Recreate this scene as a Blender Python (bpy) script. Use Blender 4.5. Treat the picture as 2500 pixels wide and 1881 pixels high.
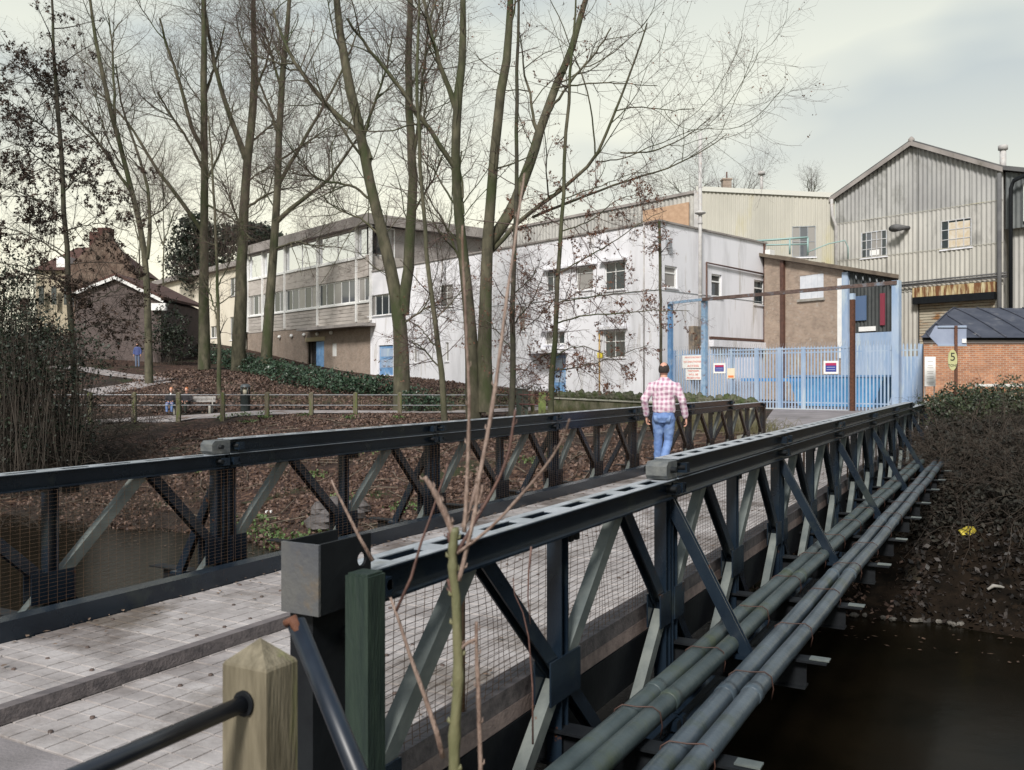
import bpy, math, random
import numpy as np
from mathutils import Vector, Matrix
random.seed(7); np.random.seed(7)
for o in list(bpy.data.objects): bpy.data.objects.remove(o, do_unlink=True)
scene = bpy.context.scene
COL = scene.collection
# ------------------------------------------------------------ camera
F = 2211.5           # focal length in pixels of the 2500 px wide picture
HZ = 924.0           # row of the horizon
CH = 1.5             # camera height above the bridge deck
cam_d = bpy.data.cameras.new("camera"); cam = bpy.data.objects.new("camera", cam_d); COL.objects.link(cam)
cam.location = (0, 0, CH); cam.rotation_euler = (math.radians(90), 0, 0)
cam_d.sensor_width = 36; cam_d.lens = F/2500*36; cam_d.shift_y = -(940.5-HZ)/2500
cam_d.clip_start = .05; cam_d.clip_end = 3000
cam_d.dof.use_dof = True; cam_d.dof.focus_distance = 15; cam_d.dof.aperture_fstop = 8
scene.camera = cam
scene.view_settings.view_transform = 'Standard'; scene.view_settings.look = 'None'
scene.view_settings.exposure = 0.62; scene.view_settings.gamma = 1; scene.view_settings.use_curve_mapping = False
# ------------------------------------------------------------ sky and sun
SUN_EL, SUN_AZ = math.radians(42), math.radians(197)    # compass style: 0 = +Y, clockwise
w = bpy.data.worlds.new("World"); scene.world = w; w.use_nodes = True
nt = w.node_tree; nt.nodes.clear()
N = lambda t, **k: (lambda n: ([setattr(n, a, b) for a, b in k.items()], n)[1])(nt.nodes.new(t))
out = N('ShaderNodeOutputWorld'); bg = N('ShaderNodeBackground'); bg.inputs['Strength'].default_value = 0.1
sky = N('ShaderNodeTexSky'); sky.sky_type = 'NISHITA'; sky.sun_disc = False
sky.sun_elevation = SUN_EL; sky.sun_rotation = SUN_AZ; sky.air_density = 1.2; sky.dust_density = 2.5
tc = N('ShaderNodeTexCoord'); mp = N('ShaderNodeMapping'); mp.inputs['Scale'].default_value = (1.0, 1.0, 2.6)
mp.inputs['Location'].default_value = (0.35, 0.1, 0.4)
ns = N('ShaderNodeTexNoise'); ns.inputs['Scale'].default_value = 2.1; ns.inputs['Detail'].default_value = 3.5; ns.inputs['Roughness'].default_value = .5
rp = N('ShaderNodeValToRGB'); rp.color_ramp.elements[0].position = .44; rp.color_ramp.elements[1].position = .58
rp.color_ramp.elements[0].color = (2.9, 3.45, 3.85, 1); rp.color_ramp.elements[1].color = (5.4, 5.6, 5.0, 1)
sx = N('ShaderNodeSeparateXYZ'); mr = N('ShaderNodeMapRange'); mr.inputs['From Min'].default_value = 0.02; mr.inputs['From Max'].default_value = .40
mr.inputs['To Min'].default_value = 1; mr.inputs['To Max'].default_value = 0; mr.clamp = True
mx = N('ShaderNodeMix', data_type='RGBA'); mx.inputs[7].default_value = (8.4, 7.9, 6.0, 1)
pw = N('ShaderNodeMath', operation='POWER'); pw.inputs[1].default_value = 1.3
mx2 = N('ShaderNodeMix', data_type='RGBA'); mx2.inputs[0].default_value = .93
lk = nt.links.new
lk(tc.outputs['Generated'], mp.inputs[0]); lk(mp.outputs[0], ns.inputs['Vector']); lk(ns.outputs[0], rp.inputs[0])
lk(tc.outputs['Generated'], sx.inputs[0]); lk(sx.outputs['Z'], mr.inputs[0]); lk(mr.outputs[0], pw.inputs[0])
lk(pw.outputs[0], mx.inputs[0]); lk(rp.outputs[0], mx.inputs[6])
mr3 = N('ShaderNodeMapRange'); mr3.inputs['From Min'].default_value = .33; mr3.inputs['From Max'].default_value = .85; mx3 = N('ShaderNodeMix', data_type='RGBA'); mx3.inputs[7].default_value = (1.9, 2.35, 2.9, 1)
lk(sx.outputs['Z'], mr3.inputs[0]); lk(mr3.outputs[0], mx3.inputs[0]); lk(mx.outputs[2], mx3.inputs[6])
lk(sky.outputs[0], mx2.inputs[6]); lk(mx3.outputs[2], mx2.inputs[7]); lk(mx2.outputs[2], bg.inputs[0]); lk(bg.outputs[0], out.inputs[0])
sl = bpy.data.lights.new("sun", 'SUN'); sl.energy = 3.3; sl.angle = math.radians(11); sl.color = (1, .955, .90)
sun = bpy.data.objects.new("sun", sl); COL.objects.link(sun); sun.location = (-30, -30, 60)
sd = Vector((math.sin(SUN_AZ)*math.cos(SUN_EL), math.cos(SUN_AZ)*math.cos(SUN_EL), math.sin(SUN_EL)))
sun.rotation_euler = sd.to_track_quat('Z', 'Y').to_euler()

# ------------------------------------------------------------ frames
K = 2500/2212.0
AL = math.atan2(2468-1250, F); SA, CA = math.sin(AL), math.cos(AL)
def W(dx, dy, Y):                       # direction of a picture point (2212 px wide) taken to distance Y
    return Vector(((dx*K-1250)/F*Y, Y, CH-(dy*K-HZ)/F*Y))
def B(S, L, z=0): return Vector((S*SA-L*CA, S*CA+L*SA, z))       # S along the bridge, L to its left
def SL(x, y): return x*SA+y*CA, -x*CA+y*SA

# ------------------------------------------------------------ materials
MATS = {}
def mat(name, c1, c2=None, rough=.7, scale=3, bump=0, bscale=None, metal=0, c3=None, s3=1.0, t3=.6, spec=.5, stretch=(1,1,1), detail=5, lo=.35, hi=.65, alpha=None, trans=0, c4=None, s4=8, t4=.66):
    if name in MATS: return MATS[name]
    m = bpy.data.materials.new(name); m.use_nodes = True; MATS[name] = m
    n = m.node_tree; b = n.nodes['Principled BSDF']; L = n.links.new
    b.inputs['Roughness'].default_value = rough; b.inputs['Metallic'].default_value = metal
    b.inputs['Specular IOR Level'].default_value = spec
    if trans: b.inputs['Transmission Weight'].default_value = trans
    t = n.nodes.new('ShaderNodeNewGeometry'); mp_ = n.nodes.new('ShaderNodeMapping'); mp_.inputs['Scale'].default_value = stretch
    L(t.outputs['Position'], mp_.inputs[0])
    col = None
    if c2:
        z = n.nodes.new('ShaderNodeTexNoise'); z.inputs['Scale'].default_value = scale; z.inputs['Detail'].default_value = detail; z.inputs['Roughness'].default_value = .6
        L(mp_.outputs[0], z.inputs['Vector'])
        r = n.nodes.new('ShaderNodeValToRGB'); r.color_ramp.elements[0].position = lo; r.color_ramp.elements[1].position = hi
        r.color_ramp.elements[0].color = (*c1, 1); r.color_ramp.elements[1].color = (*c2, 1)
        L(z.outputs[0], r.inputs[0]); col = r.outputs[0]
        if c3:
            z3 = n.nodes.new('ShaderNodeTexNoise'); z3.inputs['Scale'].default_value = s3; z3.inputs['Detail'].default_value = 6; z3.inputs['Roughness'].default_value = .65
            mp3 = n.nodes.new('ShaderNodeMapping'); mp3.inputs['Scale'].default_value = stretch; mp3.inputs['Location'].default_value = (7, 3, 5)
            L(t.outputs['Position'], mp3.inputs[0]); L(mp3.outputs[0], z3.inputs['Vector'])
            r3 = n.nodes.new('ShaderNodeMapRange'); r3.inputs['From Min'].default_value = t3-.04; r3.inputs['From Max'].default_value = t3+.1
            L(z3.outputs[0], r3.inputs[0])
            q = n.nodes.new('ShaderNodeMix'); q.data_type = 'RGBA'; L(r3.outputs[0], q.inputs[0]); L(col, q.inputs[6]); q.inputs[7].default_value = (*c3, 1); col = q.outputs[2]
        if c4:
            z4 = n.nodes.new('ShaderNodeTexNoise'); z4.inputs['Scale'].default_value = s4; z4.inputs['Detail'].default_value = 5; z4.inputs['Roughness'].default_value = .7
            L(t.outputs['Position'], z4.inputs['Vector']); r4 = n.nodes.new('ShaderNodeMapRange'); r4.inputs['From Min'].default_value = t4; r4.inputs['From Max'].default_value = t4+.05; L(z4.outputs[0], r4.inputs[0])
            q4 = n.nodes.new('ShaderNodeMix'); q4.data_type = 'RGBA'; L(r4.outputs[0], q4.inputs[0]); L(col, q4.inputs[6]); q4.inputs[7].default_value = (*c4, 1); col = q4.outputs[2]
        L(col, b.inputs['Base Color'])
    else: b.inputs['Base Color'].default_value = (*c1, 1)
    if bump:
        zb = n.nodes.new('ShaderNodeTexNoise'); zb.inputs['Scale'].default_value = bscale or scale*4; zb.inputs['Detail'].default_value = 4
        L(mp_.outputs[0], zb.inputs['Vector'])
        bp = n.nodes.new('ShaderNodeBump'); bp.inputs['Strength'].default_value = bump; bp.inputs['Distance'].default_value = .02
        L(zb.outputs[0], bp.inputs['Height']); L(bp.outputs[0], b.inputs['Normal'])
    return m
def brick_mat(name, c1, c2, mortar, bw=.225, bh=.075, rough=.85, axis='X'):
    m = bpy.data.materials.new(name); m.use_nodes = True
    n = m.node_tree; b = n.nodes['Principled BSDF']; L = n.links.new; b.inputs['Roughness'].default_value = rough
    t = n.nodes.new('ShaderNodeTexCoord'); s = n.nodes.new('ShaderNodeSeparateXYZ'); c = n.nodes.new('ShaderNodeCombineXYZ')
    L(t.outputs['Object'], s.inputs[0])
    if axis == 'XY':
        h = n.nodes.new('ShaderNodeMath'); h.operation = 'SUBTRACT'; L(s.outputs['X'], h.inputs[0]); L(s.outputs['Y'], h.inputs[1]); L(h.outputs[0], c.inputs[0])
    else: L(s.outputs[axis], c.inputs[0])
    L(s.outputs['Z'], c.inputs[1])
    k = n.nodes.new('ShaderNodeTexBrick'); L(c.outputs[0], k.inputs['Vector']); k.inputs['Scale'].default_value = 1
    k.inputs['Brick Width'].default_value = bw; k.inputs['Row Height'].default_value = bh; k.inputs['Mortar Size'].default_value = .008
    k.inputs['Color1'].default_value = (*c1, 1); k.inputs['Color2'].default_value = (*c2, 1); k.inputs['Mortar'].default_value = (*mortar, 1)
    z = n.nodes.new('ShaderNodeTexNoise'); z.inputs['Scale'].default_value = 1.3; z.inputs['Detail'].default_value = 8; z.inputs['Roughness'].default_value = .75
    L(t.outputs['Object'], z.inputs['Vector'])
    q = n.nodes.new('ShaderNodeMix'); q.data_type = 'RGBA'; q.blend_type = 'OVERLAY'; q.inputs[0].default_value = .7
    L(k.outputs['Color'], q.inputs[6]); L(z.outputs['Fac'], q.inputs[7])
    z4 = n.nodes.new('ShaderNodeTexNoise'); z4.inputs['Scale'].default_value = 5; z4.inputs['Detail'].default_value = 4; L(t.outputs['Object'], z4.inputs['Vector'])
    r4 = n.nodes.new('ShaderNodeMapRange'); r4.inputs['From Min'].default_value = .62; r4.inputs['From Max'].default_value = .72; L(z4.outputs[0], r4.inputs[0])
    q4 = n.nodes.new('ShaderNodeMix'); q4.data_type = 'RGBA'; L(r4.outputs[0], q4.inputs[0]); L(q.outputs[2], q4.inputs[6]); q4.inputs[7].default_value = (*mortar, 1)
    L(q4.outputs[2], b.inputs['Base Color'])
    bp = n.nodes.new('ShaderNodeBump'); bp.inputs['Strength'].default_value = .6; bp.inputs['Distance'].default_value = .01; bp.invert = True
    L(k.outputs['Fac'], bp.inputs['Height']); L(bp.outputs[0], b.inputs['Normal'])
    MATS[name] = m; return m

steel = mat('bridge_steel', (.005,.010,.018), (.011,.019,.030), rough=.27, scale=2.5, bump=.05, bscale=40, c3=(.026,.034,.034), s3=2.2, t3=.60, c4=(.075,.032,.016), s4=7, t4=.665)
steel_top = mat('sky_sheen_flange_paint', (.22,.25,.28), (.36,.39,.43), rough=.28, scale=7, bump=.05, bscale=40, c3=(.16,.17,.16), s3=5, t3=.62, c4=(.09,.06,.04), s4=9, t4=.65)  # sky reflection on the upward faces is put into this paler paint
steel_pale = mat('weathered_lit_steel', (.070,.085,.085), (.13,.145,.135), rough=.6, scale=5, bump=.1, bscale=40, c3=(.06,.075,.075), s3=2.5, t3=.55, c4=(.10,.055,.03), s4=8, t4=.66)  # weathering plus light from above, both put into the colour
cap_grey = mat('chord_cap_paint', (.06,.068,.075), (.13,.135,.13), rough=.6, scale=12, bump=.2)
rusty_galv = mat('stained_plate', (.06,.064,.075), (.095,.095,.092), rough=.5, scale=6, bump=.15, bscale=60, c3=(.15,.10,.045), s3=2.6, t3=.56)
black_steel = mat('black_steel', (.005,.006,.008), (.010,.012,.014), rough=.6, spec=.2, scale=6, bump=.1)
blue_black = mat('blue_black_tube', (.005,.008,.014), (.011,.017,.028), rough=.42, scale=9, c3=(.19,.06,.02), s3=4, t3=.66)
rust = mat('rust', (.055,.022,.012), (.11,.042,.022), rough=.8, scale=14, bump=.3)
deck_wood = mat('deck_plank', (.245,.222,.215), (.385,.36,.355), rough=.50, scale=3.5, bump=.25, bscale=30, c3=(.12,.10,.085), s3=1.1, t3=.56, c4=(.09,.07,.06), s4=26, t4=.69)
deck_wood_b = mat('deck_plank_dark', (.205,.185,.18), (.335,.31,.305), rough=.50, scale=3.5, bump=.25, bscale=30, c3=(.11,.09,.08), s3=1.1, t3=.55, c4=(.09,.07,.06), s4=26, t4=.69)
curb_wood = mat('curb_timber', (.07,.062,.065), (.15,.13,.13), rough=.8, scale=6, stretch=(.4,3,3), bump=.3)
edge_wood = mat('edge_board', (.17,.13,.12), (.27,.21,.19), rough=.8, scale=6, stretch=(.4,3,3), bump=.3)
post_pale = mat('pale_post_wood', (.10,.085,.055), (.19,.165,.115), rough=.7, scale=9, stretch=(5,5,.5), bump=.25, bscale=30, c3=(.14,.15,.05), s3=3, t3=.6)
post_green = mat('green_post_wood', (.006,.016,.013), (.017,.032,.022), rough=.6, scale=6, stretch=(4,4,.6), bump=.3)
wiremat = mat('mesh_wire', (.07,.038,.022), (.14,.08,.045), rough=.6, scale=20)
pipe_mat = mat('pipe_sheath', (.030,.043,.055), (.066,.086,.104), rough=.33, scale=3, bump=.15, bscale=25, c3=(.040,.052,.040), s3=2.6, t3=.58, c4=(.20,.22,.23), s4=12, t4=.70)
pipe_mat2 = mat('pipe_sheath_mossy', (.026,.039,.042), (.054,.072,.074), rough=.45, scale=3, bump=.15, bscale=25, c3=(.045,.058,.034), s3=2.8, t3=.58, c4=(.16,.17,.16), s4=14, t4=.70)
concrete = mat('concrete', (.22,.21,.19), (.36,.34,.31), rough=.9, scale=2, bump=.3, c3=(.10,.11,.07), s3=1.2, t3=.6)

# ------------------------------------------------------------ mesh builder
def arr_mesh(name, V, Fq):
    """V (n,3) float, Fq (m,k) int"""
    me = bpy.data.meshes.new(name); V = np.asarray(V, np.float32); Fq = np.asarray(Fq, np.int32)
    n, k = Fq.shape
    me.vertices.add(len(V)); me.vertices.foreach_set('co', V.ravel())
    me.loops.add(n*k); me.loops.foreach_set('vertex_index', Fq.ravel())
    me.polygons.add(n); me.polygons.foreach_set('loop_start', np.arange(0, n*k, k, dtype=np.int32))
    me.update(calc_edges=True); return me
ROOTM = {}
def link(o, parent=None):
    COL.objects.link(o)
    if parent: o.parent = parent
    return o
def tag(o, label=None, cat=None, group=None, kind=None):
    for k, v in (('label', label), ('category', cat), ('group', group), ('kind', kind)):
        if v: o[k] = v
    return o
def empty(name, loc, rz=0, label=None, cat=None, group=None):
    o = bpy.data.objects.new(name, None); COL.objects.link(o); o.location = loc; o.rotation_euler = (0, 0, rz); o.empty_display_size = .2
    ROOTM[o.name] = (Matrix.Translation(Vector(loc)) @ Matrix.Rotation(rz, 4, 'Z'))
    return tag(o, label, cat, group)
def inv_of(parent):
    M = Matrix.Identity(4)
    p = parent
    while p is not None:
        if p.name in ROOTM: return ROOTM[p.name].inverted()
        p = p.parent
    return M
class MB:
    def __init__(s): s.v = []; s.f = []; s.sm = []
    def add(s, vs, fs, smooth=False):
        b = len(s.v); s.v += [tuple(x) for x in vs]; s.f += [tuple(i+b for i in q) for q in fs]; s.sm += [smooth]*len(fs); return s
    BF = [(0,3,2,1),(4,5,6,7),(0,1,5,4),(1,2,6,5),(2,3,7,6),(3,0,4,7)]
    def box(s, a, b):
        (x0,y0,z0),(x1,y1,z1) = a, b
        return s.add([(x0,y0,z0),(x1,y0,z0),(x1,y1,z0),(x0,y1,z0),(x0,y0,z1),(x1,y0,z1),(x1,y1,z1),(x0,y1,z1)], MB.BF)
    def obox(s, o, ax, ay, az, a, b):      # box in axes
        o, ax, ay, az = Vector(o), Vector(ax), Vector(ay), Vector(az)
        vs = [o+ax*x+ay*y+az*z for z in (a[2], b[2]) for x, y in ((a[0],a[1]),(b[0],a[1]),(b[0],b[1]),(a[0],b[1]))]
        return s.add(vs, MB.BF)
    def bar(s, p, q, w, d, side=(0,1,0)):  # member p-q, depth d along side, width w across
        p, q = Vector(p), Vector(q); z = (q-p); l = z.length; z.normalize(); y = Vector(side); y = (y-z*y.dot(z)).normalized(); x = y.cross(z)
        return s.obox(p, x, y, z, (-w/2, -d/2, 0), (w/2, d/2, l))
    def ibar(s, p, q, w, d, side=(0,1,0), t=.009):   # I section: flanges of width w, total depth d along side
        p, q = Vector(p), Vector(q); z = (q-p); l = z.length; z.normalize(); y = Vector(side); y = (y-z*y.dot(z)).normalized(); x = y.cross(z)
        s.obox(p, x, y, z, (-w/2, -d/2, 0), (w/2, -d/2+t, l)); s.obox(p, x, y, z, (-w/2, d/2-t, 0), (w/2, d/2, l))
        return s.obox(p, x, y, z, (-t/2, -d/2+t, 0), (t/2, d/2-t, l))
    def tube(s, pts, rad, n=8, caps=True, el=1.0):
        pts = [Vector(p) for p in pts]; rs = rad if isinstance(rad, (list, tuple)) else [rad]*len(pts)
        vs = []; up = None
        for i, p in enumerate(pts):
            t = (pts[min(i+1, len(pts)-1)]-pts[max(i-1, 0)]).normalized()
            if up is None: up = Vector((0,0,1)) if abs(t.z) < .9 else Vector((0,1,0))
            x = t.cross(up).normalized(); up = x.cross(t).normalized()
            vs += [p+(x*math.cos(a)*el+up*math.sin(a))*rs[i] for a in [2*math.pi*k/n for k in range(n)]]
        fs = [(i*n+k, i*n+(k+1) % n, (i+1)*n+(k+1) % n, (i+1)*n+k) for i in range(len(pts)-1) for k in range(n)]
        s.add(vs, fs, True)
        if caps:
            b = len(s.v)-len(vs); s.f += [tuple(b+k for k in range(n))[::-1], tuple(b+(len(pts)-1)*n+k for k in range(n))]; s.sm += [False, False]
        return s
    def lathe(s, c, prof, n=16):           # prof: [(r,z)]
        c = Vector(c); vs = [c+Vector((r*math.cos(2*math.pi*k/n), r*math.sin(2*math.pi*k/n), z)) for r, z in prof for k in range(n)]
        fs = [(i*n+k, i*n+(k+1) % n, (i+1)*n+(k+1) % n, (i+1)*n+k) for i in range(len(prof)-1) for k in range(n)]
        return s.add(vs, fs, True)
    def rings(s, rg, n=16, cap=True):      # rg: [(centre, vx, vy)]
        vs = [Vector(c)+Vector(vx)*math.cos(2*math.pi*k/n)+Vector(vy)*math.sin(2*math.pi*k/n) for c, vx, vy in rg for k in range(n)]
        fs = [(i*n+k, i*n+(k+1) % n, (i+1)*n+(k+1) % n, (i+1)*n+k) for i in range(len(rg)-1) for k in range(n)]
        if cap: fs += [tuple(range(n))[::-1], tuple((len(rg)-1)*n+k for k in range(n))]
        return s.add(vs, fs, True)
    def prism(s, poly, d):                 # planar polygon (list of Vector) extruded by vector d
        n = len(poly); d = Vector(d); vs = [Vector(p) for p in poly]+[Vector(p)+d for p in poly]
        return s.add(vs, [tuple(range(n))[::-1], tuple(range(n, 2*n))]+[(k, (k+1) % n, (k+1) % n+n, k+n) for k in range(n)])
    def mesh(s, name, material, M=None):
        me = bpy.data.meshes.new(name); vs = s.v
        if M is not None: vs = [tuple(M @ Vector(x)) for x in vs]
        me.from_pydata(vs, [], s.f); me.polygons.foreach_set('use_smooth', s.sm); me.update()
        if material: me.materials.append(material)
        return me
    def build(s, name, material, parent=None, local=False, label=None):
        if parent is None:                  # world coordinates, origin at the base
            a = np.array(s.v); c = Vector(((a[:,0].min()+a[:,0].max())/2, (a[:,1].min()+a[:,1].max())/2, a[:,2].min()))
            me = s.mesh(name, material, Matrix.Translation(-c)); o = bpy.data.objects.new(name, me); COL.objects.link(o); o.location = c
            ROOTM[o.name] = Matrix.Translation(c)
        else:
            me = s.mesh(name, material, None if local else inv_of(parent)); o = bpy.data.objects.new(name, me); link(o, parent)
        if label: o['label'] = label
        return o
def inst(src, name, parent, M=None, loc=None, rot=None):
    o = bpy.data.objects.new(name, src.data); link(o, parent)
    if loc is not None: o.location = loc
    if rot is not None: o.rotation_euler = rot
    return o
def copy_tree(o, parent=None):
    c = o.copy(); COL.objects.link(c); c.parent = parent
    for ch in list(o.children): copy_tree(ch, c)
    return c
# ------------------------------------------------------------ ground
CP = np.array([(9.2,43,.12),(15.6,36.5,.15),(8,24,-.02),(12,34,.1),(14,29,.05),(2.2,50,.55),(-9.3,62,1.5),(-10.8,69,1.8),(-17,75,2.5),(-25,87,4.3),
 (-4,41,-.1),(-18,41,-.1),(-4,45,-.05),(-18,45,-.05),(-12,54,.9),(-22,60,1.6),(-34,60,2.2),(-42,90,5.2),(-60,60,3),(0,41,-.1),(4,38,0),
 (25,30,.3),(30,50,.4),(20,60,.4),(10,56,.4),(0,95,4.2),(60,60,.5),(-40,41,.2),(-100,110,7),(100,110,2.5),(0,200,9),(100,0,0),(-100,0,0),(-20,26,-.2),(0,29,-.15),(-45,26,0)])
def _tps(r2): return np.where(r2 > 1e-9, r2*np.log(np.maximum(r2, 1e-9)), 0)
_n = len(CP); _P = np.c_[np.ones(_n), CP[:,0]/50, CP[:,1]/50]
_r2 = ((CP[:,None,:2]-CP[None,:,:2])**2).sum(-1)/2500
_A = np.zeros((_n+3, _n+3)); _A[:_n,:_n] = _tps(_r2)+np.eye(_n)*1e-3; _A[:_n,_n:] = _P; _A[_n:,:_n] = _P.T
_W = np.linalg.solve(_A, np.r_[CP[:,2], 0, 0, 0])
def far_h(x, y):
    x = np.clip(np.asarray(x, float), -100, 100); y = np.clip(np.asarray(y, float), 5, 200); sh = x.shape; x = x.ravel(); y = y.ravel()
    r2 = ((x[:,None]-CP[None,:,0])**2+(y[:,None]-CP[None,:,1])**2)/2500
    z = _tps(r2) @ _W[:_n]+_W[_n]+_W[_n+1]*x/50+_W[_n+2]*y/50
    return z.reshape(sh)
WATER = -2.2; RS = 14.7
def sstep(a, b, x): t = np.clip((x-a)/(b-a), 0, 1); return t*t*(3-2*t)
def ground(x, y, rough=True):
    x = np.asarray(x, float); y = np.asarray(y, float)
    S = x*SA+y*CA; L = -x*CA+y*SA
    wig = .5*np.sin(L*.45)+.3*np.sin(L*1.1+1)
    fh = far_h(x, y)
    top = np.where(L > 6, 24.2+.33*(L-6), 24.2); top = np.minimum(top, 40)
    right = sstep(2.2, 1.2, L)
    top = top*(1-right)+19.0*right+wig*.4
    t = np.clip((S-RS-wig*.5)/(top-RS), -.25, 1)
    tt = np.where(t < 0, t*1.6, 1-(1-t)**1.25)
    fh2 = fh+right*.35*sstep(18, 23, S)*(1-sstep(25, 29, S))
    far = WATER-.02+(fh2-WATER)*tt
    far = np.maximum(far, WATER-.7)
    e0 = np.where((L > 1.55) & (L < 6.2), 1.9, 1.5)
    near = -.03-(2.9)*sstep(e0, e0+3.0, S)
    z = np.where(S < 9, near, far)
    if rough:
        m = sstep(.0, .4, np.where(S > 9, 1-t, sstep(1.5, 2.5, S)))
        z = z+m*(.10*np.sin(x*1.7+y*.9)*np.sin(y*1.3-x*.6)+.05*np.sin(x*4.1+2)*np.sin(y*3.7))
    return z
def gz(x, y): return float(ground(np.array([x]), np.array([y]))[0])
def hit(dx, dy, y0=12, y1=140):          # where a line of sight meets the ground
    ys = np.linspace(y0, y1, 2600); k = (dx*K-1250)/F; kz = -(dy*K-HZ)/F
    g = ground(ys*k, ys); d = CH+kz*ys-g; i = np.argmax(d < 0)
    if d[i] >= 0: i = len(ys)-1
    return Vector((ys[i]*k, ys[i], g[i]))
def drape(name, pts, w, m, lift=.02, n=40, nw=4):   # strip of path laid over the ground
    P_ = []; seg = [0]
    for a, b in zip(pts, pts[1:]): seg.append(seg[-1]+(Vector(b)-Vector(a)).length)
    for i in range(n+1):
        s = seg[-1]*i/n; j = max(k for k in range(len(pts)-1) if seg[k] <= s+1e-6); t = (s-seg[j])/(seg[j+1]-seg[j]); P_.append(Vector(pts[j]).lerp(Vector(pts[j+1]), t))
    ws = w if isinstance(w, (list, tuple)) else [w, w]
    mb = MB(); vs = []
    for i, p in enumerate(P_):
        d = (P_[min(i+1, n)]-P_[max(i-1, 0)]).normalized(); s = Vector((-d.y, d.x)); ww = ws[0]+(ws[1]-ws[0])*i/n
        for k in range(nw+1):
            q = p.xy+s*(k/nw-.5)*ww; vs.append((q.x, q.y, gz(q.x, q.y)+lift))
    mb.add(vs, [(i*(nw+1)+k, i*(nw+1)+k+1, (i+1)*(nw+1)+k+1, (i+1)*(nw+1)+k) for i in range(n) for k in range(nw)], True)
    o = mb.build(name, m); tag(o, kind='structure'); return o

def litter_mat():
    m = bpy.data.materials.new('leaf_litter_ground'); m.use_nodes = True; n = m.node_tree; b = n.nodes['Principled BSDF']; L = n.links.new
    b.inputs['Roughness'].default_value = .9; b.inputs['Specular IOR Level'].default_value = .2
    t = n.nodes.new('ShaderNodeTexCoord')
    v = n.nodes.new('ShaderNodeTexVoronoi'); v.inputs['Scale'].default_value = 11; L(t.outputs['Object'], v.inputs['Vector'])
    r = n.nodes.new('ShaderNodeValToRGB'); e = r.color_ramp.elements; e[0].position = 0; e[0].color = (.018,.012,.010,1); e[1].position = 1; e[1].color = (.13,.080,.055,1)
    x = e.new(.35); x.color = (.032,.019,.016,1); x = e.new(.75); x.color = (.060,.034,.026,1)
    s = n.nodes.new('ShaderNodeSeparateColor'); L(v.outputs['Color'], s.inputs[0]); L(s.outputs[0], r.inputs[0])
    z = n.nodes.new('ShaderNodeTexNoise'); z.inputs['Scale'].default_value = .55; z.inputs['Detail'].default_value = 8; z.inputs['Roughness'].default_value = .7; L(t.outputs['Object'], z.inputs['Vector'])
    mr_ = n.nodes.new('ShaderNodeMapRange'); mr_.inputs['From Min'].default_value = .54; mr_.inputs['From Max'].default_value = .62; L(z.outputs[0], mr_.inputs[0])
    q = n.nodes.new('ShaderNodeMix'); q.data_type = 'RGBA'; L(mr_.outputs[0], q.inputs[0]); L(r.outputs[0], q.inputs[6]); q.inputs[7].default_value = (.024,.030,.013,1)
    z2 = n.nodes.new('ShaderNodeTexNoise'); z2.inputs['Scale'].default_value = .35; z2.inputs['Detail'].default_value = 5; mp2 = n.nodes.new('ShaderNodeMapping'); mp2.inputs['Location'].default_value = (9,4,2); L(t.outputs['Object'], mp2.inputs[0]); L(mp2.outputs[0], z2.inputs['Vector'])
    m2 = n.nodes.new('ShaderNodeMapRange'); m2.inputs['From Min'].default_value = .50; m2.inputs['From Max'].default_value = .64; L(z2.outputs[0], m2.inputs[0])
    q2 = n.nodes.new('ShaderNodeMix'); q2.data_type = 'RGBA'; L(m2.outputs[0], q2.inputs[0]); L(q.outputs[2], q2.inputs[6]); q2.inputs[7].default_value = (.022,.017,.014,1)
    L(q2.outputs[2], b.inputs['Base Color'])
    bp = n.nodes.new('ShaderNodeBump'); bp.inputs['Strength'].default_value = .8; bp.inputs['Distance'].default_value = .04; L(v.outputs['Distance'], bp.inputs['Height']); L(bp.outputs[0], b.inputs['Normal'])
    return m
def axis(lo, hi, c0, c1, fine, grow=1.18):
    a = list(np.arange(c0, c1+fine/2, fine)); st = fine
    while a[-1] < hi: st *= grow; a.append(a[-1]+st)
    st = fine
    while a[0] > lo: st *= grow; a.insert(0, a[0]-st)
    return np.array(a)
gx = axis(-900, 900, -26, 20, .34); gy = axis(-60, 1500, -1, 48, .34)
GX, GY = np.meshgrid(gx, gy); GZ = ground(GX, GY)
nx, ny = len(gx), len(gy); idx = np.arange(nx*ny).reshape(ny, nx)
gm = arr_mesh('ground', np.c_[GX.ravel(), GY.ravel(), GZ.ravel()], np.stack([idx[:-1,:-1], idx[:-1,1:], idx[1:,1:], idx[1:,:-1]], -1).reshape(-1, 4))
gm.materials.append(litter_mat()); gm.polygons.foreach_set('use_smooth', [True]*len(gm.polygons))
go = bpy.data.objects.new('ground', gm); COL.objects.link(go); tag(go, kind='structure')
water_m = mat('river_water', (.004,.0035,.002), (.008,.006,.0035), rough=.22, scale=.8, bump=.12, bscale=5, spec=.045)
mb = MB(); c = [B(3.2, -70, WATER), B(16.5, -70, WATER), B(16.5, 90, WATER), B(3.2, 90, WATER)]
mb.add(c, [(0,1,2,3)]); tag(mb.build('river_water', water_m), kind='structure')
path_m = mat('path_surface', (.20,.18,.18), (.30,.275,.27), rough=.9, scale=1.5, bump=.3, bscale=30, c3=(.13,.09,.07), s3=1.6, t3=.56)
road_m = mat('road_asphalt', (.17,.155,.16), (.24,.22,.225), rough=.85, scale=1.2, bump=.3, bscale=60, c3=(.13,.12,.12), s3=.7, t3=.56)
drape('path', [(-60,43.2,0),(-20,42.9,0),(-2,43,0),(3,44,0)], 2.0, path_m, .03, 60)
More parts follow.
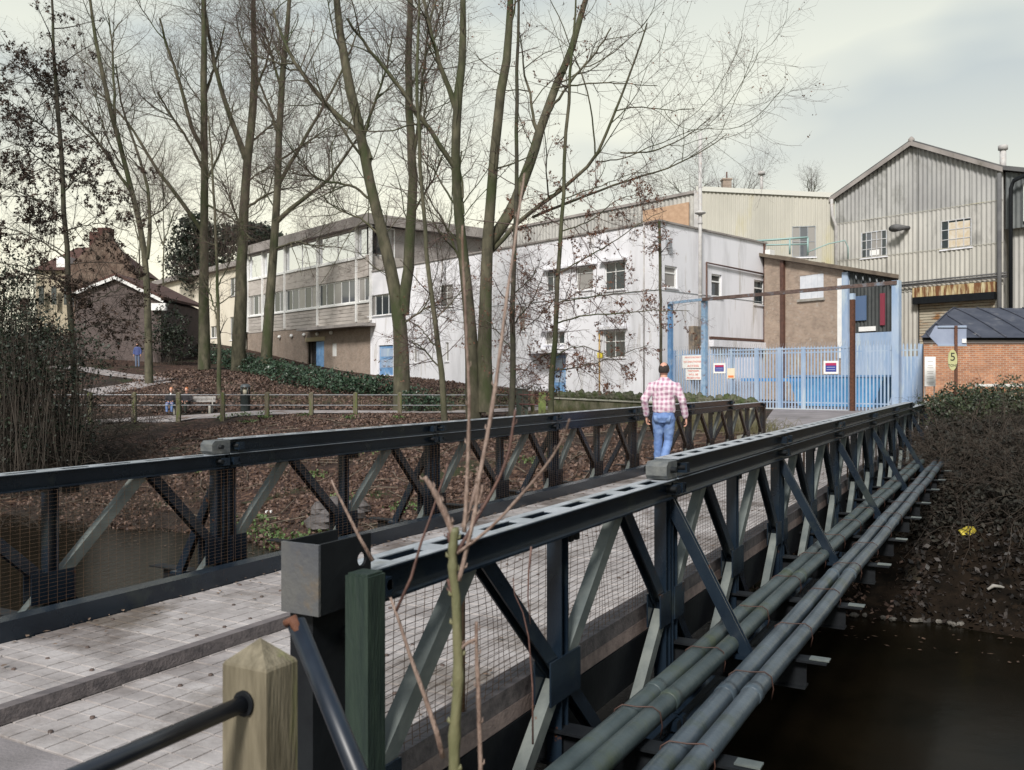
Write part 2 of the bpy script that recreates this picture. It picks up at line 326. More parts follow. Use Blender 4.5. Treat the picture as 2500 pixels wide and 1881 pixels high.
drape('path', [hit(200,850),hit(318/K,945/K),hit(405/K,931/K)], [2.6, 1.6], path_m, .035, 20)
drape('path', [hit(110,793),hit(197/K,900/K),hit(289/K,916/K),hit(405/K,929/K)], [1.5, 2.0], path_m, .03, 26)
# road from the bridge to the yard
mb = MB(); n1, n2 = 26, 10; vs = []
for i in range(n1+1):
    t = i/n1; y_ = 23.62+t*26; lo = 1.75-3.6*min(1, t*1.6)**1.2; hi = 5.85+(3.4*min(1, t*1.5))
    for k in range(n2+1):
        p = B(y_, lo+(hi-lo)*k/n2); vs.append((p.x, p.y, gz(p.x, p.y)+.035 if i > 1 else .0-.004))
mb.add(vs, [(i*(n2+1)+k, (i+1)*(n2+1)+k, (i+1)*(n2+1)+k+1, i*(n2+1)+k+1) for i in range(n1) for k in range(n2)], True)
tag(mb.build('road', road_m), kind='structure')
# abutments
mb = MB(); mb.obox((0,0,0), (SA,CA,0), (-CA,SA,0), (0,0,1), (23.66, 1.2, -1.9), (24.5, 6.3, -.012)); tag(mb.build('abutment', concrete), kind='structure')
mb = MB(); mb.obox((0,0,0), (SA,CA,0), (-CA,SA,0), (0,0,1), (1.75, 1.55, -2.3), (2.28, 6.3, -.14)); tag(mb.build('abutment', concrete), kind='structure')
mb = MB(); mb.obox((0,0,0), (SA,CA,0), (-CA,SA,0), (0,0,1), (-12, 1.75, -.3), (2.29, 5.9, -.004)); tag(mb.build('road', road_m), kind='structure')

# ------------------------------------------------------------ the bridge
P = 3.048; S0 = 2.301; LN, LF = 1.862, 5.642; LM = (LN+LF)/2
bridge = empty('truss_bridge', B(S0, LM, 0), math.radians(90)-AL, 'dark green-grey steel panel truss bridge with plank deck over the river', 'bridge')
YN, YF = LN-LM, LF-LM                   # near truss is at local y = -1.89, far at +1.89
ZT, ZB = .886, -.664
BATT = ((.03,.075),(.145,.05),(.26,.055),(.38,.05),(.5,.08),(.62,.05),(.735,.055),(.85,.05),(.97,.075))
def chord_mesh(mb, x0, x1, z0, z1):
    for s in (-1, 1):
        a, b_ = sorted((s*.032, s*.040)); mb.box((x0, a, z0), (x1, b_, z1))
        a, b_ = sorted((s*.032, s*.078)); mb.box((x0, a, z1), (x1, b_, z1+.006)); mb.box((x0, a, z0-.009), (x1, b_, z0))
    L_ = x1-x0
    for fx, w_ in BATT:
        c_ = x0+L_*fx; mb.box((c_-w_, -.0315, z1-.004), (c_+w_, .0315, z1+.003)); mb.box((c_-w_, -.031, z0-.006), (c_+w_, .031, z0+.002))
def flange_mesh(x0, x1, z1):             # top faces with sky sheen painted in: two flanges and the battens between them
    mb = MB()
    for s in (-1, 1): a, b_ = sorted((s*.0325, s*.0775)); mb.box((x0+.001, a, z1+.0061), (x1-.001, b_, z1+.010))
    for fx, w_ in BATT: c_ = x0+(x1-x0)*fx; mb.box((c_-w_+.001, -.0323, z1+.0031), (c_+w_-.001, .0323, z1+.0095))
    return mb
_pf = MB(); chord_mesh(_pf, .012, P-.012, ZT-.105, ZT-.009); chord_mesh(_pf, .012, P-.012, ZB+.009, ZB+.105)
for x_ in (.065, P-.065): _pf.ibar((x_,0,ZB+.10), (x_,0,ZT-.10), .076, .084, (1,0,0))
for x_ in (.055, P-.055):
    for z_ in (ZT-.06, ZB+.06): _pf.box((x_-.035, -.10, z_-.03), (x_+.035, .10, z_+.03))
me_core = _pf.mesh('truss_panel', steel)
def mesh_of(f, name, m): b_ = MB(); f(b_); return b_.mesh(name, m)
me_post = mesh_of(lambda b_: b_.ibar((0,0,ZB+.11), (0,0,ZT-.11), .076, .076, (1,0,0)), 'post', steel)
ZM = .111
def dg(x0, z0, x1, z1, k='s'):
    return lambda b_: (b_.bar if k == 'p' else b_.ibar)((x0,0,z0), (x1,0,z1), .074, .060, (0,1,0))
diag = []
for h in (0, 1):
    xa, xq, xb = .10+h*(P/2-.06), .762+h*P/2, P/2-.04+h*(P/2-.06)
    if h: xa, xb = P/2+.04, P-.10
    diag += [(xa, ZM+.03, xq-.05, ZT-.112, 'p'), (xb, ZM+.03, xq+.05, ZT-.112, 's'), (xa, ZM-.03, xq-.05, ZB+.112, 's'), (xb, ZM-.03, xq+.05, ZB+.112, 'p')]
me_dg = [(mesh_of(dg(*d[:5]), 'diagonal_brace', steel_pale if d[4] == 'p' else steel)) for d in diag]  # one brace slope gets the pale copy, its light painted in
def gus(x, half=0):
    def f(b_):
        w0 = -.02 if half == 1 else -.16; w1 = .02 if half == -1 else .16
        for s in (-.045, .036): b_.prism([Vector((x+w0, s, ZM-.10)), Vector((x+w1, s, ZM-.10)), Vector((x+w1, s, ZM+.10)), Vector((x+w0, s, ZM+.10))], (0, .009, 0))
    return f
me_gs = [mesh_of(gus(.06, 1), 'gusset_plate', steel), mesh_of(gus(P/2), 'gusset_plate', steel), mesh_of(gus(P-.06, -1), 'gusset_plate', steel)]
LAST = [None]
def COL_last(_): return LAST[0]
def ob(me, name, parent, loc=(0,0,0)):
    o = bpy.data.objects.new(name, me); link(o, parent); o.location = loc; LAST[0] = o; return o
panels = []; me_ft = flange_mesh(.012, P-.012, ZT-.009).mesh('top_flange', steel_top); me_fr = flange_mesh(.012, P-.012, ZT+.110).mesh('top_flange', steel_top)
for yy, nm in ((YN, 'near'), (YF, 'far')):
    for i in range(7):
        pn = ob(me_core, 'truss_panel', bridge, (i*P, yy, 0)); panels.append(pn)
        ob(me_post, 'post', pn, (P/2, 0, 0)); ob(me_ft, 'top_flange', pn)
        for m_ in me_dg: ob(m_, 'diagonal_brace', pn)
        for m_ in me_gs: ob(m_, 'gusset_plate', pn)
# chord reinforcement on bays 2-6, with solid end blocks
rc = MB(); chord_mesh(rc, .012, P-.012, ZT+.013, ZT+.110)
for x_ in (.10, P-.10): rc.box((x_-.03, -.11, ZT+.03), (x_+.03, .11, ZT+.09))
me_rc = rc.mesh('reinforcing_chord', steel)
eb = MB(); e = .014; pr = [(0,ZT+.03),(0,ZT+.085),(.03,ZT+.112),(.19,ZT+.112),(.19,ZT+.008),(.02,ZT+.008)]
eb.prism([Vector((x_, -.066, z_)) for x_, z_ in pr], (0, .132, 0)); me_eb = eb.mesh('end_block', cap_grey)
for yy in (YN, YF):
    for i in range(1, 6):
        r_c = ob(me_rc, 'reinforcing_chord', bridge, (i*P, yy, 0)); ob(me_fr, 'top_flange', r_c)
    ob(me_eb, 'end_block', bridge, (P-.178, yy, 0))
    o = ob(me_eb, 'end_block', bridge, (6*P+.12, yy, 0)); o.rotation_euler = (0, 0, math.pi)
# chord bolts at joints, hanging tags
jb = MB()
for i in range(0, 8):
    for z_ in ([ZT-.055]+([ZT+.062] if 1 <= i <= 6 else [])):
        for dx_ in (-.10, .08):
            jb.tube([(i*P+dx_, -.100, z_), (i*P+dx_, .100, z_)], .019, 6)
for i in range(7):
    for dx_ in (.10, .17): jb.box((i*P+P/2+dx_, -.02, ZT-.17), (i*P+P/2+dx_+.035, .02, ZT-.115))
me_jb = jb.mesh('chord_bolts', black_steel)
for yy in (YN, YF):
    o = ob(me_jb, 'chord_bolts', bridge, (0, yy, 0)); tag(o, kind='stuff')
# rakers: sloping braces from each joint out to the transom ends
for yy, sg in ((YN, -1), (YF, 1)):
    rk = MB(); rk.ibar((0, sg*.02, ZT-.13), (0, sg*.50, -.13), .07, .05, (1,0,0)); rk.box((-.05, sg*.50-.07, -.15), (.05, sg*.50+.07, -.125)); me_rk = rk.mesh('raker', steel)
    for i in range(1, 8): ob(me_rk, 'raker', bridge, (i*P-(.12 if i == 7 else -.0), yy, 0))
# transoms under the deck, sticking out each side
tm = MB(); yo = 2.83
tm.box((-.06, -yo, -.142), (.06, yo, -.130)); tm.box((-.05, -yo+.12, -.30), (.05, yo-.12, -.290)); tm.box((-.006, -yo+.12, -.290), (.006, yo-.12, -.142)); me_tm = tm.mesh('transom', black_steel)
tp_ = MB(); tp_.box((-.034, -yo-.01, -.128), (.034, -yo+.10, -.120)); me_tp = tp_.mesh('end_cleat', steel_pale)
for i in range(0, 15): ob(me_tm, 'transom', bridge, (min(max(i*P/2, .12), 7*P-.12)+(0.10 if 0 < i < 14 and i % 2 == 0 else 0), 0, 0)); ob(me_tp, 'end_cleat', COL_last(bridge))
# stringers, deck, curbs
RL, RR = 5.01-LM, 2.10-LM               # roadway edges in local y (1.258, -1.652)
sm_ = MB(); sm_.box((0, -.05, -.128), (7*P, .05, -.05)); me_st = sm_.mesh('stringer', black_steel)
for k in range(7): ob(me_st, 'stringer', bridge, (0, -1.62+k*.53, 0))
PW = .22; nrow = int(7*P/PW); 
def plank(v):
    pm = MB(); pm.box((.004, -1.450, -.046), (PW-.004, 1.450, -.006)); rs = np.random.RandomState(v); n_ = 24; wd = 2.9/n_
    for i in range(n_):
        g_ = .0030 if (i % 6) else .0060
        for h in (0, 1):
            x0 = .004+h*(PW/2-.002)+.0022; x1 = x0+PW/2-.0075; y0 = -1.45+i*wd+g_; y1 = -1.45+(i+1)*wd-.003; z_ = -rs.rand()*.0035
            pm.add([(x0,y0,-.006),(x1,y0,-.006),(x1,y1,-.006),(x0,y1,-.006),(x0+.001,y0+.001,z_),(x1-.001,y0+.001,z_),(x1-.001,y1-.001,z_-.001),(x0+.001,y1-.001,z_)], MB.BF[1:])
    return pm
me_pl = [plank(v).mesh('deck_plank', deck_wood if v % 3 else deck_wood_b) for v in range(8)]
for r_ in range(nrow):
    o = ob(me_pl[random.randrange(8)], 'deck_plank', bridge, (r_*PW, RR+1.455+random.uniform(-.003,.003), random.uniform(-.004,.001)))
    o.rotation_euler = (0, random.uniform(-.006,.006), random.uniform(-.0008,.0008))
bo = MB()
for r_ in range(nrow):
    for k in range(3):
        for e_ in (-.38, .38, 0):
            if random.random() < .42: bo.lathe((r_*PW+PW/2+random.uniform(-.03,.03), RR+.485+k*.97+e_+random.uniform(-.02,.02), 0), [(.013, -.004), (.011, .004), (0.001, .005)], 6)
tag(bo.build('plank_bolts', mat('bolt_dark', (.05,.035,.03), (.09,.06,.05), rough=.7), bridge, True), kind='stuff')
cb = MB(); cb.box((0, RL+.002, -.04), (7*P, RL+.13, .115)); cb.build('curb', steel, bridge, True, 'dark steel curb along the far side of the deck')
cb = MB(); cb.box((0, RR-.13, -.04), (7*P, RR-.002, .115)); cb.build('curb', curb_wood, bridge, True, 'brown timber curb along the near side of the deck')
cb = MB(); cb.box((0, YN+.105, -.045), (7*P, RR-.135, .03)); cb.build('edge_board', edge_wood, bridge, True)
for i in range(15):
    pass
cb = MB(); cb.box((0, YN+.098, -.30), (7*P, YN+.112, -.05)); cb.build('side_plate', black_steel, bridge, True)
# timber strip lying on the deck at the near entrance
st = MB(); p0 = B(1.2, 3.86); p1 = B(4.5, 3.84)
st.bar((p0.x, p0.y, .035), (p1.x, p1.y, .035), .066, .07, (0,0,1)); o = st.build('timber_strip', curb_wood); tag(o, 'long grey-brown timber strip lying on the planks by the steel box post', 'timber')
# grit and leaves gathered along the curbs
def _deb(n_, ya, yb, nm):
    rs = np.random.RandomState(n_); b_ = MB()
    for _ in range(n_):
        u_ = rs.rand()**2.2; x_ = rs.rand()*7*P; y_ = ya+(yb-ya)*u_; a_ = rs.rand()*6.28; s_ = .008+.018*rs.rand(); c_, d_ = math.cos(a_)*s_, math.sin(a_)*s_; z_ = .004+.008*rs.rand()
        b_.add([(x_-c_, y_-d_, z_), (x_+d_*.5, y_-c_*.5, z_+.006*rs.rand()), (x_+c_, y_+d_, z_), (x_-d_*.5, y_+c_*.5, z_+.006*rs.rand())], [(0,1,2,3)])
    tag(b_.build('curb_litter', mat('dry_leaf_grit', (.07,.045,.03), (.20,.14,.10), rough=.9, scale=12), bridge, True), kind='stuff')
_deb(420, RL-.01, RL-.55, 'a'); _deb(420, RR+.01, RR+.5, 'b')
# safety mesh on each bay, both trusses
def mesh_panel(wavy, z0, z1, n_v=47, n_h=31, r_=.0009):
    b_ = MB()
    for i in range(n_v+1):
        x_ = .01+i*(P-.02)/n_v; off = .02*math.sin(i*.7)*wavy
        if wavy:
            pts = [(x_+.02*wavy*math.sin(t*5+i*.35), off*math.sin(t*3.1), z0+(z1-z0)*t) for t in np.linspace(0, 1, 8)]
            for a, c_ in zip(pts, pts[1:]): b_.bar(a, c_, 2*r_, 2*r_)
        else: b_.box((x_-r_, -r_, z0), (x_+r_, r_, z1))
    for k in range(n_h+1):
        z_ = z0+(z1-z0)*k/n_h
        if wavy:
            pts = [(x_, .012*wavy*math.sin(x_*5+k*.2), z_+.008*wavy*math.sin(x_*4)) for x_ in np.linspace(.01, P-.01, 13)]
            for a, c_ in zip(pts, pts[1:]): b_.bar(a, c_, 2*r_, 2*r_, (0,1,0))
        else: b_.box((.01, -r_, z_-r_), (P-.01, r_, z_+r_))
    return b_
m1 = mesh_panel(0, -.02, ZT-.12).mesh('wire_mesh', wiremat); m1w = mesh_panel(1, -.02, ZT-.12).mesh('wire_mesh', wiremat); m1f = mesh_panel(0, -.02, ZT-.12, r_=.0006).mesh('wire_mesh', wiremat)
for i in range(7):
    tag(ob(m1w if i == 0 else m1, 'wire_mesh', bridge, (i*P, YN+.125, 0)), kind='stuff')
    tag(ob(m1f, 'wire_mesh', bridge, (i*P, YF-.125, 0)), kind='stuff')
mp_ = MB(); mp_.tube([(0,0,-.02), (0,0,ZT-.12)], .012, 6); me_mp = mp_.mesh('mesh_stay', wiremat)
for i in range(14): ob(me_mp, 'mesh_stay', bridge, (i*P/2+.38 if i else .9, YN+.137, 0))
# end posts with boxed heads
def endpost(yy, side):
    e_ = MB(); e_.box((-.20, yy-.02, ZB), (-.03, yy+.07, .79)); e_.build('end_post', black_steel, bridge, True)
    h_ = MB(); x0, x1, y0, y1, z0, z1 = -.25, 0.0, yy-.085, yy+.06, .80, 1.01; t_ = .010
    h_.box((x0, y0, z0), (x0+t_, y1, z1))                                  # end plate
    o1 = h_.build('head_plate', rusty_galv, bridge, True, 'grey rust-stained end plate of the post head')
    s_ = MB(); n_ = 16; r_ = .022; cx, cz = -.045, z1-.075                 # side plate with a round hole
    for yb, th in ((y0+.001, .010), (y1-.011, .010)):
        ring = [(cx+r_*math.cos(2*math.pi*k/n_), cz+r_*math.sin(2*math.pi*k/n_)) for k in range(n_)]
        outr = []
        for k in range(n_):
            a = 2*math.pi*k/n_; dx_, dz_ = math.cos(a), math.sin(a); t1 = 1e9
            if dx_ > 1e-6: t1 = min(t1, (x1-cx)/dx_)
            if dx_ < -1e-6: t1 = min(t1, (x0+t_+.001-cx)/dx_)
            if dz_ > 1e-6: t1 = min(t1, (z1-cz)/dz_)
            if dz_ < -1e-6: t1 = min(t1, (z0-cz)/dz_)
            outr.append((cx+dx_*t1, cz+dz_*t1))
        # square the corners
        for (X_, Z_) in ((x0+t_+.001, z0), (x1, z0), (x0+t_+.001, z1), (x1, z1)):
            j = min(range(n_), key=lambda k: (outr[k][0]-X_)**2+(outr[k][1]-Z_)**2); outr[j] = (X_, Z_)
        vs_ = [(x_, yb, z_) for x_, z_ in ring]+[(x_, yb, z_) for x_, z_ in outr]+[(x_, yb+th, z_) for x_, z_ in ring]+[(x_, yb+th, z_) for x_, z_ in outr]
        fs_ = []
        for k in range(n_):
            q = (k+1) % n_; fs_ += [(k, q, n_+q, n_+k), (2*n_+k, 3*n_+k, 3*n_+q, 2*n_+q), (k, 2*n_+k, 2*n_+q, q), (n_+k, n_+q, 3*n_+q, 3*n_+k)]
        s_.add(vs_, fs_)
    s_.box((x0+.02, y0+.012, z0), (x1, y1-.012, z0+.010))
    s_.tube([(-.05, y0-.03, .70), (-.05, y1+.02, .70)], .022, 10)
    s_.build('head_channel', black_steel, bridge, True)
endpost(YN, -1); endpost(YF, 1)
e_ = MB()
for yy in (YN, YF): e_.box((7*P+.02, yy-.06, ZB), (7*P+.16, yy+.06, ZT-.03))
e_.build('end_post', black_steel, bridge, True)

# ------------------------------------------------------------ service pipes
pr_ = .0495
def pipe(L_, s_a, s_b, m_, label, dz=0):
    b_ = MB(); n_ = 60; f = lambda s: B(s, L_+.004*math.sin(s*2.1+L_*9), -.07+dz+.005*math.sin(s*1.3+L_*20))
    b_.tube([f(s_a+(s_b-s_a)*i/n_) for i in range(n_+1)], pr_, 14)
    o = b_.build('service_pipe', m_); tag(o, label, 'pipe', 'pipes along the side of the bridge')
    s = s_a+1.9+random.random()*.6
    while s < s_b-1:
        j = MB(); j.tube([f(s-.05), f(s-.045), f(s+.045), f(s+.05)], [pr_*.98, pr_+.004, pr_+.004, pr_*.98], 14); j.build('joint_sleeve', m_, o); s += 3.1
    return o
PL = [1.57, 1.457, 1.24, 1.123]
pipe(PL[0], -1.0, 21.5, pipe_mat2, 'innermost greenish pipe, tight against the bridge truss')
pipe(PL[1], -1.0, 21.5, pipe_mat2, 'greenish pipe second from the truss, just inside the raker feet')
pipe(PL[2], -1.0, 20.0, pipe_mat, 'blue-grey pipe third from the truss, just outside the raker feet')
pipe(PL[3], -1.0, 20.0, pipe_mat, 'outermost blue-grey pipe over the dark water')
wt = mat('wire_tie', (.035,.016,.012), (.06,.028,.02), rough=.6)
k = 0
for pa, pb, ofs in ((PL[0], PL[1], .3), (PL[2], PL[3], .0)):
    s = 2.6+ofs
    grp = 'wire ties round the inner pipes' if pa == PL[0] else 'wire ties round the outer pipes'; nt_k = 0
    while s < 19.5:
        t_ = MB(); c0 = (pa+pb)/2
        nth = ['nearest','second','third','fourth','fifth','sixth','seventh','eighth','ninth','tenth','eleventh','twelfth','thirteenth','fourteenth','fifteenth','sixteenth','farthest'][min(nt_k, 16)]; nt_k += 1
        lab = '%s wire tie from the camera, looped over the two %s pipes' % (nth, 'greenish inner' if pa == PL[0] else 'blue-grey outer')
        pts = [B(s-.03, pa+(pr_+.004), -.10), B(s-.03, pa+(pr_+.004)*.8, -.07+pr_*.65), B(s-.02, pa+.01, -.07+pr_+.006), B(s, c0, -.07+pr_+.001), B(s+.02, pb-.01, -.07+pr_+.006), B(s+.03, pb-(pr_+.004)*.8, -.07+pr_*.65), B(s+.03, pb-(pr_+.004), -.10), B(s+.04, pb-(pr_)*.8, -.16)]
        t_.tube(pts, .0035, 5); o = t_.build('wire_tie', wt); tag(o, lab, 'wire tie', grp)
        s += 1.05

# ------------------------------------------------------------ near corner: posts, rail, strut, sapling
ux, uy = Vector((SA,CA,0)), Vector((-CA,SA,0))
fr = empty('wooden_post', B(1.385, 1.355, -.05), math.radians(90)-AL, 'pale square wooden post with pyramid top holding a black tube rail', 'post')
b_ = MB(); a_ = .05; h_ = .97
def tap(z, s): return [(-.045*s, -.06*s, z), (.045*s, -.06*s, z), (.045*s, .06*s, z), (-.045*s, .06*s, z)]
vs = tap(0,1)+tap(h_-.006,1)+tap(h_,.95)+[(0,0,h_+.045)]
b_.add(vs, [(0,3,2,1)]+[(i, (i+1)%4, (i+1)%4+4, i+4) for i in range(4)]+[(i+4, (i+1)%4+4, (i+1)%4+8, i+8) for i in range(4)]+[(i+8, (i+1)%4+8, 12) for i in range(4)])
b_.build('post_body', post_pale, fr, True)
hl = MB(); hl.tube([(-.052,-.002,.895),(-.0455,-.002,.895)], .026, 14); hl.build('hole', black_steel, fr, True)
rl = MB(); rl.tube([B(1.345,1.353,.845), B(.9,1.353,.842), B(0,1.35,.84), B(-1.2,1.35,.84)], .017, 14); tag(rl.build('tube_rail', mat('black_tube', (.010,.012,.018), (.02,.024,.034), rough=.33, scale=8)), 'glossy black tube rail running into the pale wooden post', 'rail')
gp = MB(); c_ = B(2.16, 1.69)
gp.obox((c_.x, c_.y, 0), ux, uy, (0,0,1), (-.042,-.042,-1.3), (.042,.042,.915)); gp.obox((c_.x, c_.y, 0), ux, uy, (0,0,1), (-.036,-.036,.915), (.036,.036,.922))
tag(gp.build('wooden_post', post_green), 'dark green mossy wooden post against the end of the near truss', 'post')
sp_ = MB(); p0, p1 = W(640,1345,2.0), W(748,1610,1.86); p1 = p0+(p1-p0)*3.6
sp_.tube([p0, p0.lerp(p1,.3), p1], .021, 12); so = sp_.build('steel_strut', blue_black); tag(so, 'leaning blue-black steel tube under the box-headed end post', 'strut')
rb = MB(); rb.tube([p0+Vector((-.022,-.012,.000)), p0+Vector((-.004,-.014,.010)), p0+Vector((.010,-.020,-.015)), p0+Vector((.017,-.018,-.050))], [.009,.013,.012,.005], 8); rb.build('strut_bracket', rust, so)
# sapling
green_bark = mat('green_bark', (.075,.085,.035), (.15,.14,.075), rough=.6, scale=14, stretch=(1,1,.4), bump=.3, c3=(.20,.15,.10), s3=7, t3=.6)
pink_bark = mat('pinkish_shoot_bark', (.15,.10,.08), (.27,.20,.165), rough=.6, scale=40, stretch=(1,1,.3), bump=.5, c3=(.16,.09,.06), s3=14, t3=.62)
dark_bark = mat('dark_shoot_bark', (.07,.035,.03), (.13,.07,.055), rough=.6, scale=20, bump=.2)
YS = 1.62
sap = empty('cut_sapling', Vector((W(985,1590,YS).x, YS, gz(W(985,1590,YS).x, YS))), 0, 'green-stemmed sapling cut back at rail height, with pale upright shoots', 'sapling')
def Z7(x, y): return ((650+.4069*x)/K, (1150+.4069*y)/K)     # zoomed measurement frame
def shoot(pts, r, m_, name='shoot', Y=YS, ya=0, n=8):
    if name == 'shoot': r = (r[0]*.82, r[1]*.82)
    b = MB(); q = []; L_ = len(pts)
    P3 = [W(p[0], p[1], Y+ya*i/(L_-1)) for i, p in enumerate(pts)]
    # smooth subdivide
    out_ = []; rr = []
    for i in range(L_-1):
        for t in (0, .25, .5, .75):
            a, b0, c0, d0 = P3[max(i-1,0)], P3[i], P3[i+1], P3[min(i+2,L_-1)]
            v = .5*((2*b0)+(c0-a)*t+(2*a-5*b0+4*c0-d0)*t*t+(3*b0-a-3*c0+d0)*t**3)
            out_.append(v+Vector((random.uniform(-1,1), random.uniform(-1,1), 0))*r[0]*.08); u = (i+t)/(L_-1); rr.append(r[0]+(r[1]-r[0])*u)
            if random.random() < .25: rr[-1] *= 1.22
    out_.append(P3[-1]); rr.append(r[1])
    for i in range(2, len(out_)-1, 3):     # buds
        d_ = (out_[i+1]-out_[i]).normalized(); s_ = Vector((random.choice((-1,1)), random.uniform(-.5,.5), 0)); s_ = (s_-d_*s_.dot(d_)).normalized()
        b.tube([out_[i]+s_*rr[i]*.6, out_[i]+s_*(rr[i]+.003)+d_*.004, out_[i]+s_*(rr[i]+.003)+d_*.011], [rr[i]*.45, rr[i]*.42, .0004], 5)
    b.tube(out_, rr, n); return b.build(name, m_, sap)
shoot([(982,1720), Z7(1130,1590), Z7(1150,1300), Z7(1148,1050), Z7(1140,800), Z7(1120,600), Z7(1118,490), Z7(1130,340)], (.0102,.0072), green_bark, 'stem')
shoot([Z7(1132,400), Z7(1060,230), Z7(1000,110), Z7(950,35)], (.0078,.0045), pink_bark)
shoot([(1003,1150),(1008,1060),(1012,960),(1013,850),(1008,740),(1004,640),(1000,560),(999,488)], (.0042,.0020), pink_bark)
shoot([(1000,1140),(1030,1050),(1055,930),(1075,800),(1095,640),(1110,540),(1122,450),(1133,375)], (.0052,.0022), pink_bark, ya=.15)
shoot([(990,1190),(1030,1120),(1075,1040),(1098,980),(1107,930),(1113,885)], (.0038,.0022), dark_bark)
shoot([(988,1195),(1060,1140),(1130,1065),(1180,1005),(1215,950),(1230,906)], (.0036,.0020), pink_bark, ya=-.1)
shoot([Z7(1155,660), Z7(1200,480), Z7(1250,260), Z7(1270,130), Z7(1278,35)], (.0050,.0036), pink_bark)
shoot([Z7(1270,200), Z7(1290,140), Z7(1297,85)], (.0030,.0024), pink_bark)
shoot([Z7(1120,450), Z7(1098,410), Z7(1092,370)], (.005,.003), dark_bark)
shoot([Z7(1130,740), Z7(1108,700), Z7(1090,650)], (.006,.004), dark_bark)
shoot([Z7(1165,1070), Z7(1210,1030), Z7(1262,1010)], (.0045,.0035), pink_bark)
shoot([Z7(1290,1900), Z7(1280,1590), Z7(1272,1300), Z7(1262,1050), Z7(1262,905)], (.0052,.0036), pink_bark)
def bramble(pts, r, lab, Y=1.75):
    b = MB(); b.tube([W(p[0], p[1], Y) for p in pts], [r*(1-.6*i/(len(pts)-1)) for i in range(len(pts))], 7); o = b.build('bare_shoot', dark_bark if r < .004 else pink_bark); return tag(o, lab, 'shoot')
bramble([Z7(780,840), Z7(870,640), Z7(930,430), Z7(985,280), Z7(1040,110), Z7(1080,0), (966,1000)], .0032, 'thin brown shoot arching from the green post up across the deck')
bramble([Z7(640,540), Z7(560,400), Z7(480,240), Z7(420,120), Z7(392,55)], .0052, 'straight pinkish stick leaning left over the chord, behind the green post', 2.2)
bramble([Z7(1060,1720), Z7(1020,1560), Z7(950,1350), Z7(860,1100), Z7(790,880), Z7(745,760)], .0060, 'olive stem slanting down right from the green post to the frame edge')
bramble([Z7(1600,1640), Z7(1598,1300), Z7(1575,1000), Z7(1540,850), Z7(1490,740), Z7(1480,640)], .0028, 'wispy dark twig hanging before the middle post of the first bay', 2.4)
bramble([Z7(1590,455), Z7(1575,600), Z7(1570,760), Z7(1585,920)], .0034, 'dark twig standing upright behind the mesh of the first bay', 2.6)
# ------------------------------------------------------------ buildings
white_r = mat('white_render', (.58,.58,.61), (.72,.72,.76), rough=.85, scale=1.3, stretch=(1,1,.16), bump=.15, bscale=30, lo=.30, hi=.52, c3=(.44,.41,.38), s3=1.6, t3=.62, c4=(.38,.35,.32), s4=.7, t4=.68)
cream_r = mat('cream_render', (.58,.53,.43), (.68,.63,.53), rough=.85, scale=.5, stretch=(1,1,.35), c3=(.40,.36,.28), s3=.8, t3=.6)
conc_band = mat('grey_fascia', (.22,.20,.19), (.31,.285,.27), rough=.8, scale=.8, stretch=(1,1,.5), c3=(.13,.12,.10), s3=1.0, t3=.6)
conc_lite = mat('spandrel_board', (.36,.33,.30), (.47,.43,.40), rough=.8, scale=.8, stretch=(1,1,4), c3=(.22,.19,.17), s3=1.0, t3=.58)
white_p = mat('white_paint', (.68,.68,.68), (.78,.78,.76), rough=.5, scale=3)
grey_p = mat('grey_paint', (.22,.24,.26), (.30,.32,.34), rough=.5, scale=3)
glass = mat('window_glass', (.03,.04,.045), rough=.06, spec=.8)
glass_m = mat('grey_window_glass', (.09,.10,.115), rough=.10, spec=.8); glass_c = mat('curtained_glass', (.26,.25,.24), rough=.2, spec=.6)
glass_b = mat('sky_window_glass', (.80,.82,.86), rough=.05, metal=.95)
dark_in = mat('dark_opening', (.012,.012,.014), rough=.9)
blue_p = mat('blue_door_paint', (.10,.22,.42), (.17,.33,.56), rough=.55, scale=2.5, c3=(.30,.38,.48), s3=3, t3=.58)
blue_f = mat('pale_blue_paint', (.24,.34,.50), (.36,.44,.56), rough=.5, scale=1.6, stretch=(1,1,.3), c3=(.42,.50,.56), s3=2.0, t3=.56)
roof_felt = mat('flat_roof_felt', (.07,.07,.075), (.12,.12,.12), rough=.9, scale=1)
corr = mat('corrugated_sheet', (.33,.325,.31), (.45,.44,.41), rough=.75, scale=.45, stretch=(1,1,.45), c3=(.24,.235,.22), s3=.8, t3=.55)
corr_c = mat('cream_corrugated_sheet', (.38,.37,.325), (.47,.455,.40), rough=.75, scale=.45, stretch=(1,1,.3), c3=(.42,.385,.24), s3=.5, t3=.60)
corr_d = mat('dark_corrugated_sheet', (.022,.026,.026), (.05,.055,.055), rough=.7, scale=1)
brick_o = brick_mat('orange_brick', (.40,.18,.09), (.28,.12,.065), (.40,.32,.25), axis='XY')
brick_t = brick_mat('tan_brick', (.34,.26,.20), (.26,.19,.145), (.36,.32,.28), axis='XY')
brick_b = brick_mat('brown_brick', (.24,.18,.14), (.30,.24,.20), (.30,.26,.22), axis='XY')
brick_dk = brick_mat('dark_brown_brick', (.075,.055,.052), (.095,.07,.065), (.11,.095,.09), axis='XY')
slate = mat('grey_sheet_roof', (.030,.034,.050), (.055,.06,.08), rough=.55, scale=1.5, c3=(.13,.13,.14), s3=2, t3=.6)
tile_r = mat('red_brown_tile', (.045,.022,.018), (.085,.04,.03), rough=.9, scale=3)
pipe_w = mat('painted_pipe', (.33,.32,.32), (.46,.45,.44), rough=.6, scale=3, c3=(.33,.25,.2), s3=4, t3=.62)
brown_p = mat('brown_downpipe', (.06,.03,.022), (.11,.055,.04), rough=.6, scale=5)

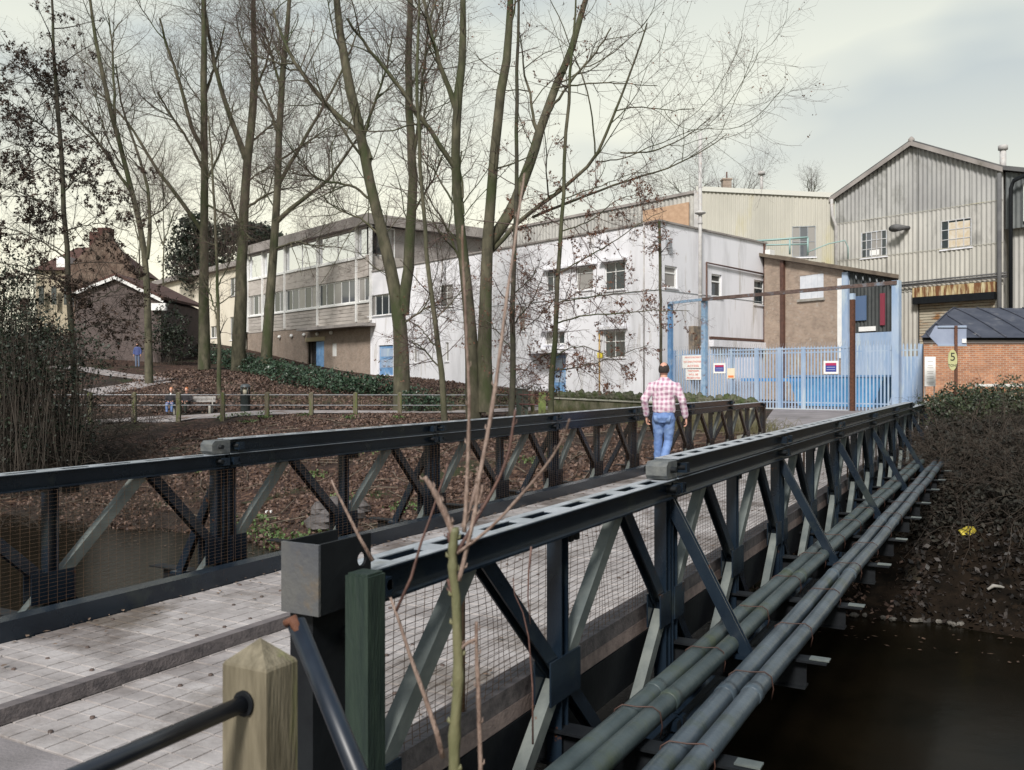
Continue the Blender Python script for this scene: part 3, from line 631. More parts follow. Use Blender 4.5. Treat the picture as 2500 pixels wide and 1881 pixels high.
class Wall:                              # vertical wall plane through P0 along unit direction d (ground plan); n points outwards
    def __init__(s, p0, d, n=None):
        s.p = Vector((p0[0], p0[1], 0)); s.d = Vector((d[0], d[1], 0)).normalized()
        s.n = Vector((s.d.y, -s.d.x, 0))
        if s.n.dot(-s.p) < 0: s.n = -s.n
    def t(s, dx):                        # t where the picture column dx meets the wall
        k = (dx*K-1250)/F                # (px+t dx) = k (py+t dy)
        return (k*s.p.y-s.p.x)/(s.d.x-k*s.d.y)
    def at(s, t, z=0, o=0): q = s.p+s.d*t+s.n*o; return Vector((q.x, q.y, z))
    def z(s, dx, dy): t = s.t(dx); return CH-(dy*K-HZ)/F*(s.p.y+s.d.y*t)
    def rect(s, x0, y0, x1, y1):         # picture rectangle -> t0,t1,z0,z1
        t0, t1 = s.t(x0), s.t(x1); xm = (x0+x1)/2; zt, zb = s.z(xm, y0), s.z(xm, y1)
        return (min(t0,t1), max(t0,t1), zb, zt)
    def box(s, mb, t0, t1, z0, z1, o0, o1):
        return mb.obox(s.p, s.d, s.n, (0,0,1), (t0, o0, z0), (t1, o1, z1))
def holes_wall(W_, mb, t0, t1, z0, z1, holes, depth=.14, thick=.3, topf=None):
    ts = sorted({t0, t1, *[h[0] for h in holes], *[h[1] for h in holes]}); zs = sorted({z0, z1, *[h[2] for h in holes], *[h[3] for h in holes]})
    ts = [t for t in ts if t0 <= t <= t1]; zs = [z for z in zs if z0 <= z <= z1]
    for a, b in zip(ts, ts[1:]):
        for c, d in zip(zs, zs[1:]):
            m = ((a+b)/2, (c+d)/2)
            if any(h[0] < m[0] < h[1] and h[2] < m[1] < h[3] for h in holes): continue
            mb.add([W_.at(a,c), W_.at(b,c), W_.at(b,d), W_.at(a,d)], [(0,1,2,3)])
    for h in holes:
        a, b, c, d = h
        for q in (((a,c),(b,c)), ((b,c),(b,d)), ((b,d),(a,d)), ((a,d),(a,c))):
            (ta,za), (tb,zb) = q; mb.add([W_.at(ta,za), W_.at(tb,zb), W_.at(tb,zb,-depth), W_.at(ta,za,-depth)], [(0,1,2,3)])
def window(W_, par, h, nx_=2, nz=1, frame=None, gl=None, depth=.14, fw=.05, trans=None, sill=True, broken=(), name='window', fz=None):
    t0, t1, z0, z1 = h; frame = frame or white_p; gl = gl or glass
    b = MB(); o0, o1 = -depth, -depth+.06
    W_.box(b, t0, t1, z0, z0+fw, o0, o1); W_.box(b, t0, t1, z1-fw, z1, o0, o1)
    W_.box(b, t0, t0+fw, z0+fw, z1-fw, o0, o1); W_.box(b, t1-fw, t1, z0+fw, z1-fw, o0, o1)
    for i in range(1, nx_): tt = t0+(t1-t0)*i/nx_; W_.box(b, tt-fw*.4, tt+fw*.4, z0+fw, z1-fw, o0, o1-.005)
    zz = [z0+(z1-z0)*k/nz for k in range(1, nz)] if fz is None else [z0+(z1-z0)*f for f in fz]
    for q in zz: W_.box(b, t0+fw, t1-fw, q-fw*.4, q+fw*.4, o0, o1-.009)
    f = b.build(name, frame, par)
    nt_ = nx_
    for i in range(nt_):
        p = MB(); W_.box(p, t0+.01+(t1-t0-.02)*i/nt_, t0+.01+(t1-t0-.02)*(i+1)/nt_-.002, z0+.01, z1-.01, -depth-.02, -depth+.02); p.build('pane', gl if (gl is not glass or random.random() < .62) else random.choice((glass_m, glass_c)), f)
    k = MB(); W_.box(k, t0-.02, t1+.02, z0-.02, z1+.02, -depth-.45, -depth-.40); k.build('dark_room', dark_in, f)
    if sill: s = MB(); W_.box(s, t0-.08, t1+.08, z0-.07, z0-.005, -.05, .07); s.build('sill', white_r, f)
    return f
def mass(W_, par, t0, t1, z0, z1, depth, m, name='wall_block', inset=.5):       # the hidden bulk of a building behind its front walls
    b = MB(); W_.box(b, t0, t1, z0, z1, -depth, -inset); return b.build(name, m, par)

C0 = (7.6, 46.8); D1 = (-.636, .771); D2 = (.70, .714)
WA = Wall(C0, D1); WB = Wall(C0, D2)
ZR = 9.59
# --- white rendered building
wb = empty('white_building', (C0[0], C0[1], .4), 0, 'long two-storey white rendered building behind the trees, left of the blue gates', 'building')
up = [WA.rect(1180,580,1207,630), WA.rect(1244,571,1281,627), WA.rect(1306,566,1350,627), WA.rect(949,616,978,663), WA.rect(796,636,852,681), WA.rect(1119,662,1134,716)]
lo_ = [WA.rect(1177,716,1219,744), WA.rect(1305,716,1350,773), WA.rect(893,741,900,784), WA.rect(962,740,969,781)]
dr1 = WA.rect(1193,765,1222,852); dr2 = WA.rect(818,746,849,813)
dr1 = (dr1[0], dr1[1], gz(*WA.at(dr1[0]).xy)+.1, dr1[3]); dr2 = (dr2[0], dr2[1], gz(*WA.at(dr2[0]).xy)+.1, dr2[3])
tA = WA.t(800); tmin = 0
b = MB(); holes_wall(WA, b, 0, tA, -.6, ZR, up+lo_+[dr1, dr2]); b.build('front_wall', white_r, wb)
side = [WB.rect(1436,575,1463,622), WB.rect(1537,593,1559,642), WB.rect(1629,606,1652,659)]
tB = WB.t(1655)
b = MB(); holes_wall(WB, b, 0, tB, -.6, ZR, side); b.build('side_wall', white_r, wb)
nxs = [2,1,2,2,4,1]
for h, n_ in zip(up, nxs): window(WA, wb, h, n_, 1, fz=(.66,) if n_ < 4 else None)
for h, n_ in zip(lo_, [3,2,1,1]): window(WA, wb, h, n_, 1, fz=(.62,) if n_ == 2 else None)
for h in side: window(WB, wb, h, 1, 1, fw=.09, fz=(.68,))
for h, nm in ((dr1, 1), (dr2, 2)):
    b = MB(); WA.box(b, h[0]+.03, h[1]-.03, h[2], h[3]-.04, -.14, -.09); d_ = b.build('door', blue_p, wb, label='blue door with peeling paint')
    for zz in (.25, .62):
        q = MB(); WA.box(q, h[0]+.15, h[1]-.15, h[2]+(h[3]-h[2])*zz, h[2]+(h[3]-h[2])*(zz+.27), -.092, -.082); q.build('door_panel', blue_f, d_)
b = MB(); t0, t1, z0, z1 = WA.rect(1166,755,1228,764); WA.box(b, t0, t1, z0, z1, 0, 1.1); WA.box(b, t1-.14, t1, dr1[2]-.2, z0, .0, 1.0); b.build('porch', white_r, wb)
for r_ in ((1172,712,1224,716), (1296,706,1356,712), (1300,560,1356,565), (1175,576,1290,579)):
    b = MB(); t0, t1, z0, z1 = WA.rect(*r_); WA.box(b, t0, t1, z0, z1, .003, .28); b.build('window_hood', white_r, wb)
b = MB(); WA.box(b, -.12, tA, ZR, ZR+.10, -.35, .09); b.build('parapet_cap', conc_band, wb)
b = MB(); WB.box(b, .05, tB, ZR+.003, ZR+.10, -.35, .09); b.build('parapet_cap', conc_band, wb)
b = MB(); pts = [WA.at(.3, ZR-.35), WA.at(tA, ZR-.35), WA.at(tA, ZR-.35, -9), WB.at(tB, ZR-.35, -5), WB.at(tB-.1, ZR-.35, -.3)]; b.add(pts, [(0,1,2,3,4)]); b.build('flat_roof', roof_felt, wb)
b = MB(); WA.box(b, 0, tA, 6.05, 6.09, .002, .02); WB.box(b, 0.03, tB, 6.05, 6.09, .002, .02); b.build('string_course', grey_p, wb)
# drainpipes and the ledge on the side wall
b = MB(); tq = WB.t(1523); z1 = WB.z(1523,568); z0 = .4; b.tube([WB.at(tq,z0,.1), WB.at(tq,z1,.1), WB.at(WB.t(1650), z1-.12, .1)], .055, 8); b.build('drainpipe', brown_p, wb)
b = MB(); t0, t1, z0, z1 = WB.rect(1532,738,1656,752); WB.box(b, t0, t1, z0, z1, 0, .30); b.build('ledge', white_r, wb)
b = MB(); t0, t1, z0, z1 = WB.rect(1532,731,1656,736); WB.box(b, t0, t1, z0, z1, 0, .16); b.build('ledge', brown_p, wb)
b = MB(); tq = WB.t(1650); WB.box(b, tq-.1, tq+.0, .4, ZR, .02, .12); b.build('drainpipe', brown_p, wb)
for (x_, y_) in ((1641,520), (1480,455)):
    b = MB(); q = WB if x_ > 1600 else WA
# flood lamp, alarm box
b = MB(); tq, zq = WB.t(1654), WB.z(1654,549); WB.box(b, tq-.3, tq+.25, zq-.2, zq+.2, .05, .45); b.build('floodlight', white_p, wb)
b = MB(); tq, zq = WB.t(1441), WB.z(1441,528); WB.box(b, tq-.15, tq+.15, zq-.22, zq+.22, .0, .22); b.build('wall_light', grey_p, wb)
b = MB(); tq = WB.t(1496); WB.box(b, tq-.4, tq+.4, 1.5, 4.3, .02, .35); b.build('meter_cabinet', mat('rust_stained_box', (.10,.09,.08), (.26,.20,.14), rough=.7, scale=4), wb)
# tall flue
b = MB(); tq = WB.t(1503); z1 = WB.z(1503,290); b.tube([WB.at(tq,1.2,.28), WB.at(tq,z1,.28)], .100, 12)
for zz in (3.2, 6.0, 9.9): b.lathe(WB.at(tq,zz,.28), [(.10,-.06),(.125,-.05),(.125,.05),(.10,.06)], 12)
b.lathe(WB.at(tq, WB.z(1503,462), .28), [(.13,-.1),(.30,-.02),(.30,.04),(.13,.12)], 14)
fl = b.build('flue', pipe_w, None); tag(fl, 'tall thin white flue rising up the side wall past the roofline', 'flue')
# conduits
b = MB(); b.tube([WA.at(1.0, ZR, .05), WA.at(1.0, .6, .05)], .045, 6); b.build('drainpipe', pipe_w, wb)
b = MB(); b.tube([WA.at(WA.t(1296), 4.0, .05), WA.at(WA.t(1296), .6, .05)], .04, 6); b.build('drainpipe', mat('ochre_pipe', (.45,.28,.08), (.5,.34,.12), rough=.6), wb)
# pink graffiti and small yellow sign: flat print on the wall
gr = MB(); random.seed(3)
t0, t1, z0, z1 = WA.rect(1139,761,1164,791)
for k in range(9):
    pts = [(t0+(t1-t0)*random.random(), z0+(z1-z0)*random.random()) for _ in range(3)]
    for a, c in zip(pts, pts[1:]):
        v = Vector((c[0]-a[0], c[1]-a[1])); n_ = Vector((-v.y, v.x)).normalized()*.05
        gr.add([WA.at(a[0]-n_.x,a[1]-n_.y,.006+k*.002), WA.at(c[0]-n_.x,c[1]-n_.y,.006+k*.002), WA.at(c[0]+n_.x,c[1]+n_.y,.006+k*.002), WA.at(a[0]+n_.x,a[1]+n_.y,.006+k*.002)], [(0,1,2,3)])
gr.build('graffiti', mat('pink_spray_paint', (.55,.16,.52), rough=.6), wb)
b = MB(); t0, t1, z0, z1 = WA.rect(1291,762,1303,774); WA.box(b, t0, t1, z0, z1, .01, .03); o = b.build('wall_sign', mat('yellow_sign', (.75,.62,.05), rough=.5)); tag(o, 'small yellow sign on the white wall left of the ground-floor window', 'sign')

# --- concrete and glass block at the left
tL = WA.t(535); TL = 14.0
cb_ = empty('glazed_block', WA.at(tA, 1.8), 0, 'three-storey grey and glass block with sky-reflecting top windows, left of the white building', 'building')
def WAb(par, name, t0, t1, z0, z1, o0, o1, m): b = MB(); WA.box(b, t0, t1, z0, z1, o0, o1); return b.build(name, m, par)
drb = WA.rect(663,738,700,790); drb = (drb[0], drb[1], drb[3]-2.3, drb[3]); vent = WA.rect(717,742,727,770)
b = MB(); holes_wall(WA, b, tA+.01, tL, .8, 5.75, [drb, vent]); b.build('brick_base', brick_b, cb_)
b = MB(); WA.box(b, drb[0]+.03, (drb[0]+drb[1])/2, drb[2], drb[3]-.03, -.13, -.08); b.build('door', blue_p, cb_, label='pale blue half-open door')
b = MB(); WA.box(b, drb[0]-.1, drb[1]+.1, drb[2], drb[3], -.6, -.5); b.build('dark_opening', dark_in, cb_)
b = MB(); WA.box(b, vent[0], vent[1], vent[2], vent[3], -.12, -.06); b.build('vent', white_p, cb_)
b = MB(); WA.box(b, drb[0]-.2, drb[1]+.2, drb[3]+.02, drb[3]+.35, 0, .05); b.build('lintel', mat('lintel', (.45,.38,.24), rough=.8), cb_)
t0, t1, z0, z1 = WA.rect(660,703,812,712); WAb(cb_, 'canopy', WA.t(812), WA.t(668), 5.45, 5.68, .02, 1.2, conc_band)
for k in range(5): WAb(cb_, 'spandrel_board', tA+.02, tL, 5.78+k*.30, 5.78+k*.30+.275, -.3, .04+(k % 2)*.015, conc_lite)
WAb(cb_, 'sill_band', tA+.02, tL, 7.29, 7.42, -.3, .14, white_p)
WAb(cb_, 'spandrel', tA+.02, tL, 9.3, 9.85, -.3, .06, conc_lite); WAb(cb_, 'spandrel', tA+.02, tL, 9.87, 10.75, -.3, .03, conc_lite)
WAb(cb_, 'sill_band', tA+.02, tL, 10.76, 10.92, -.3, .12, white_p)
WAb(cb_, 'roof_fascia', tA-.5, tL+.3, 13.2, TL, -15, .55, conc_band)
fin = [WA.t(x) for x in (803, 772, 688, 617, 569, 537)]
for t_ in fin: WAb(cb_, 'fin', t_-.09, t_+.09, 5.9, 13.2, .0, .17, white_p)
for a, c in zip(fin, fin[1:]):
    a, c = min(a,c)+.1, max(a,c)-.1
    n_ = max(2, round((c-a)/1.15)); window(WA, cb_, (a, c, 7.43, 9.29), n_, 1, fw=.10, depth=.1, sill=False)
    window(WA, cb_, (a, c, 10.93, 13.19), max(1, n_//2), 1, fw=.09, depth=.1, gl=glass_b, sill=False)
mass(WA, cb_, tA+.3, tL-.1, 0, 13.2, 14, conc_band)
# side return of the top floor above the white roof, blue-tinted windows
WC = Wall(WA.at(tA).xy, D2)
tc_ = 15.0
for z0, z1, m, o1 in ((9.3, 10.9, conc_lite, .03), (13.2, TL+.003, conc_band, .5)):
    b = MB(); WC.box(b, -.25, tc_, z0, z1, -.3, o1); b.build('top_floor_band', m, cb_)
bl_glass = mat('blue_glass', (.07,.12,.22), rough=.12, spec=.8)
for k in range(6):
    a = .1+k*2.45; window(WC, cb_, (a, a+2.3, 10.93, 13.19), 2, 1, fw=.1, depth=.1, gl=bl_glass if k % 2 else glass, sill=False)
mass(WC, cb_, 1.8, tc_, 9.2, 13.2, 8, conc_band)
for k in range(5):                       # round lamps along the brick base
    b = MB(); q = WA.at(tA+6+k*2.4+.0, 5.2, .12)
    if WA.t(735) < tA+6+k*2.4: b.lathe(q, [(.001,-.17),(.12,-.12),(.17,0),(.12,.12),(.001,.17)], 10); b.build('globe_lamp', white_p, cb_)

# --- cream extension farther left
ce = empty('cream_building', WA.at(tL+.5, 4.5), 0, 'cream rendered low wing with grey roof edge at the far end of the glazed block', 'building')
tE = tL+26
hs = [WA.rect(497,685,512,735), WA.rect(497,600,512,640), WA.rect(455,705,468,730), (tL+2.2, tL+3.6, 5.5, 8.0)]
b = MB(); holes_wall(WA, b, tL+.32, tE, 2.5, 12.4, hs[:3]); b.build('front_wall', cream_r, ce)
for h in hs[:3]: window(WA, ce, h, 2, 1)
WAb(ce, 'roof_fascia', tL+.32, tE+.3, 12.4, 12.9, -12, .5, conc_band); mass(WA, ce, tL+.4, tE-.1, 2.5, 12.4, 10, cream_r)
# --- hall behind the white building, brick patch
R0 = (12.2, 60.0); WR = Wall(R0, D1)
rh = empty('grey_hall', (R0[0], R0[1], .4), 0, 'grey sheet-clad hall rising behind the white building, with an orange brick corner', 'building')
def corrugated(W_, mb, t0, t1, zf0, zf1, pitch=.30, amp=.035, seg=6, o=0.0):
    n_ = max(4, int((t1-t0)/pitch*seg)); vs = []
    for i in range(n_+1):
        t = t0+(t1-t0)*i/n_; off = o+amp*math.sin(2*math.pi*(t-t0)/pitch); vs += [W_.at(t, zf0(t) if callable(zf0) else zf0, off), W_.at(t, zf1(t) if callable(zf1) else zf1, off)]
    return mb.add(vs, [(2*i, 2*i+2, 2*i+3, 2*i+1) for i in range(n_)], False)
b = MB(); corrugated(WR, b, 0, 22, 8.5, 13.75, .36, .03); b.build('cladding', corr, rh)
WAx = WR; b = MB(); WR.box(b, -.1, 22, 13.76, 13.95, -.4, .12); b.build('roof_edge', conc_band, rh)
bt0, bt1, bz0, bz1 = WR.rect(1392,447,1490,500); b = MB(); WR.box(b, bt0, max(bt1, bt0+3), 8.4, bz1, .05, .16); b.build('brick_corner', mat('pale_orange_brick', (.40,.26,.17), (.50,.34,.23), rough=.85, scale=4), rh)
mass(WR, rh, .1, 22, .5, 13.75, 9, corr)
# cream corrugated wall between hall and gable shed
G0 = (20.7, 58.0); dv = Vector((G0[0]-R0[0], G0[1]-R0[1])); WH = Wall(R0, dv.normalized()); lH = dv.length
dkw = WH.rect(1711,489,1762,556)
zt = lambda t: 13.9-.85*t/lH
b = MB(); ts = sorted([.05, dkw[0], dkw[1], lH-.02])
corrugated(WH, b, .05, dkw[0], 5.0, zt, .26, .03); corrugated(WH, b, dkw[1], lH-.02, 5.0, zt, .26, .03)
corrugated(WH, b, dkw[0], dkw[1], 5.0, dkw[2], .26, .03); corrugated(WH, b, dkw[0], dkw[1], dkw[3], zt, .26, .03); b.build('cream_cladding', corr_c, rh)
window(WH, rh, dkw, 3, 2, frame=grey_p, depth=.05)
b = MB(); b.prism([WH.at(0,13.9,.13), WH.at(lH,13.05,.13), WH.at(lH,13.35,.13), WH.at(0,14.2,.13)], (-WH.n)*.5); b.build('roof_edge', mat('pale_roof_edge', (.50,.50,.46), rough=.8), rh)
b = MB(); WH.box(b, -.14, .16, .5, 13.9, -.02, .14); b.build('corner_post', pipe_w, rh)
b = MB(); b.tube([WH.at(lH-.25, 12.9, .3), WH.at(lH-.25, 11.9, .5), WH.at(lH+.0, 11.2, .35), WH.at(lH, 4, .3)], .1, 8); b.build('drainpipe', pipe_w, rh)
for (x_, y0, y1, r, cap) in ((1647,378,416,.11,1), (1570,372,392,.05,0)):
    p = WH.at(WH.t(x_), 0, -1.5); z1 = CH-(y0*K-HZ)/F*p.y; z0 = 13.5; b = MB(); b.tube([(p.x,p.y,z0), (p.x,p.y,z1)], r, 10)
    if cap: b.lathe((p.x,p.y,z1), [(.11,-.02),(.24,0),(.24,.2),(.11,.24),(.001,.25)], 12)
    o = b.build('vent_pipe', brown_p if not cap else pipe_w); tag(o, 'thin dark rod standing on the hall roof beside a stub chimney' if not cap else 'capped vent pipe standing on the cream hall roof', 'vent pipe')
b = MB(); p = WH.at(WH.t(1569), 0, -1.2); b.box((p.x-.28,p.y-.28,13.2), (p.x+.28,p.y+.28,14.75)); b.box((p.x-.34,p.y-.34,14.75), (p.x+.34,p.y+.34,14.85)); tag(b.build('stub_chimney', brick_b), 'short square brown chimney on the hall roof, left of the capped vent pipe', 'chimney')

# --- big gable shed
DG = Vector((.625, -.781)); WG = Wall(G0, DG); GW = 10.26; EV, RI = 13.0, 15.45
gs = empty('gable_shed', (G0[0], G0[1], .4), 0, 'large grey corrugated shed with pointed gable and rusty roller shutter', 'building')
zg = lambda t: EV+(RI-EV)*(1-abs(t-GW/2)/(GW/2)) if t < GW else EV-(t-GW)*.10
gw = [WG.rect(1861,500,1916,556), WG.rect(2033,474,2099,537)]
sh = WG.rect(1984,648,2150,745); sh = (sh[0], sh[1], .0, WG.z(2060,640))
cuts = sorted([0.02, GW, *[x for h in gw+[sh] for x in h[:2]]])
def band(lo_z, hi_f, m, nm='cladding'):
    b = MB()
    for a, c in zip(cuts, cuts[1:]):
        m_ = (a+c)/2; hs_ = sorted([h for h in gw+[sh] if h[0] < m_ < h[1]], key=lambda h: h[2]); z = lo_z; top = hi_f if not callable(hi_f) else 99
        for h in hs_:
            if h[3] <= z or h[2] >= top: continue
            if h[2] > z: corrugated(WG, b, a, c, z, h[2], .27, .035)
            z = h[3]
        if z < top: corrugated(WG, b, a, c, z, hi_f, .27, .035)
    b.build(nm, m, gs)
corr_up = mat('grey_weathered_sheet', (.26,.26,.26), (.36,.36,.35), rough=.8, scale=.5, stretch=(1,1,.45), c3=(.20,.20,.19), s3=.9, t3=.55)
corr_lo = mat('cream_grey_sheet', (.35,.34,.31), (.45,.435,.395), rough=.75, scale=.5, stretch=(1,1,.45), c3=(.33,.32,.29), s3=.9, t3=.60)
band(.3, 6.7, corr_lo); band(6.7, 9.0, corr_lo); band(9.0, 11.35, corr); band(11.35, zg, corr_up)
for zz in (11.35, 9.0, 6.7):
    b = MB(); WG.box(b, .02, GW, zz, zz+.03, .036, .05); b.build('sheet_lap', corr_c, gs)
for h, (a, c) in zip(gw, ((5,3),(4,3))):
    f = window(WG, gs, h, a, c, frame=mat('worn_white_frame', (.50,.53,.58), (.42,.40,.38), rough=.7, scale=6), depth=.03)
b = MB(); h = gw[1]; WG.box(b, h[0]+.42, h[1]-.1, h[2]+.1, h[3]-.15, -.012, -.004); b.build('boarded_pane', mat('peeling_board', (.50,.40,.26), (.58,.54,.48), rough=.8, scale=3), gs)
b = MB(); h = gw[0]; WG.box(b, h[0]+.55, h[1]-.5, h[2]+.12, h[2]+.45, -.004, .002); b.build('boarded_pane', white_p, gs)
for s, (ta, tb) in enumerate(((-.25, GW/2), (GW/2, GW+.1))):
    b = MB(); za, zb = (EV-.12, RI) if s == 0 else (RI, EV-.05)
    b.prism([WG.at(ta, za+.02, .30), WG.at(tb, zb+.02, .30), WG.at(tb, zb+.24, .30), WG.at(ta, za+.24, .30)], (-WG.n)*22); b.build('roof_slope', roof_felt, gs)
    b = MB(); b.prism([WG.at(ta, za-.12, .34), WG.at(tb, zb-.12, .34), WG.at(tb, zb+.15, .34), WG.at(ta, za+.15, .34)], (-WG.n)*.04); b.build('barge_board', conc_band, gs)
b = MB(); b.lathe(WG.at(GW/2, RI+.2, .2), [(.16,-.1),(.2,.05),(.05,.22),(.001,.23)], 8); b.build('finial', conc_band, gs)
mass(WG, gs, .1, GW-.1, .3, EV-.1, 21, corr)
# roller shutter with slats, hood
slat_m = mat('rusty_shutter_slat', (.35,.31,.24), (.42,.38,.30), rough=.6, scale=1.2, stretch=(1,1,2.5), c3=(.24,.12,.05), s3=.9, t3=.54)
nz_ = int((sh[3]-sh[2])/.16); sm1 = MB(); WG.box(sm1, sh[0]+.04, sh[1]-.04, sh[2], sh[2]+.13, -.10, -.04); sl0 = sm1.mesh('shutter_slat', slat_m, inv_of(gs))
for k in range(nz_-1): ob(sl0, 'shutter_slat', gs, (0,0,k*.16))
b = MB(); WG.box(b, sh[0]-.1, sh[1]+.1, sh[2], sh[3], -.35, -.12); b.build('shutter_backing', dark_in, gs)
b = MB(); WG.box(b, sh[0]-.15, sh[1]+.1, sh[3]-.35, sh[3]+.05, .04, .42); b.build('shutter_box', black_steel, gs)
b = MB(); WG.box(b, sh[0]-.2, sh[1]+.1, sh[3]+.052, sh[3]+.62, .04, .34); b.build('shutter_hood', mat('rust_streaked_hood', (.46,.36,.17), (.52,.46,.30), rough=.6, scale=1.2, stretch=(3,3,.4), c3=(.14,.055,.02), s3=1.6, t3=.47), gs)
for o_, z_ in ((.15, 1.05), (.25, .92), (.2, .82)):
    b = MB(); b.tube([WG.at(-.1, sh[3]+z_-.10, o_), WG.at(GW+.3, sh[3]+z_+.02, o_)], .05, 6); b.build('conduit', roof_felt, gs)
b = MB(); tq, zq = WG.t(1963), WG.z(1963,493); b.rings([(WG.at(tq,zq,.02), WG.d*.12, Vector((0,0,.12))), (WG.at(tq-.1,zq,.35), WG.d*.16, Vector((0,0,.14))), (WG.at(tq-.45,zq-.02,.75), WG.d*.42, Vector((0,0,.24)))], 12); b.build('horn_speaker', roof_felt, gs)
b = MB(); b.tube([WG.at(GW-.1, EV-.2, .25), WG.at(GW-.1, 1, .25)], .12, 8); b.build('drainpipe', roof_felt, gs)
p = WG.at(WG.t(2124), 0, -2.5); z1 = CH-(313*K-HZ)/F*p.y; b = MB(); b.tube([(p.x,p.y,12.8), (p.x,p.y,z1-.3)], .17, 12); b.lathe((p.x,p.y,z1-.32), [(.17,0),(.26,.02),(.26,.26),(.24,.28),(.001,.30)], 14)
tag(b.build('vent_pipe', pipe_w), 'white capped flue standing on the right roof slope of the gable shed', 'vent pipe')
# darker lean-to to the right of the gable
ds = empty('dark_shed', WG.at(GW+.2, .4), 0, 'dark sheet-clad bay adjoining the right end of the gable shed', 'building')
b = MB(); corrugated(WG, b, GW+.12, GW+9, 9.7, lambda t: EV-.1-(t-GW)*.28, .27, .03, o=.0); b.build('cladding', mat('slate_blue_sheet', (.07,.08,.085), (.13,.14,.14), rough=.7, scale=.6), ds)
b = MB(); corrugated(WG, b, GW+.12, GW+9, .3, 9.7, .27, .03, o=-.4); b.build('cladding', corr, ds)
b = MB(); b.prism([WG.at(GW+.1, EV-.05, .3), WG.at(GW+9, EV-2.6, .3), WG.at(GW+9, EV-2.36, .3), WG.at(GW+.1, EV+.19, .3)], (-WG.n)*20); b.build('roof_slope', roof_felt, ds)
window(WG, ds, (GW+1.1, GW+3.0, 10.0, 12.0), 3, 3, frame=white_p, depth=-.10, sill=False)
b = MB(); b.tube([WG.at(GW+3, 13.0, .5), WG.at(GW+.75, 12.2, .5), WG.at(GW+.6, 11.8, .5), WG.at(GW+.6, 1, .5)], .11, 8); b.build('drainpipe', black_steel, ds)

# --- tan brick block with mono-pitch roof
T0 = (15.1, 54.2); T1 = (20.0, 47.0); WT = Wall(T0, Vector((T1[0]-T0[0], T1[1]-T0[1]))); lT = (Vector(T1)-Vector(T0)).length
tb_ = empty('brick_workshop', (T0[0], T0[1], .3), 0, 'tan brick workshop with sloping roof edge and boarded window, ending in dark sheeting', 'building')
za, zb = WT.z(1668,552), WT.z(1940,606)
tcol = WT.t(1822)
ztt = lambda t: za+(zb-za)*t/lT
bw = WT.rect(1727,570,1779,645)
b = MB(); holes_wall(WT, b, 0, tcol, .0, ztt(tcol)-.02, [bw]); b.prism([WT.at(0, ztt(tcol)-.02), WT.at(tcol, ztt(tcol)-.02), WT.at(tcol, ztt(tcol)), WT.at(0, ztt(0))], (-WT.n)*.3); b.build('brick_wall', brick_t, tb_)
for k in range(4):
    w_ = (bw[1]-bw[0])/4; b = MB(); WT.box(b, bw[0]+k*w_+.01, bw[0]+(k+1)*w_-.01, bw[2], bw[3]-(.25 if k in (0,3) else 0), -.07, -.03+.008*k); b.build('window_board', mat('white_board', (.52,.55,.60), (.62,.64,.68), rough=.6, scale=3), tb_)
b = MB(); WT.box(b, bw[0]-.1, bw[1]+.1, bw[2]-.15, bw[2]-.01, -.02, .1); b.build('sill', concrete, tb_)
b = MB(); pl4 = [(WT.at(-.3,za+.05,.35)),(WT.at(lT+.3,zb+.05,.35)),Vector((22.9,54.2,zb+.05)),Vector((18.3,57.0,za+.05))]; b.add(pl4+[p_+Vector((0,0,.2)) for p_ in pl4], MB.BF); b.build('roof', mat('brown_roof_edge', (.09,.07,.055), (.15,.12,.09), rough=.9, scale=2), tb_)
tq = WT.t(1693); b = MB(); WT.box(b, tq-.12, tq+.12, .3, ztt(tq)-.05, .0, .2); b.build('downpipe', brown_p, tb_)
b = MB(); WT.box(b, tcol-.02, WT.t(1834), .0, ztt(tcol)-.1, -.05, .12); b.build('corner_column', blue_f, tb_)
b = MB(); WT.box(b, tcol-.35, tcol-.04, 2.6, ztt(tcol)-.4, .0, .06); b.build('corner_pipe', white_p, tb_)
zs = WT.z(1880,718); b = MB(); corrugated(WT, b, WT.t(1836), lT, zs, ztt, .22, .03); b.build('dark_cladding', corr_d, tb_)
b = MB(); WT.box(b, WT.t(1835), lT, .2, zs-.02, -.05, .03); b.build('blue_panel', blue_f, tb_)
for r_, m_ in (((1846,640,1873,693), grey_p), ((1903,634,1913,703), mat('red_strip', (.20,.03,.05), rough=.5)), ((1857,706,1893,716), white_p)):
    b = MB(); t0, t1, z0, z1 = WT.rect(*r_); WT.box(b, t0, t1, z0, z1, .04, .09); b.build('window' if m_ is grey_p else ('painted_strip' if m_ is not white_p else 'notice_board'), m_ if m_ is not grey_p else bl_glass, tb_)
for k in range(6):
    t_ = WT.t(1852+k*15); b = MB(); b.tube([WT.at(t_, ztt(t_)-.35, .09), WT.at(t_, ztt(t_)-.1, .12)], .05, 5); b.build('eaves_bracket', grey_p, tb_)
b = MB(); pl4 = [WT.at(.1,.2,-.3),WT.at(lT-.05,.2,-.12),Vector((22.7,54.0,.2)),Vector((18.2,56.8,.2))]; b.add(pl4+[Vector((p_.x,p_.y,zb-.2 if i_ in (1,2) else zb+.3)) for i_, p_ in enumerate(pl4)], MB.BF); b.build('rear_block', brick_t, tb_)
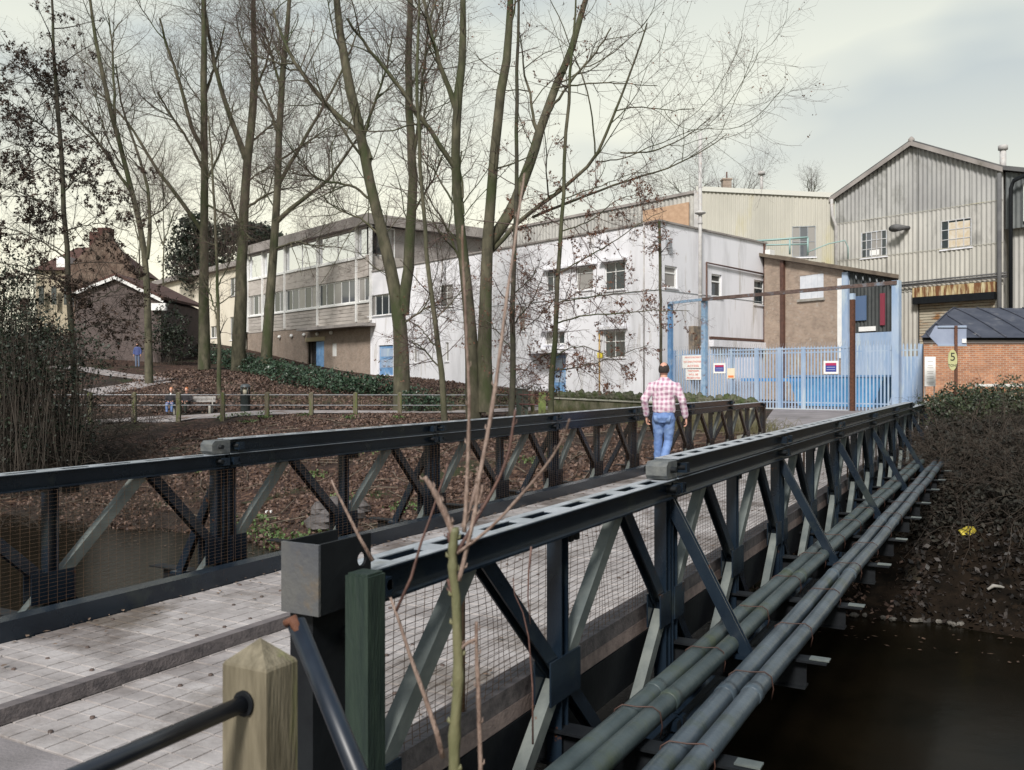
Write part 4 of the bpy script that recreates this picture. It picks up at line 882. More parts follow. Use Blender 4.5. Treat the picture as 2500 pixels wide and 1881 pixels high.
# turquoise stair rail above
tr = mat('turquoise_paint', (.24,.36,.35), rough=.5)
b = MB(); q = WT
def rp_(x, y, Y=56.5): return W(x, y, Y)
rr_ = [rp_(1633,521), rp_(1706,516), rp_(1745,513)]
b.tube(rr_, .07, 6); b.tube([rp_(1745,513), rp_(1745,552)], .06, 6); b.tube([rp_(1706,516), rp_(1706,550)], .06, 6); b.tube([rp_(1633,521), rp_(1633,548)], .06, 6); b.tube([rp_(1640,530), rp_(1745,528)], .05, 5)
b.tube([rp_(1745,545), rp_(1790,527), rp_(1825,520), rp_(1832,535), rp_(1832,560)], .04, 6)
tag(b.build('roof_handrail', tr), 'turquoise handrail frame standing on the roof above the tan brick workshop', 'handrail')

# --- small orange brick building at the right edge
Y0_ = 33.5; xb = (2255-1250)/F*Y0_
WS = Wall((xb, Y0_), (1, .02)); zb_ = WS.z(2100, 735)
bb = empty('brick_store', (xb, Y0_, .2), 0, 'low orange brick store with grey sheet roof at the right edge, behind the road signs', 'building')
b = MB(); holes_wall(WS, b, 0, 9, -.3, zb_, []); b.build('brick_wall', brick_o, bb)
b = MB(); b.add([WS.at(0,-.3), WS.at(0,zb_), WS.at(2.6,zb_,-5.5), WS.at(2.6,-.3,-5.5)], [(0,1,2,3)]); b.build('brick_return', brick_o, bb)
b = MB(); WS.box(b, -.05, 9, zb_, zb_+.10, .0, .14); b.build('gutter', black_steel, bb)
b = MB(); WS.box(b, .0, 9, zb_-.12, zb_-.01, .003, .05); b.build('brick_string', mat('grey_course', (.30,.27,.26), rough=.8), bb)
zr_ = 4.3
pts0 = [WS.at(-.25, zb_+.08, .25), WS.at(9, zb_+.08, .25)]; 
def roofp(t, v):                         # rounded hip: curve up from the eaves
    hipl = .15+1.55*(1-math.cos(v*math.pi/2))*1.0+.0; zz = zb_+.08+(zr_-zb_)*(.75*v+.25*math.sin(v*math.pi/2)); dd = .25-3.8*v
    return WS.at(max(t, -.25+3.2*v**.95), zz, dd)
b = MB(); nt_, nv = 24, 8
vs = [roofp(-.25+9.25*i/nt_, j/nv) for i in range(nt_+1) for j in range(nv+1)]
b.add(vs, [(i*(nv+1)+j, (i+1)*(nv+1)+j, (i+1)*(nv+1)+j+1, i*(nv+1)+j+1) for i in range(nt_) for j in range(nv)], True); b.build('roof', slate, bb)
for k in range(10):
    t_ = .1+k*.95; b = MB(); b.tube([roofp(t_+1.2*j/nv*0+.0, j/nv)+Vector((0,0,.02)) for j in range(nv+1)], .030, 5); b.build('roof_seam', slate, bb)
b = MB(); b.add([WS.at(2.95,zr_,-3.55), WS.at(9,zr_,-3.55), WS.at(9,zb_,-7.2), WS.at(3.6,zb_,-7.2), WS.at(2.7,zb_,-5.5), WS.at(-.1,zb_+.0,.1)], [(0,1,2,3),(0,3,4),(0,4,5)]); b.build('roof_back', slate, bb)

# --- brown gable house
HX = 70.0; hp = W(252,601,HX); hl_, hr_ = W(154,639,HX), W(356,652,HX)
hb = empty('gable_house', (hp.x, HX, gz(hp.x, HX)), 0, 'dark brown brick house with white barge boards on its low gable', 'house')
g0 = gz(hp.x, HX)-1
b = MB(); b.prism([Vector((hl_.x+.3,HX,g0)), Vector((hr_.x-.3,HX,g0)), Vector((hr_.x-.3,HX,hr_.z)), Vector((hp.x,HX,hp.z-.15)), Vector((hl_.x+.3,HX,hl_.z))], (0,9,0)); b.build('gable_wall', brick_dk, hb)
for a, c in ((hl_, hp), (hp, hr_)):
    b = MB(); d = Vector((0,-.35,0)); b.prism([a+d+Vector((0,0,-.12)), c+d+Vector((0,0,-.12)), c+d+Vector((0,0,.14)), a+d+Vector((0,0,.14))], (0,.08,0)); b.build('barge_board', white_p, hb)
    b = MB(); b.prism([a+d*.8+Vector((0,0,.15)), c+d*.8+Vector((0,0,.15)), c+d*.8+Vector((0,0,.35)), a+d*.8+Vector((0,0,.35))], (0,10,0)); b.build('roof_slope', tile_r, hb)
b = MB(); b.box((hr_.x-.9,HX-.4,hr_.z-.7), (hr_.x+.2,HX-.05,hr_.z-.15)); b.build('soffit_box', white_p, hb)
b = MB(); b.box((hl_.x-.05,HX-.4,hl_.z-.9), (hl_.x+.25,HX-.05,hl_.z-.1)); b.build('soffit_box', white_p, hb)
# --- large old house behind, red roofs and chimneys
HY = 108.0; q = lambda x, y: W(x, y, HY)
oh = empty('old_house', (q(190,700).x, HY, gz(q(190,700).x, HY)), 0, 'big old house with brown tiled roofs, chimneys and cream walls on the hill at left', 'house')
zg0 = gz(q(190,700).x, HY)-2
a, c = q(78,590), q(262,590); zw = q(0,585).z
b = MB(); b.box((a.x,HY,zg0), (c.x,HY+10,zw)); b.build('front_wall', mat('dull_cream_wall', (.30,.26,.19), (.40,.35,.26), rough=.9, scale=.8), oh)
b = MB(); rz = q(0,522).z; b.add([(a.x-.5,HY-.5,zw), (c.x+.5,HY-.5,zw), (c.x-2.5,HY+5,rz), (a.x+2.5,HY+5,rz), (c.x+.5,HY+10.5,zw), (a.x-.5,HY+10.5,zw)], [(0,1,2,3),(1,4,2),(4,5,3,2),(5,0,3)]); b.build('roof', tile_r, oh)
ga, gb, gc = q(160,575), q(300,590), q(235,500)
b = MB(); b.prism([Vector((ga.x,HY-.8,zg0)), Vector((gb.x,HY-.8,zg0)), Vector((gb.x,HY-.8,gb.z)), Vector((gc.x,HY-.8,gc.z)), Vector((ga.x,HY-.8,ga.z))], (0,.75,0)); b.build('gable_wall', mat('mottled_brick', (.07,.042,.03), (.15,.11,.085), rough=.9, scale=1.5), oh)
for x0, x1, y0 in ((184,202,498), (202,228,489)):
    u, v = q(x0,y0), q(x1,y0); b = MB(); b.box((u.x,HY+1,zw), (v.x,HY+2.4,u.z)); b.build('chimney', mat('chimney_brick', (.08,.035,.028), rough=.9), oh)
for k in range(6):
    x0 = 92+k*27; u, v = q(x0,620), q(x0+11,660); b = MB(); b.box((u.x,HY-.9,v.z), (v.x,HY-.82,u.z)); b.build('window', glass, oh)
u, v = q(120,555), q(150,580); b = MB(); b.box((u.x,HY+.2,v.z), (v.x,HY+1.5,u.z)); b.build('dormer', white_p, oh)
WAh = WA
# ------------------------------------------------------------ gates and palisade fence
A_, B_ = Vector((9.22, 43.0)), Vector((15.57, 36.5)); WF = Wall(A_, B_-A_); lF = (B_-A_).length
gate = empty('palisade_gates', (A_.x, A_.y, gz(A_.x, A_.y)), 0, 'pale blue steel palisade gates and fence across the yard entrance', 'gate')
t_l, t_r = WF.t(1452), WF.t(1992); ZF = 2.82
def palep(h=2.75):
    b = MB(); w_ = .034
    b.prism([Vector((-w_,-.006,0)), Vector((w_,-.006,0)), Vector((w_,-.006,h-.10)), Vector((0,-.006,h)), Vector((-w_,-.006,h-.10))], (0,.004,0))
    b.box((-.008,-.016,.02), (.008,-.007,h-.12)); return b
me_p = palep().mesh('pale', blue_f)
rzf = math.atan2(WF.d.y, WF.d.x); ip = inv_of(gate)
t = t_l; k = 0; base = .16
while t < t_r:
    p = ip @ WF.at(t, base+.0, .0); o = ob(me_p, 'pale', gate, p); o.rotation_euler = (0, 0, rzf); t += .152; k += 1
for z_ in (.42, 2.60):
    b = MB(); WF.box(b, t_l, t_r, z_, z_+.05, -.06, -.012); b.build('rail', blue_f, gate)
b = MB(); WF.box(b, WF.t(1575), WF.t(1845), 2.76, 2.82, -.03, .03); b.build('top_rail', blue_f, gate)
b = MB(); WF.box(b, WF.t(1575), WF.t(1845), base-.04, base+.02, -.04, .04); b.build('bottom_rail', mat('pale_worn_blue', (.42,.46,.50), rough=.7), gate)
b = MB(); WF.box(b, WF.t(1600), WF.t(1730), 1.36, 1.50, -.10, -.065); b.build('mid_rail', mat('mid_blue_paint', (.08,.24,.50), rough=.5), gate)
for x_, wd in ((1455,.09), (1634,.09), (1684,.09), (1580,.05), (1736,.05), (1990,.06)):
    b = MB(); WF.box(b, WF.t(x_)-wd, WF.t(x_)+wd, .0, 2.86, -.10, -.061+.10); b.build('gate_post', blue_f, gate)
for k in range(120):                     # spikes above the fence
    pass
b = MB()
tt_ = t_l
while tt_ < t_r: b.bar(WF.at(tt_,2.84), WF.at(tt_+.03,3.05), .008, .008); tt_ += .11
tag(b.build('anti_climb_spikes', mat('grey_spikes', (.28,.30,.33), rough=.5), gate), kind='stuff')
# tall goal-post frame
gf = empty('goalpost_frame', WF.at(WF.t(1525), .1).xyz, 0, 'tall height-limit frame of blue posts and rusty crossbar over the gates', 'frame')
zt1, zt2 = 5.25, 5.30
rusty_blue = mat('rust_blue_paint', (.17,.30,.46), (.30,.40,.52), rough=.6, scale=5, c3=(.15,.055,.03), s3=3, t3=.57)
rust_bar = mat('rust_bar', (.07,.045,.038), (.13,.09,.08), rough=.8, scale=6, c3=(.17,.21,.26), s3=2.2, t3=.58)
for x_, r_, m_, zz in ((1452,.10,blue_p,5.2), (1526,.11,rusty_blue,5.22), (1941,.14,blue_f,5.42)):
    b = MB(); tq = WF.t(x_); WF.box(b, tq-r_, tq+r_, -.1, zz, .05, .05+2*r_); b.build('post', m_, gf)
b = MB(); tq = WF.t(1852); WF.box(b, tq-.085, tq+.085, -.1, 4.75, .36, .36+.17); b.build('post', rust, gf, label='rust-brown middle post')
b = MB(); WF.box(b, tq-.088, tq+.088, 4.75, 5.0, .357, .36+.173); b.build('post_cap', blue_f, gf)
b = MB(); b.bar(WF.at(WF.t(1450), 5.16, .3), WF.at(WF.t(1526), 5.22, .3), .12, .12, (0,0,1)); b.build('crossbar', rusty_blue, gf)
b = MB(); b.bar(WF.at(WF.t(1526), 5.22, .3), WF.at(WF.t(1945), 5.33, .3), .15, .15, (0,0,1)); b.build('crossbar', rust_bar, gf)
# signs on the fence
def text_on(W_, s, t, z, size, m, parent, o, name='lettering', align='CENTER', sx=1):
    c = bpy.data.curves.new('t', 'FONT'); c.body = s; c.size = size; c.align_x = align; c.align_y = 'CENTER'; c.extrude = .001
    tmp = bpy.data.objects.new('t', c); COL.objects.link(tmp); dg_ = bpy.context.evaluated_depsgraph_get(); me = bpy.data.meshes.new_from_object(tmp.evaluated_get(dg_)); bpy.data.objects.remove(tmp)
    me.materials.clear(); me.materials.append(m)
    X = Vector((-W_.n.y, W_.n.x, 0)); M = Matrix.Identity(4)
    for i in range(3): M[i][0] = X[i]*sx; M[i][1] = (0,0,1)[i]; M[i][2] = W_.n[i]
    q = W_.at(t, z, o)
    for i in range(3): M[i][3] = q[i]
    if parent is not None: M = inv_of(parent) @ M
    me.transform(M); ob_ = bpy.data.objects.new(name, me); link(ob_, parent); return ob_
red_t = mat('red_lettering', (.70,.10,.05), rough=.6); dk_t = mat('black_lettering', (.02,.02,.02), rough=.6)
def sign(W_, px, o, m, label, lines, tm, border=None, name='notice_sign', ln=1):
    t0, t1, z0, z1 = W_.rect(*px); b = MB(); W_.box(b, t0, t1, z0, z1, o, o+.02); r = b.build(name, m); tag(r, label, 'sign')
    if border:
        q = MB(); e = (t1-t0)*.13; W_.box(q, t0+e, t1-e, z0+e, z1-e, o+.021, o+.024); q.build('printed_panel', border, r)
    n_ = len(lines)
    for i, s in enumerate(lines):
        if not s: continue
        zz = z1-(z1-z0)*(i+.5)/n_; wmax = (t1-t0)*.86; size = min((z1-z0)/n_*.72, wmax/(max(3,len(s))*.62))
        sx = min(1.25, wmax/(len(s)*.62*size))
        text_on(W_, s, (t0+t1)/2, zz, size, tm, r, o+.027, sx=sx)
    return r
sg_w = mat('white_sign', (.80,.79,.77), rough=.5); sg_b = mat('dark_blue_print', (.035,.05,.26), rough=.5); sg_r = mat('dark_red_print', (.40,.03,.10), rough=.5)
sign(WF, (1475,768,1522,796), .02, sg_w, 'larger white sign with red lettering, upper of two left of the blue gatepost', ['PRIVATE PROPERTY', 'NO UNAUTHORISED', 'ACCESS'], red_t)
sign(WF, (1482,798,1516,821), .02, sg_w, 'smaller white sign with red lettering, directly under the other', ['TRESPASSERS', 'WILL BE', 'PROSECUTED'], red_t)
for px, lb in (((1542,785,1568,807), 'blue and red notice in a white border on the left gate leaf'), ((1780,780,1812,808), 'blue and red notice in a white border on the gates near the rusty post')):
    r = sign(WF, px, .02, sg_w, lb, ['', 'KEEP OUT', '', ''][:0] or [''], sg_w, border=sg_b)
    t0, t1, z0, z1 = WF.rect(*px); e = (t1-t0)*.13; q = MB(); WF.box(q, t0+e, t1-e, z1-e-(z1-z0)*.2, z1-e, .0445, .047); q.build('red_band', sg_r, r)
    for f_ in (.30, .48): q = MB(); WF.box(q, t0+e*1.6, t1-e*1.6, z0+(z1-z0)*f_, z0+(z1-z0)*(f_+.05), .0445, .046); q.build('print_line', mat('pale_print', (.35,.38,.6), rough=.5), r)
r = sign(WF, (1572,796,1588,818), .02, mat('cream_sign', (.75,.66,.50), rough=.5), 'small cream and orange sign beside the left blue notice', [''], sg_w)
t0, t1, z0, z1 = WF.rect(1572,796,1588,818); q = MB(); WF.box(q, t0+.05, t1-.05, z0+.04, z0+.14, .041, .044); q.build('orange_print', mat('orange_print', (.75,.22,.08), rough=.5), r)
q = MB(); q.lathe(WF.at((t0+t1)/2, z0+.26, .041), [(.001,0),(.07,0)], 12)
# blue things in the yard behind the gates
yd = empty('blue_skip', WF.at(4.2, .15, -4), 0, 'blue steel skip standing in the yard behind the gates', 'skip')
b = MB(); q = WF; b.prism([q.at(3.0,.2,-3.2), q.at(6.6,.2,-3.2), q.at(7.1,1.55,-3.2), q.at(2.5,1.55,-3.2)], (-q.n)*1.6); b.build('skip_body', mat('skip_blue', (.05,.20,.42), (.09,.28,.50), rough=.5, scale=3), yd)
b = MB(); WF.box(b, 2.45, 7.15, 1.551, 1.65, -4.85, -3.15); b.build('skip_rim', blue_p, yd)
b = MB(); WF.box(b, WF.t(1858), WF.t(1925), .2, 2.45, -3.3, -3.2); sc_ = b.build('sheet_screen', blue_f); tag(sc_, 'pale blue flat sheet screen standing behind the right-hand gate bars', 'screen')
b = MB(); WF.box(b, WF.t(1955), WF.t(1980), .9, 2.3, -3.3, -3.2); tag(b.build('sheet_screen', mat('pale_lilac_sheet', (.45,.47,.55), rough=.6)), 'narrow pale grey sheet behind the last few fence bars', 'screen')
b = MB(); WF.box(b, WF.t(1530), WF.t(1602), .2, 2.5, -1.6, -1.5); tag(b.build('sheet_screen', mat('pale_sheet', (.50,.50,.56), (.56,.56,.62), rough=.6)), 'pale grey flat screen standing behind the left gate leaf', 'screen')
# road signs on the rusty post
YP = 26.0; pp = W(2065,835,YP); gzp = gz(pp.x, YP); FS = Wall((pp.x, YP), (1, 0.0))
sgp = empty('road_sign', (pp.x, YP, gzp), 0, 'back of a grey arrow-shaped direction sign on a rusty post', 'sign')
b = MB(); b.tube([(pp.x, YP+.0, gzp-.3), (pp.x, YP, W(0,704,YP).z)], .045, 10); b.build('post', rust, sgp)
pl = [(2023,704),(2090,703),(2090,747),(2030,748),(2010,727)]
b = MB(); b.prism([W(x,y,YP)+Vector((0,.06,0)) for x, y in pl], (0,.025,0)); b.build('sign_plate', mat('grey_sign_back', (.24,.28,.38), (.28,.32,.42), rough=.5), sgp)
for y_ in (706, 746): b = MB(); u, v = W(2027,y_,YP), W(2089,y_,YP); b.box((u.x,YP+.02,u.z-.025), (v.x,YP+.058,u.z+.025)); b.build('stiffener', mat('sign_channel', (.30,.36,.46), rough=.4), sgp)
b = MB(); u = W(2084,745,YP); b.box((u.x-.06,YP+.02,u.z+.05), (u.x+.06,YP+.055,u.z+.17)); b.build('sticker', white_p, sgp)
ow = W(2058,778,YP-.1); b = MB(); n_ = 24; rx, rz = abs(W(2068,0,YP).x-W(2048,0,YP).x)/2, (W(0,756,YP).z-W(0,801,YP).z)/2
b.prism([ow+Vector((rx*math.cos(2*math.pi*k/n_), 0, rz*math.sin(2*math.pi*k/n_))) for k in range(n_)], (0,.02,0))
ov = b.build('oval_sign', mat('olive_yellow_sign', (.42,.42,.20), (.48,.47,.26), rough=.5, scale=5)); tag(ov, 'oval yellow-green 5 TONS weight sign on the rusty post below the arrow sign', 'sign')
FT = Wall((ow.x, ow.y), (1,0))
text_on(FT, '5', 0, ow.z+.08, .33, dk_t, ov, .006); text_on(FT, 'TONS', 0, ow.z-.16, .10, dk_t, ov, .006)
# tall white notice board
YN_ = 27.5; u, v = W(1998,771,YN_), W(2021,835,YN_); b = MB(); b.box((u.x, YN_, v.z), (v.x, YN_+.03, u.z)); nb = b.build('notice_board', sg_w); tag(nb, 'tall narrow white notice board between the fence end and the brick store', 'sign')
pm_ = mat('faint_grey_print', (.50,.48,.46), rough=.6)
for k, (z_, w_) in enumerate(((.16,.10),(.30,.09),(.37,.11),(.50,.12),(.56,.10),(.68,.13),(.74,.12),(.86,.13),(.92,.11))):
    q = MB(); c_ = (u.x+v.x)/2; zz = u.z-(u.z-v.z)*z_; q.box((c_-w_/1.2, YN_-.003, zz-.012), (c_+w_/1.2, YN_-.001, zz+.012)); q.build('faint_print_line', pm_, nb)
b = MB()
for x_ in (u.x+.02, v.x-.02): b.tube([(x_, YN_+.05, gz(x_,YN_)-.2), (x_, YN_+.05, u.z-.05)], .02, 6)
b.build('legs', concrete, nb)

# ------------------------------------------------------------ coping stone wall beside the road
stone_m = mat('mossy_stone', (.05,.055,.035), (.12,.115,.085), rough=.95, scale=5, bump=.7, bscale=14, c3=(.045,.06,.02), s3=3, t3=.5)
wall_m = mat('stone_wall', (.10,.095,.06), (.19,.175,.12), rough=.95, scale=4, bump=.6, bscale=10, c3=(.06,.075,.025), s3=1.6, t3=.52)
Wp = [Vector((2.0, 39.2)), Vector((5.0, 32.0)), Vector((6.9, 25.6))]
sw = empty('stone_wall', (Wp[2].x, Wp[2].y, 0), 0, 'low riverside stone wall with upright mossy coping stones left of the gates', 'wall')
zc = .62
for a, c in zip(Wp, Wp[1:]):
    b = MB(); d = (c-a); l = d.length; d.normalize(); b.obox((a.x,a.y,0), (d.x,d.y,0), (-d.y,d.x,0), (0,0,1), (0,-.2,-1.2), (l,.2,zc)); b.build('wall_body', wall_m, sw)
    b = MB(); b.obox((a.x,a.y,0), (d.x,d.y,0), (-d.y,d.x,0), (0,0,1), (0,-.24,zc+.001), (l,.24,zc+.05)); b.build('pale_coping', mat('pale_coping', (.45,.44,.38), (.3,.3,.24), rough=.9, scale=2), sw)
def rock(name, c, s, m, parent, seed):
    rs = np.random.RandomState(seed); b = MB(); rg = []
    n_ = 7; vs = []; lat = 5
    for j in range(lat+1):
        th = math.pi*j/lat
        for i in range(n_):
            ph = 2*math.pi*i/n_+j*.3; r = 1+.28*(rs.rand()-.5)
            vs.append((c[0]+s[0]*r*math.sin(th)*math.cos(ph), c[1]+s[1]*r*math.sin(th)*math.sin(ph), c[2]+s[2]*r*math.cos(th)))
    fs = [(j*n_+i, j*n_+(i+1) % n_, (j+1)*n_+(i+1) % n_, (j+1)*n_+i) for j in range(lat) for i in range(n_)]
    b.add(vs, fs, False); return b.build(name, m, parent)
random.seed(11); k = 0
for a, c in zip(Wp, Wp[1:]):
    d = (c-a); l = d.length; d.normalize(); s = .15
    while s < l:
        q = a+d*s; hh = random.uniform(.13,.22)
        if random.random() > .08: rock('coping_stone', (q.x+random.uniform(-.04,.04), q.y, zc+.05+hh*.75), (random.uniform(.13,.19), random.uniform(.13,.2), hh), stone_m, sw, k)
        k += 1; s += random.uniform(.27,.40)
# white kerb stones and rubble at the right bridge end
for i, (x_, y_) in enumerate(((2000,873),(2021,874),(2043,876))):
    p = W(x_, y_, 24.5); o = rock('kerb_stone', (p.x, p.y, p.z), (.16,.14,.07), mat('pale_kerb', (.42,.41,.38), (.55,.54,.5), rough=.9, scale=4), None, 50+i); tag(o, ['white kerb stone nearest the bridge end', 'pale kerb stone, middle of the three by the bridge end', 'pale kerb stone farthest right of the three by the bridge end'][i], 'stone')
p = W(2145,830,29); o = MB(); o.box((p.x-.5,29,p.z-.08), (p.x+1.9,29.15,p.z+.0)); tag(o.build('kerb', mat('white_kerb', (.6,.6,.58), rough=.8)), 'long white kerb edge behind the ivy at the foot of the brick store', 'kerb')
# pale stones along the dark waterline at the right
st_w = []
for i, (x_, y_) in enumerate(((1845,1338),(1868,1337),(1908,1340),(1928,1348),(1988,1348),(1975,1351),(2028,1351),(2052,1355),(2060,1358),(2075,1351),(1792,1333))):
    p = hit(x_, y_+2, 8, 40); o = rock('river_stone', (p.x, p.y, max(p.z, WATER)+.03), (random.uniform(.04,.09), .05, .035), mat('dull_river_stone', (.07,.065,.055), (.13,.12,.105), rough=.8, scale=9), None, 70+i); tag(o, 'small pale stone on the waterline of the right bank, number %d' % i, 'stone', 'pale stones along the waterline'); st_w.append(o)

st_w.sort(key=lambda o: o.location.x/o.location.y)
for i, o in enumerate(st_w): o['label'] = '%s pale stone from the left along the waterline of the right bank' % ['first','second','third','fourth','fifth','sixth','seventh','eighth','ninth','tenth','last'][i]

# ------------------------------------------------------------ riverside fence, bin, bench, cabinets
mossy_post = mat('mossy_post_wood', (.075,.066,.045), (.14,.12,.085), rough=.9, scale=7, stretch=(3,3,.5), c3=(.09,.11,.03), s3=3, t3=.52)
YF_ = 41.0; step = 95.6*K/F*YF_
rf = empty('park_fence', ((290*K-1250)/F*YF_, YF_, -.1), 0, 'park fence of mossy square posts and two thin grey rails along the riverside path', 'fence')
x0 = (290*K-1250)/F*YF_; zt_, r1, r2 = .82, .74, .27
pb = MB(); pb.box((-.09,-.09,-.45), (.09,.09,.90)); pb.add([(-.09,-.09,.90),(.09,-.09,.90),(.09,.09,.90),(-.09,.09,.90),(0,0,.95)], [(0,1,4),(1,2,4),(2,3,4),(3,0,4)]); me_fp = pb.mesh('fence_post', mossy_post)
npost = []
for i in range(-9, 10):
    x = x0+i*step; g = gz(x, YF_)
    if x > 1.3: continue
    ob(me_fp, 'fence_post', rf, inv_of(rf) @ Vector((x, YF_, -.07)))
rail_m = mat('galvanised_rail', (.24,.25,.27), (.34,.35,.37), rough=.4, scale=4)
for z_ in (r1, r2): b = MB(); b.tube([(x0-9*step, YF_-.0, z_), (x0, YF_, z_+.01), (1.3, YF_, z_)], .022, 6); b.build('fence_rail', rail_m, rf)
xg = 1.2
for i, (xd, lab) in enumerate(((1171,'short green mossy post beside the thin tree, at the end of the dark red rails'),)):
    u = W(xd, 850, 39.0); b = MB(); b.box((u.x-.16, 38.9, gz(u.x,39)-.2), (u.x+.16, 39.2, u.z)); b.box((u.x-.12, 38.94, u.z), (u.x+.12, 39.16, u.z+.04)); tag(b.build('mossy_post', mat('green_moss_post', (.09,.13,.035), (.17,.20,.07), rough=.95, scale=6)), lab, 'post')
b = MB()
for z_ in (.78, .36): b.tube([(-.15,40.2,z_), (W(1171,0,39).x, 39.05, z_)], .03, 6)
tag(b.build('red_rails', mat('dark_red_rail', (.10,.03,.03), rough=.6)), 'two dark red rails between the riverside fence and the mossy post', 'rail')
u = W(1128,842,40.0); gq = gz(u.x,40); b = MB(); b.box((u.x-.26,39.8,gq), (u.x+.26,40.2,u.z)); b.box((u.x-.29,39.77,u.z), (u.x+.29,40.23,u.z+.05)); tag(b.build('utility_cabinet', mat('dark_green_cabinet', (.03,.045,.035), rough=.5)), 'dark green utility cabinet beside the riverside path, under the thin trees', 'cabinet')
# litter bin
YB = 42.6-.3+1.8; bx = W(530,830,YB); gb_ = gz(bx.x, YB); hgt = bx.z-gb_; binm = mat('bin_black_green', (.010,.016,.016), (.02,.028,.027), rough=.4, scale=5)
lb = empty('litter_bin', (bx.x, YB, gb_), 0, 'round black litter bin with hooded top beside the path', 'litter bin')
b = MB(); b.lathe((bx.x,YB,gb_), [(.001,0),(.22,0),(.235,.06),(.235,hgt*.55),(.245,hgt*.56),(.245,hgt*.60)], 18); b.build('bin_body', binm, lb)
b = MB(); b.lathe((bx.x,YB,gb_), [(.245,hgt*.88),(.25,hgt*.9),(.20,hgt*.97),(.10,hgt),(.001,hgt)], 18); b.build('bin_hood', mat('bin_hood_grey', (.05,.06,.065), rough=.5), lb)
for k in range(4):
    a = math.pi/4+k*math.pi/2; b = MB(); b.tube([(bx.x+.22*math.cos(a), YB+.22*math.sin(a), gb_+hgt*.58), (bx.x+.22*math.cos(a), YB+.22*math.sin(a), gb_+hgt*.9)], .035, 6); b.build('hood_stay', binm, lb)
b = MB(); b.tube([(bx.x,YB,gb_+hgt*.58), (bx.x,YB,gb_+hgt*.86)], .12, 10); b.build('liner', mat('liner_grey', (.30,.28,.22), rough=.7), lb)
# bench
YBn = 44.6; bl, br = W(372,840,YBn).x, W(462,840,YBn).x; gbn = gz((bl+br)/2, YBn)
bn = empty('park_bench', ((bl+br)/2, YBn, gbn), 0, 'pale timber-backed park bench beside the riverside path, two people seated on it', 'bench')
pale_t = mat('pale_bench_timber', (.20,.19,.185), (.32,.31,.30), rough=.7, scale=6)
for k in range(3): b = MB(); b.box((bl,YBn-.20+k*.15,gbn+.42), (br,YBn-.07+k*.15,gbn+.455)); b.build('seat_slat', pale_t, bn)
for k in range(2): b = MB(); b.box((bl,YBn+.24+k*.03,gbn+.58+k*.16), (br,YBn+.27+k*.03,gbn+.71+k*.16)); b.build('back_slat', pale_t, bn)
for x_ in (bl+.15, br-.15): b = MB(); b.box((x_-.05,YBn-.2,gbn-.05), (x_+.05,YBn+.22,gbn+.415)); b.bar((x_,YBn+.23,gbn+.3), (x_,YBn+.30,gbn+.86), .05, .05, (1,0,0)); b.build('bench_leg', concrete, bn)

# ------------------------------------------------------------ people
def remesh_obj(mb, name, m, parent, vox, smooth=3, M=None, crease=None):
    me = mb.mesh(name+'_src', None, M); tmp = bpy.data.objects.new('tmp', me); COL.objects.link(tmp)
    r = tmp.modifiers.new('r', 'REMESH'); r.mode = 'VOXEL'; r.voxel_size = vox; r.use_smooth_shade = True
    if crease:
        tx = bpy.data.textures.new('folds', 'CLOUDS'); tx.noise_scale = crease[0]; dm = tmp.modifiers.new('d', 'DISPLACE'); dm.texture = tx; dm.strength = crease[1]; dm.mid_level = .5
    s = tmp.modifiers.new('s', 'SMOOTH'); s.iterations = smooth; s.factor = .5
    dg_ = bpy.context.evaluated_depsgraph_get(); out_ = bpy.data.meshes.new_from_object(tmp.evaluated_get(dg_)); bpy.data.objects.remove(tmp); bpy.data.meshes.remove(me)
    out_.name = name; out_.materials.clear(); out_.materials.append(m); out_.polygons.foreach_set('use_smooth', [True]*len(out_.polygons))
    o = bpy.data.objects.new(name, out_); link(o, parent); return o
def limb(mb, pts, rad, n=12): return mb.tube(pts, rad, n)
def ell(mb, c, rx, ry, rz, n=14, lat=8, tilt=(0,0,0)):
    c = Vector(c); R_ = Matrix.Rotation(tilt[0], 3, 'X'); vs = []
    for j in range(1, lat):
        th = math.pi*j/lat; vs += [c+R_@Vector((rx*math.sin(th)*math.cos(2*math.pi*k/n), ry*math.sin(th)*math.sin(2*math.pi*k/n), rz*math.cos(th))) for k in range(n)]
    top, bot = len(vs), len(vs)+1; vs += [c+R_@Vector((0,0,rz)), c+R_@Vector((0,0,-rz))]
    fs = [(j*n+k, (j+1)*n+k, (j+1)*n+(k+1) % n, j*n+(k+1) % n) for j in range(lat-2) for k in range(n)]+[(top, k, (k+1) % n) for k in range(n)]+[(bot, (lat-2)*n+(k+1) % n, (lat-2)*n+k) for k in range(n)]
    mb.add(vs, fs, True)
def hand(mb, wrist, d, side, back):     # palm along d, fingers curling towards back; side = thumb side
    w_, d, s_, bk = Vector(wrist), Vector(d).normalized(), Vector(side).normalized(), Vector(back).normalized()
    mb.rings([(w_-d*.02, s_*.024, bk*.019), (w_+d*.015, s_*.030, bk*.018), (w_+d*.05, s_*.042, bk*.018), (w_+d*.092, s_*.043, bk*.015), (w_+d*.098, s_*.036, bk*.010)], 10)
    for i, (o_, l_) in enumerate(((.032,.070), (.011,.080), (-.010,.074), (-.030,.058))):
        a = w_+d*.085+s_*o_; b1 = a+d*l_*.42+bk*l_*.10; c1 = b1+d*l_*.22+bk*l_*.30; e1 = c1-d*l_*.05+bk*l_*.28
        mb.tube([a, b1, c1, e1], [.0105,.0095,.0085,.0065], 6)
    a = w_+d*.030+s_*.030; mb.tube([a-s_*.01, a+s_*.022+d*.025+bk*.01, a+s_*.020+d*.055+bk*.028, a+s_*.010+d*.072+bk*.036], [.013,.012,.010,.008], 6)
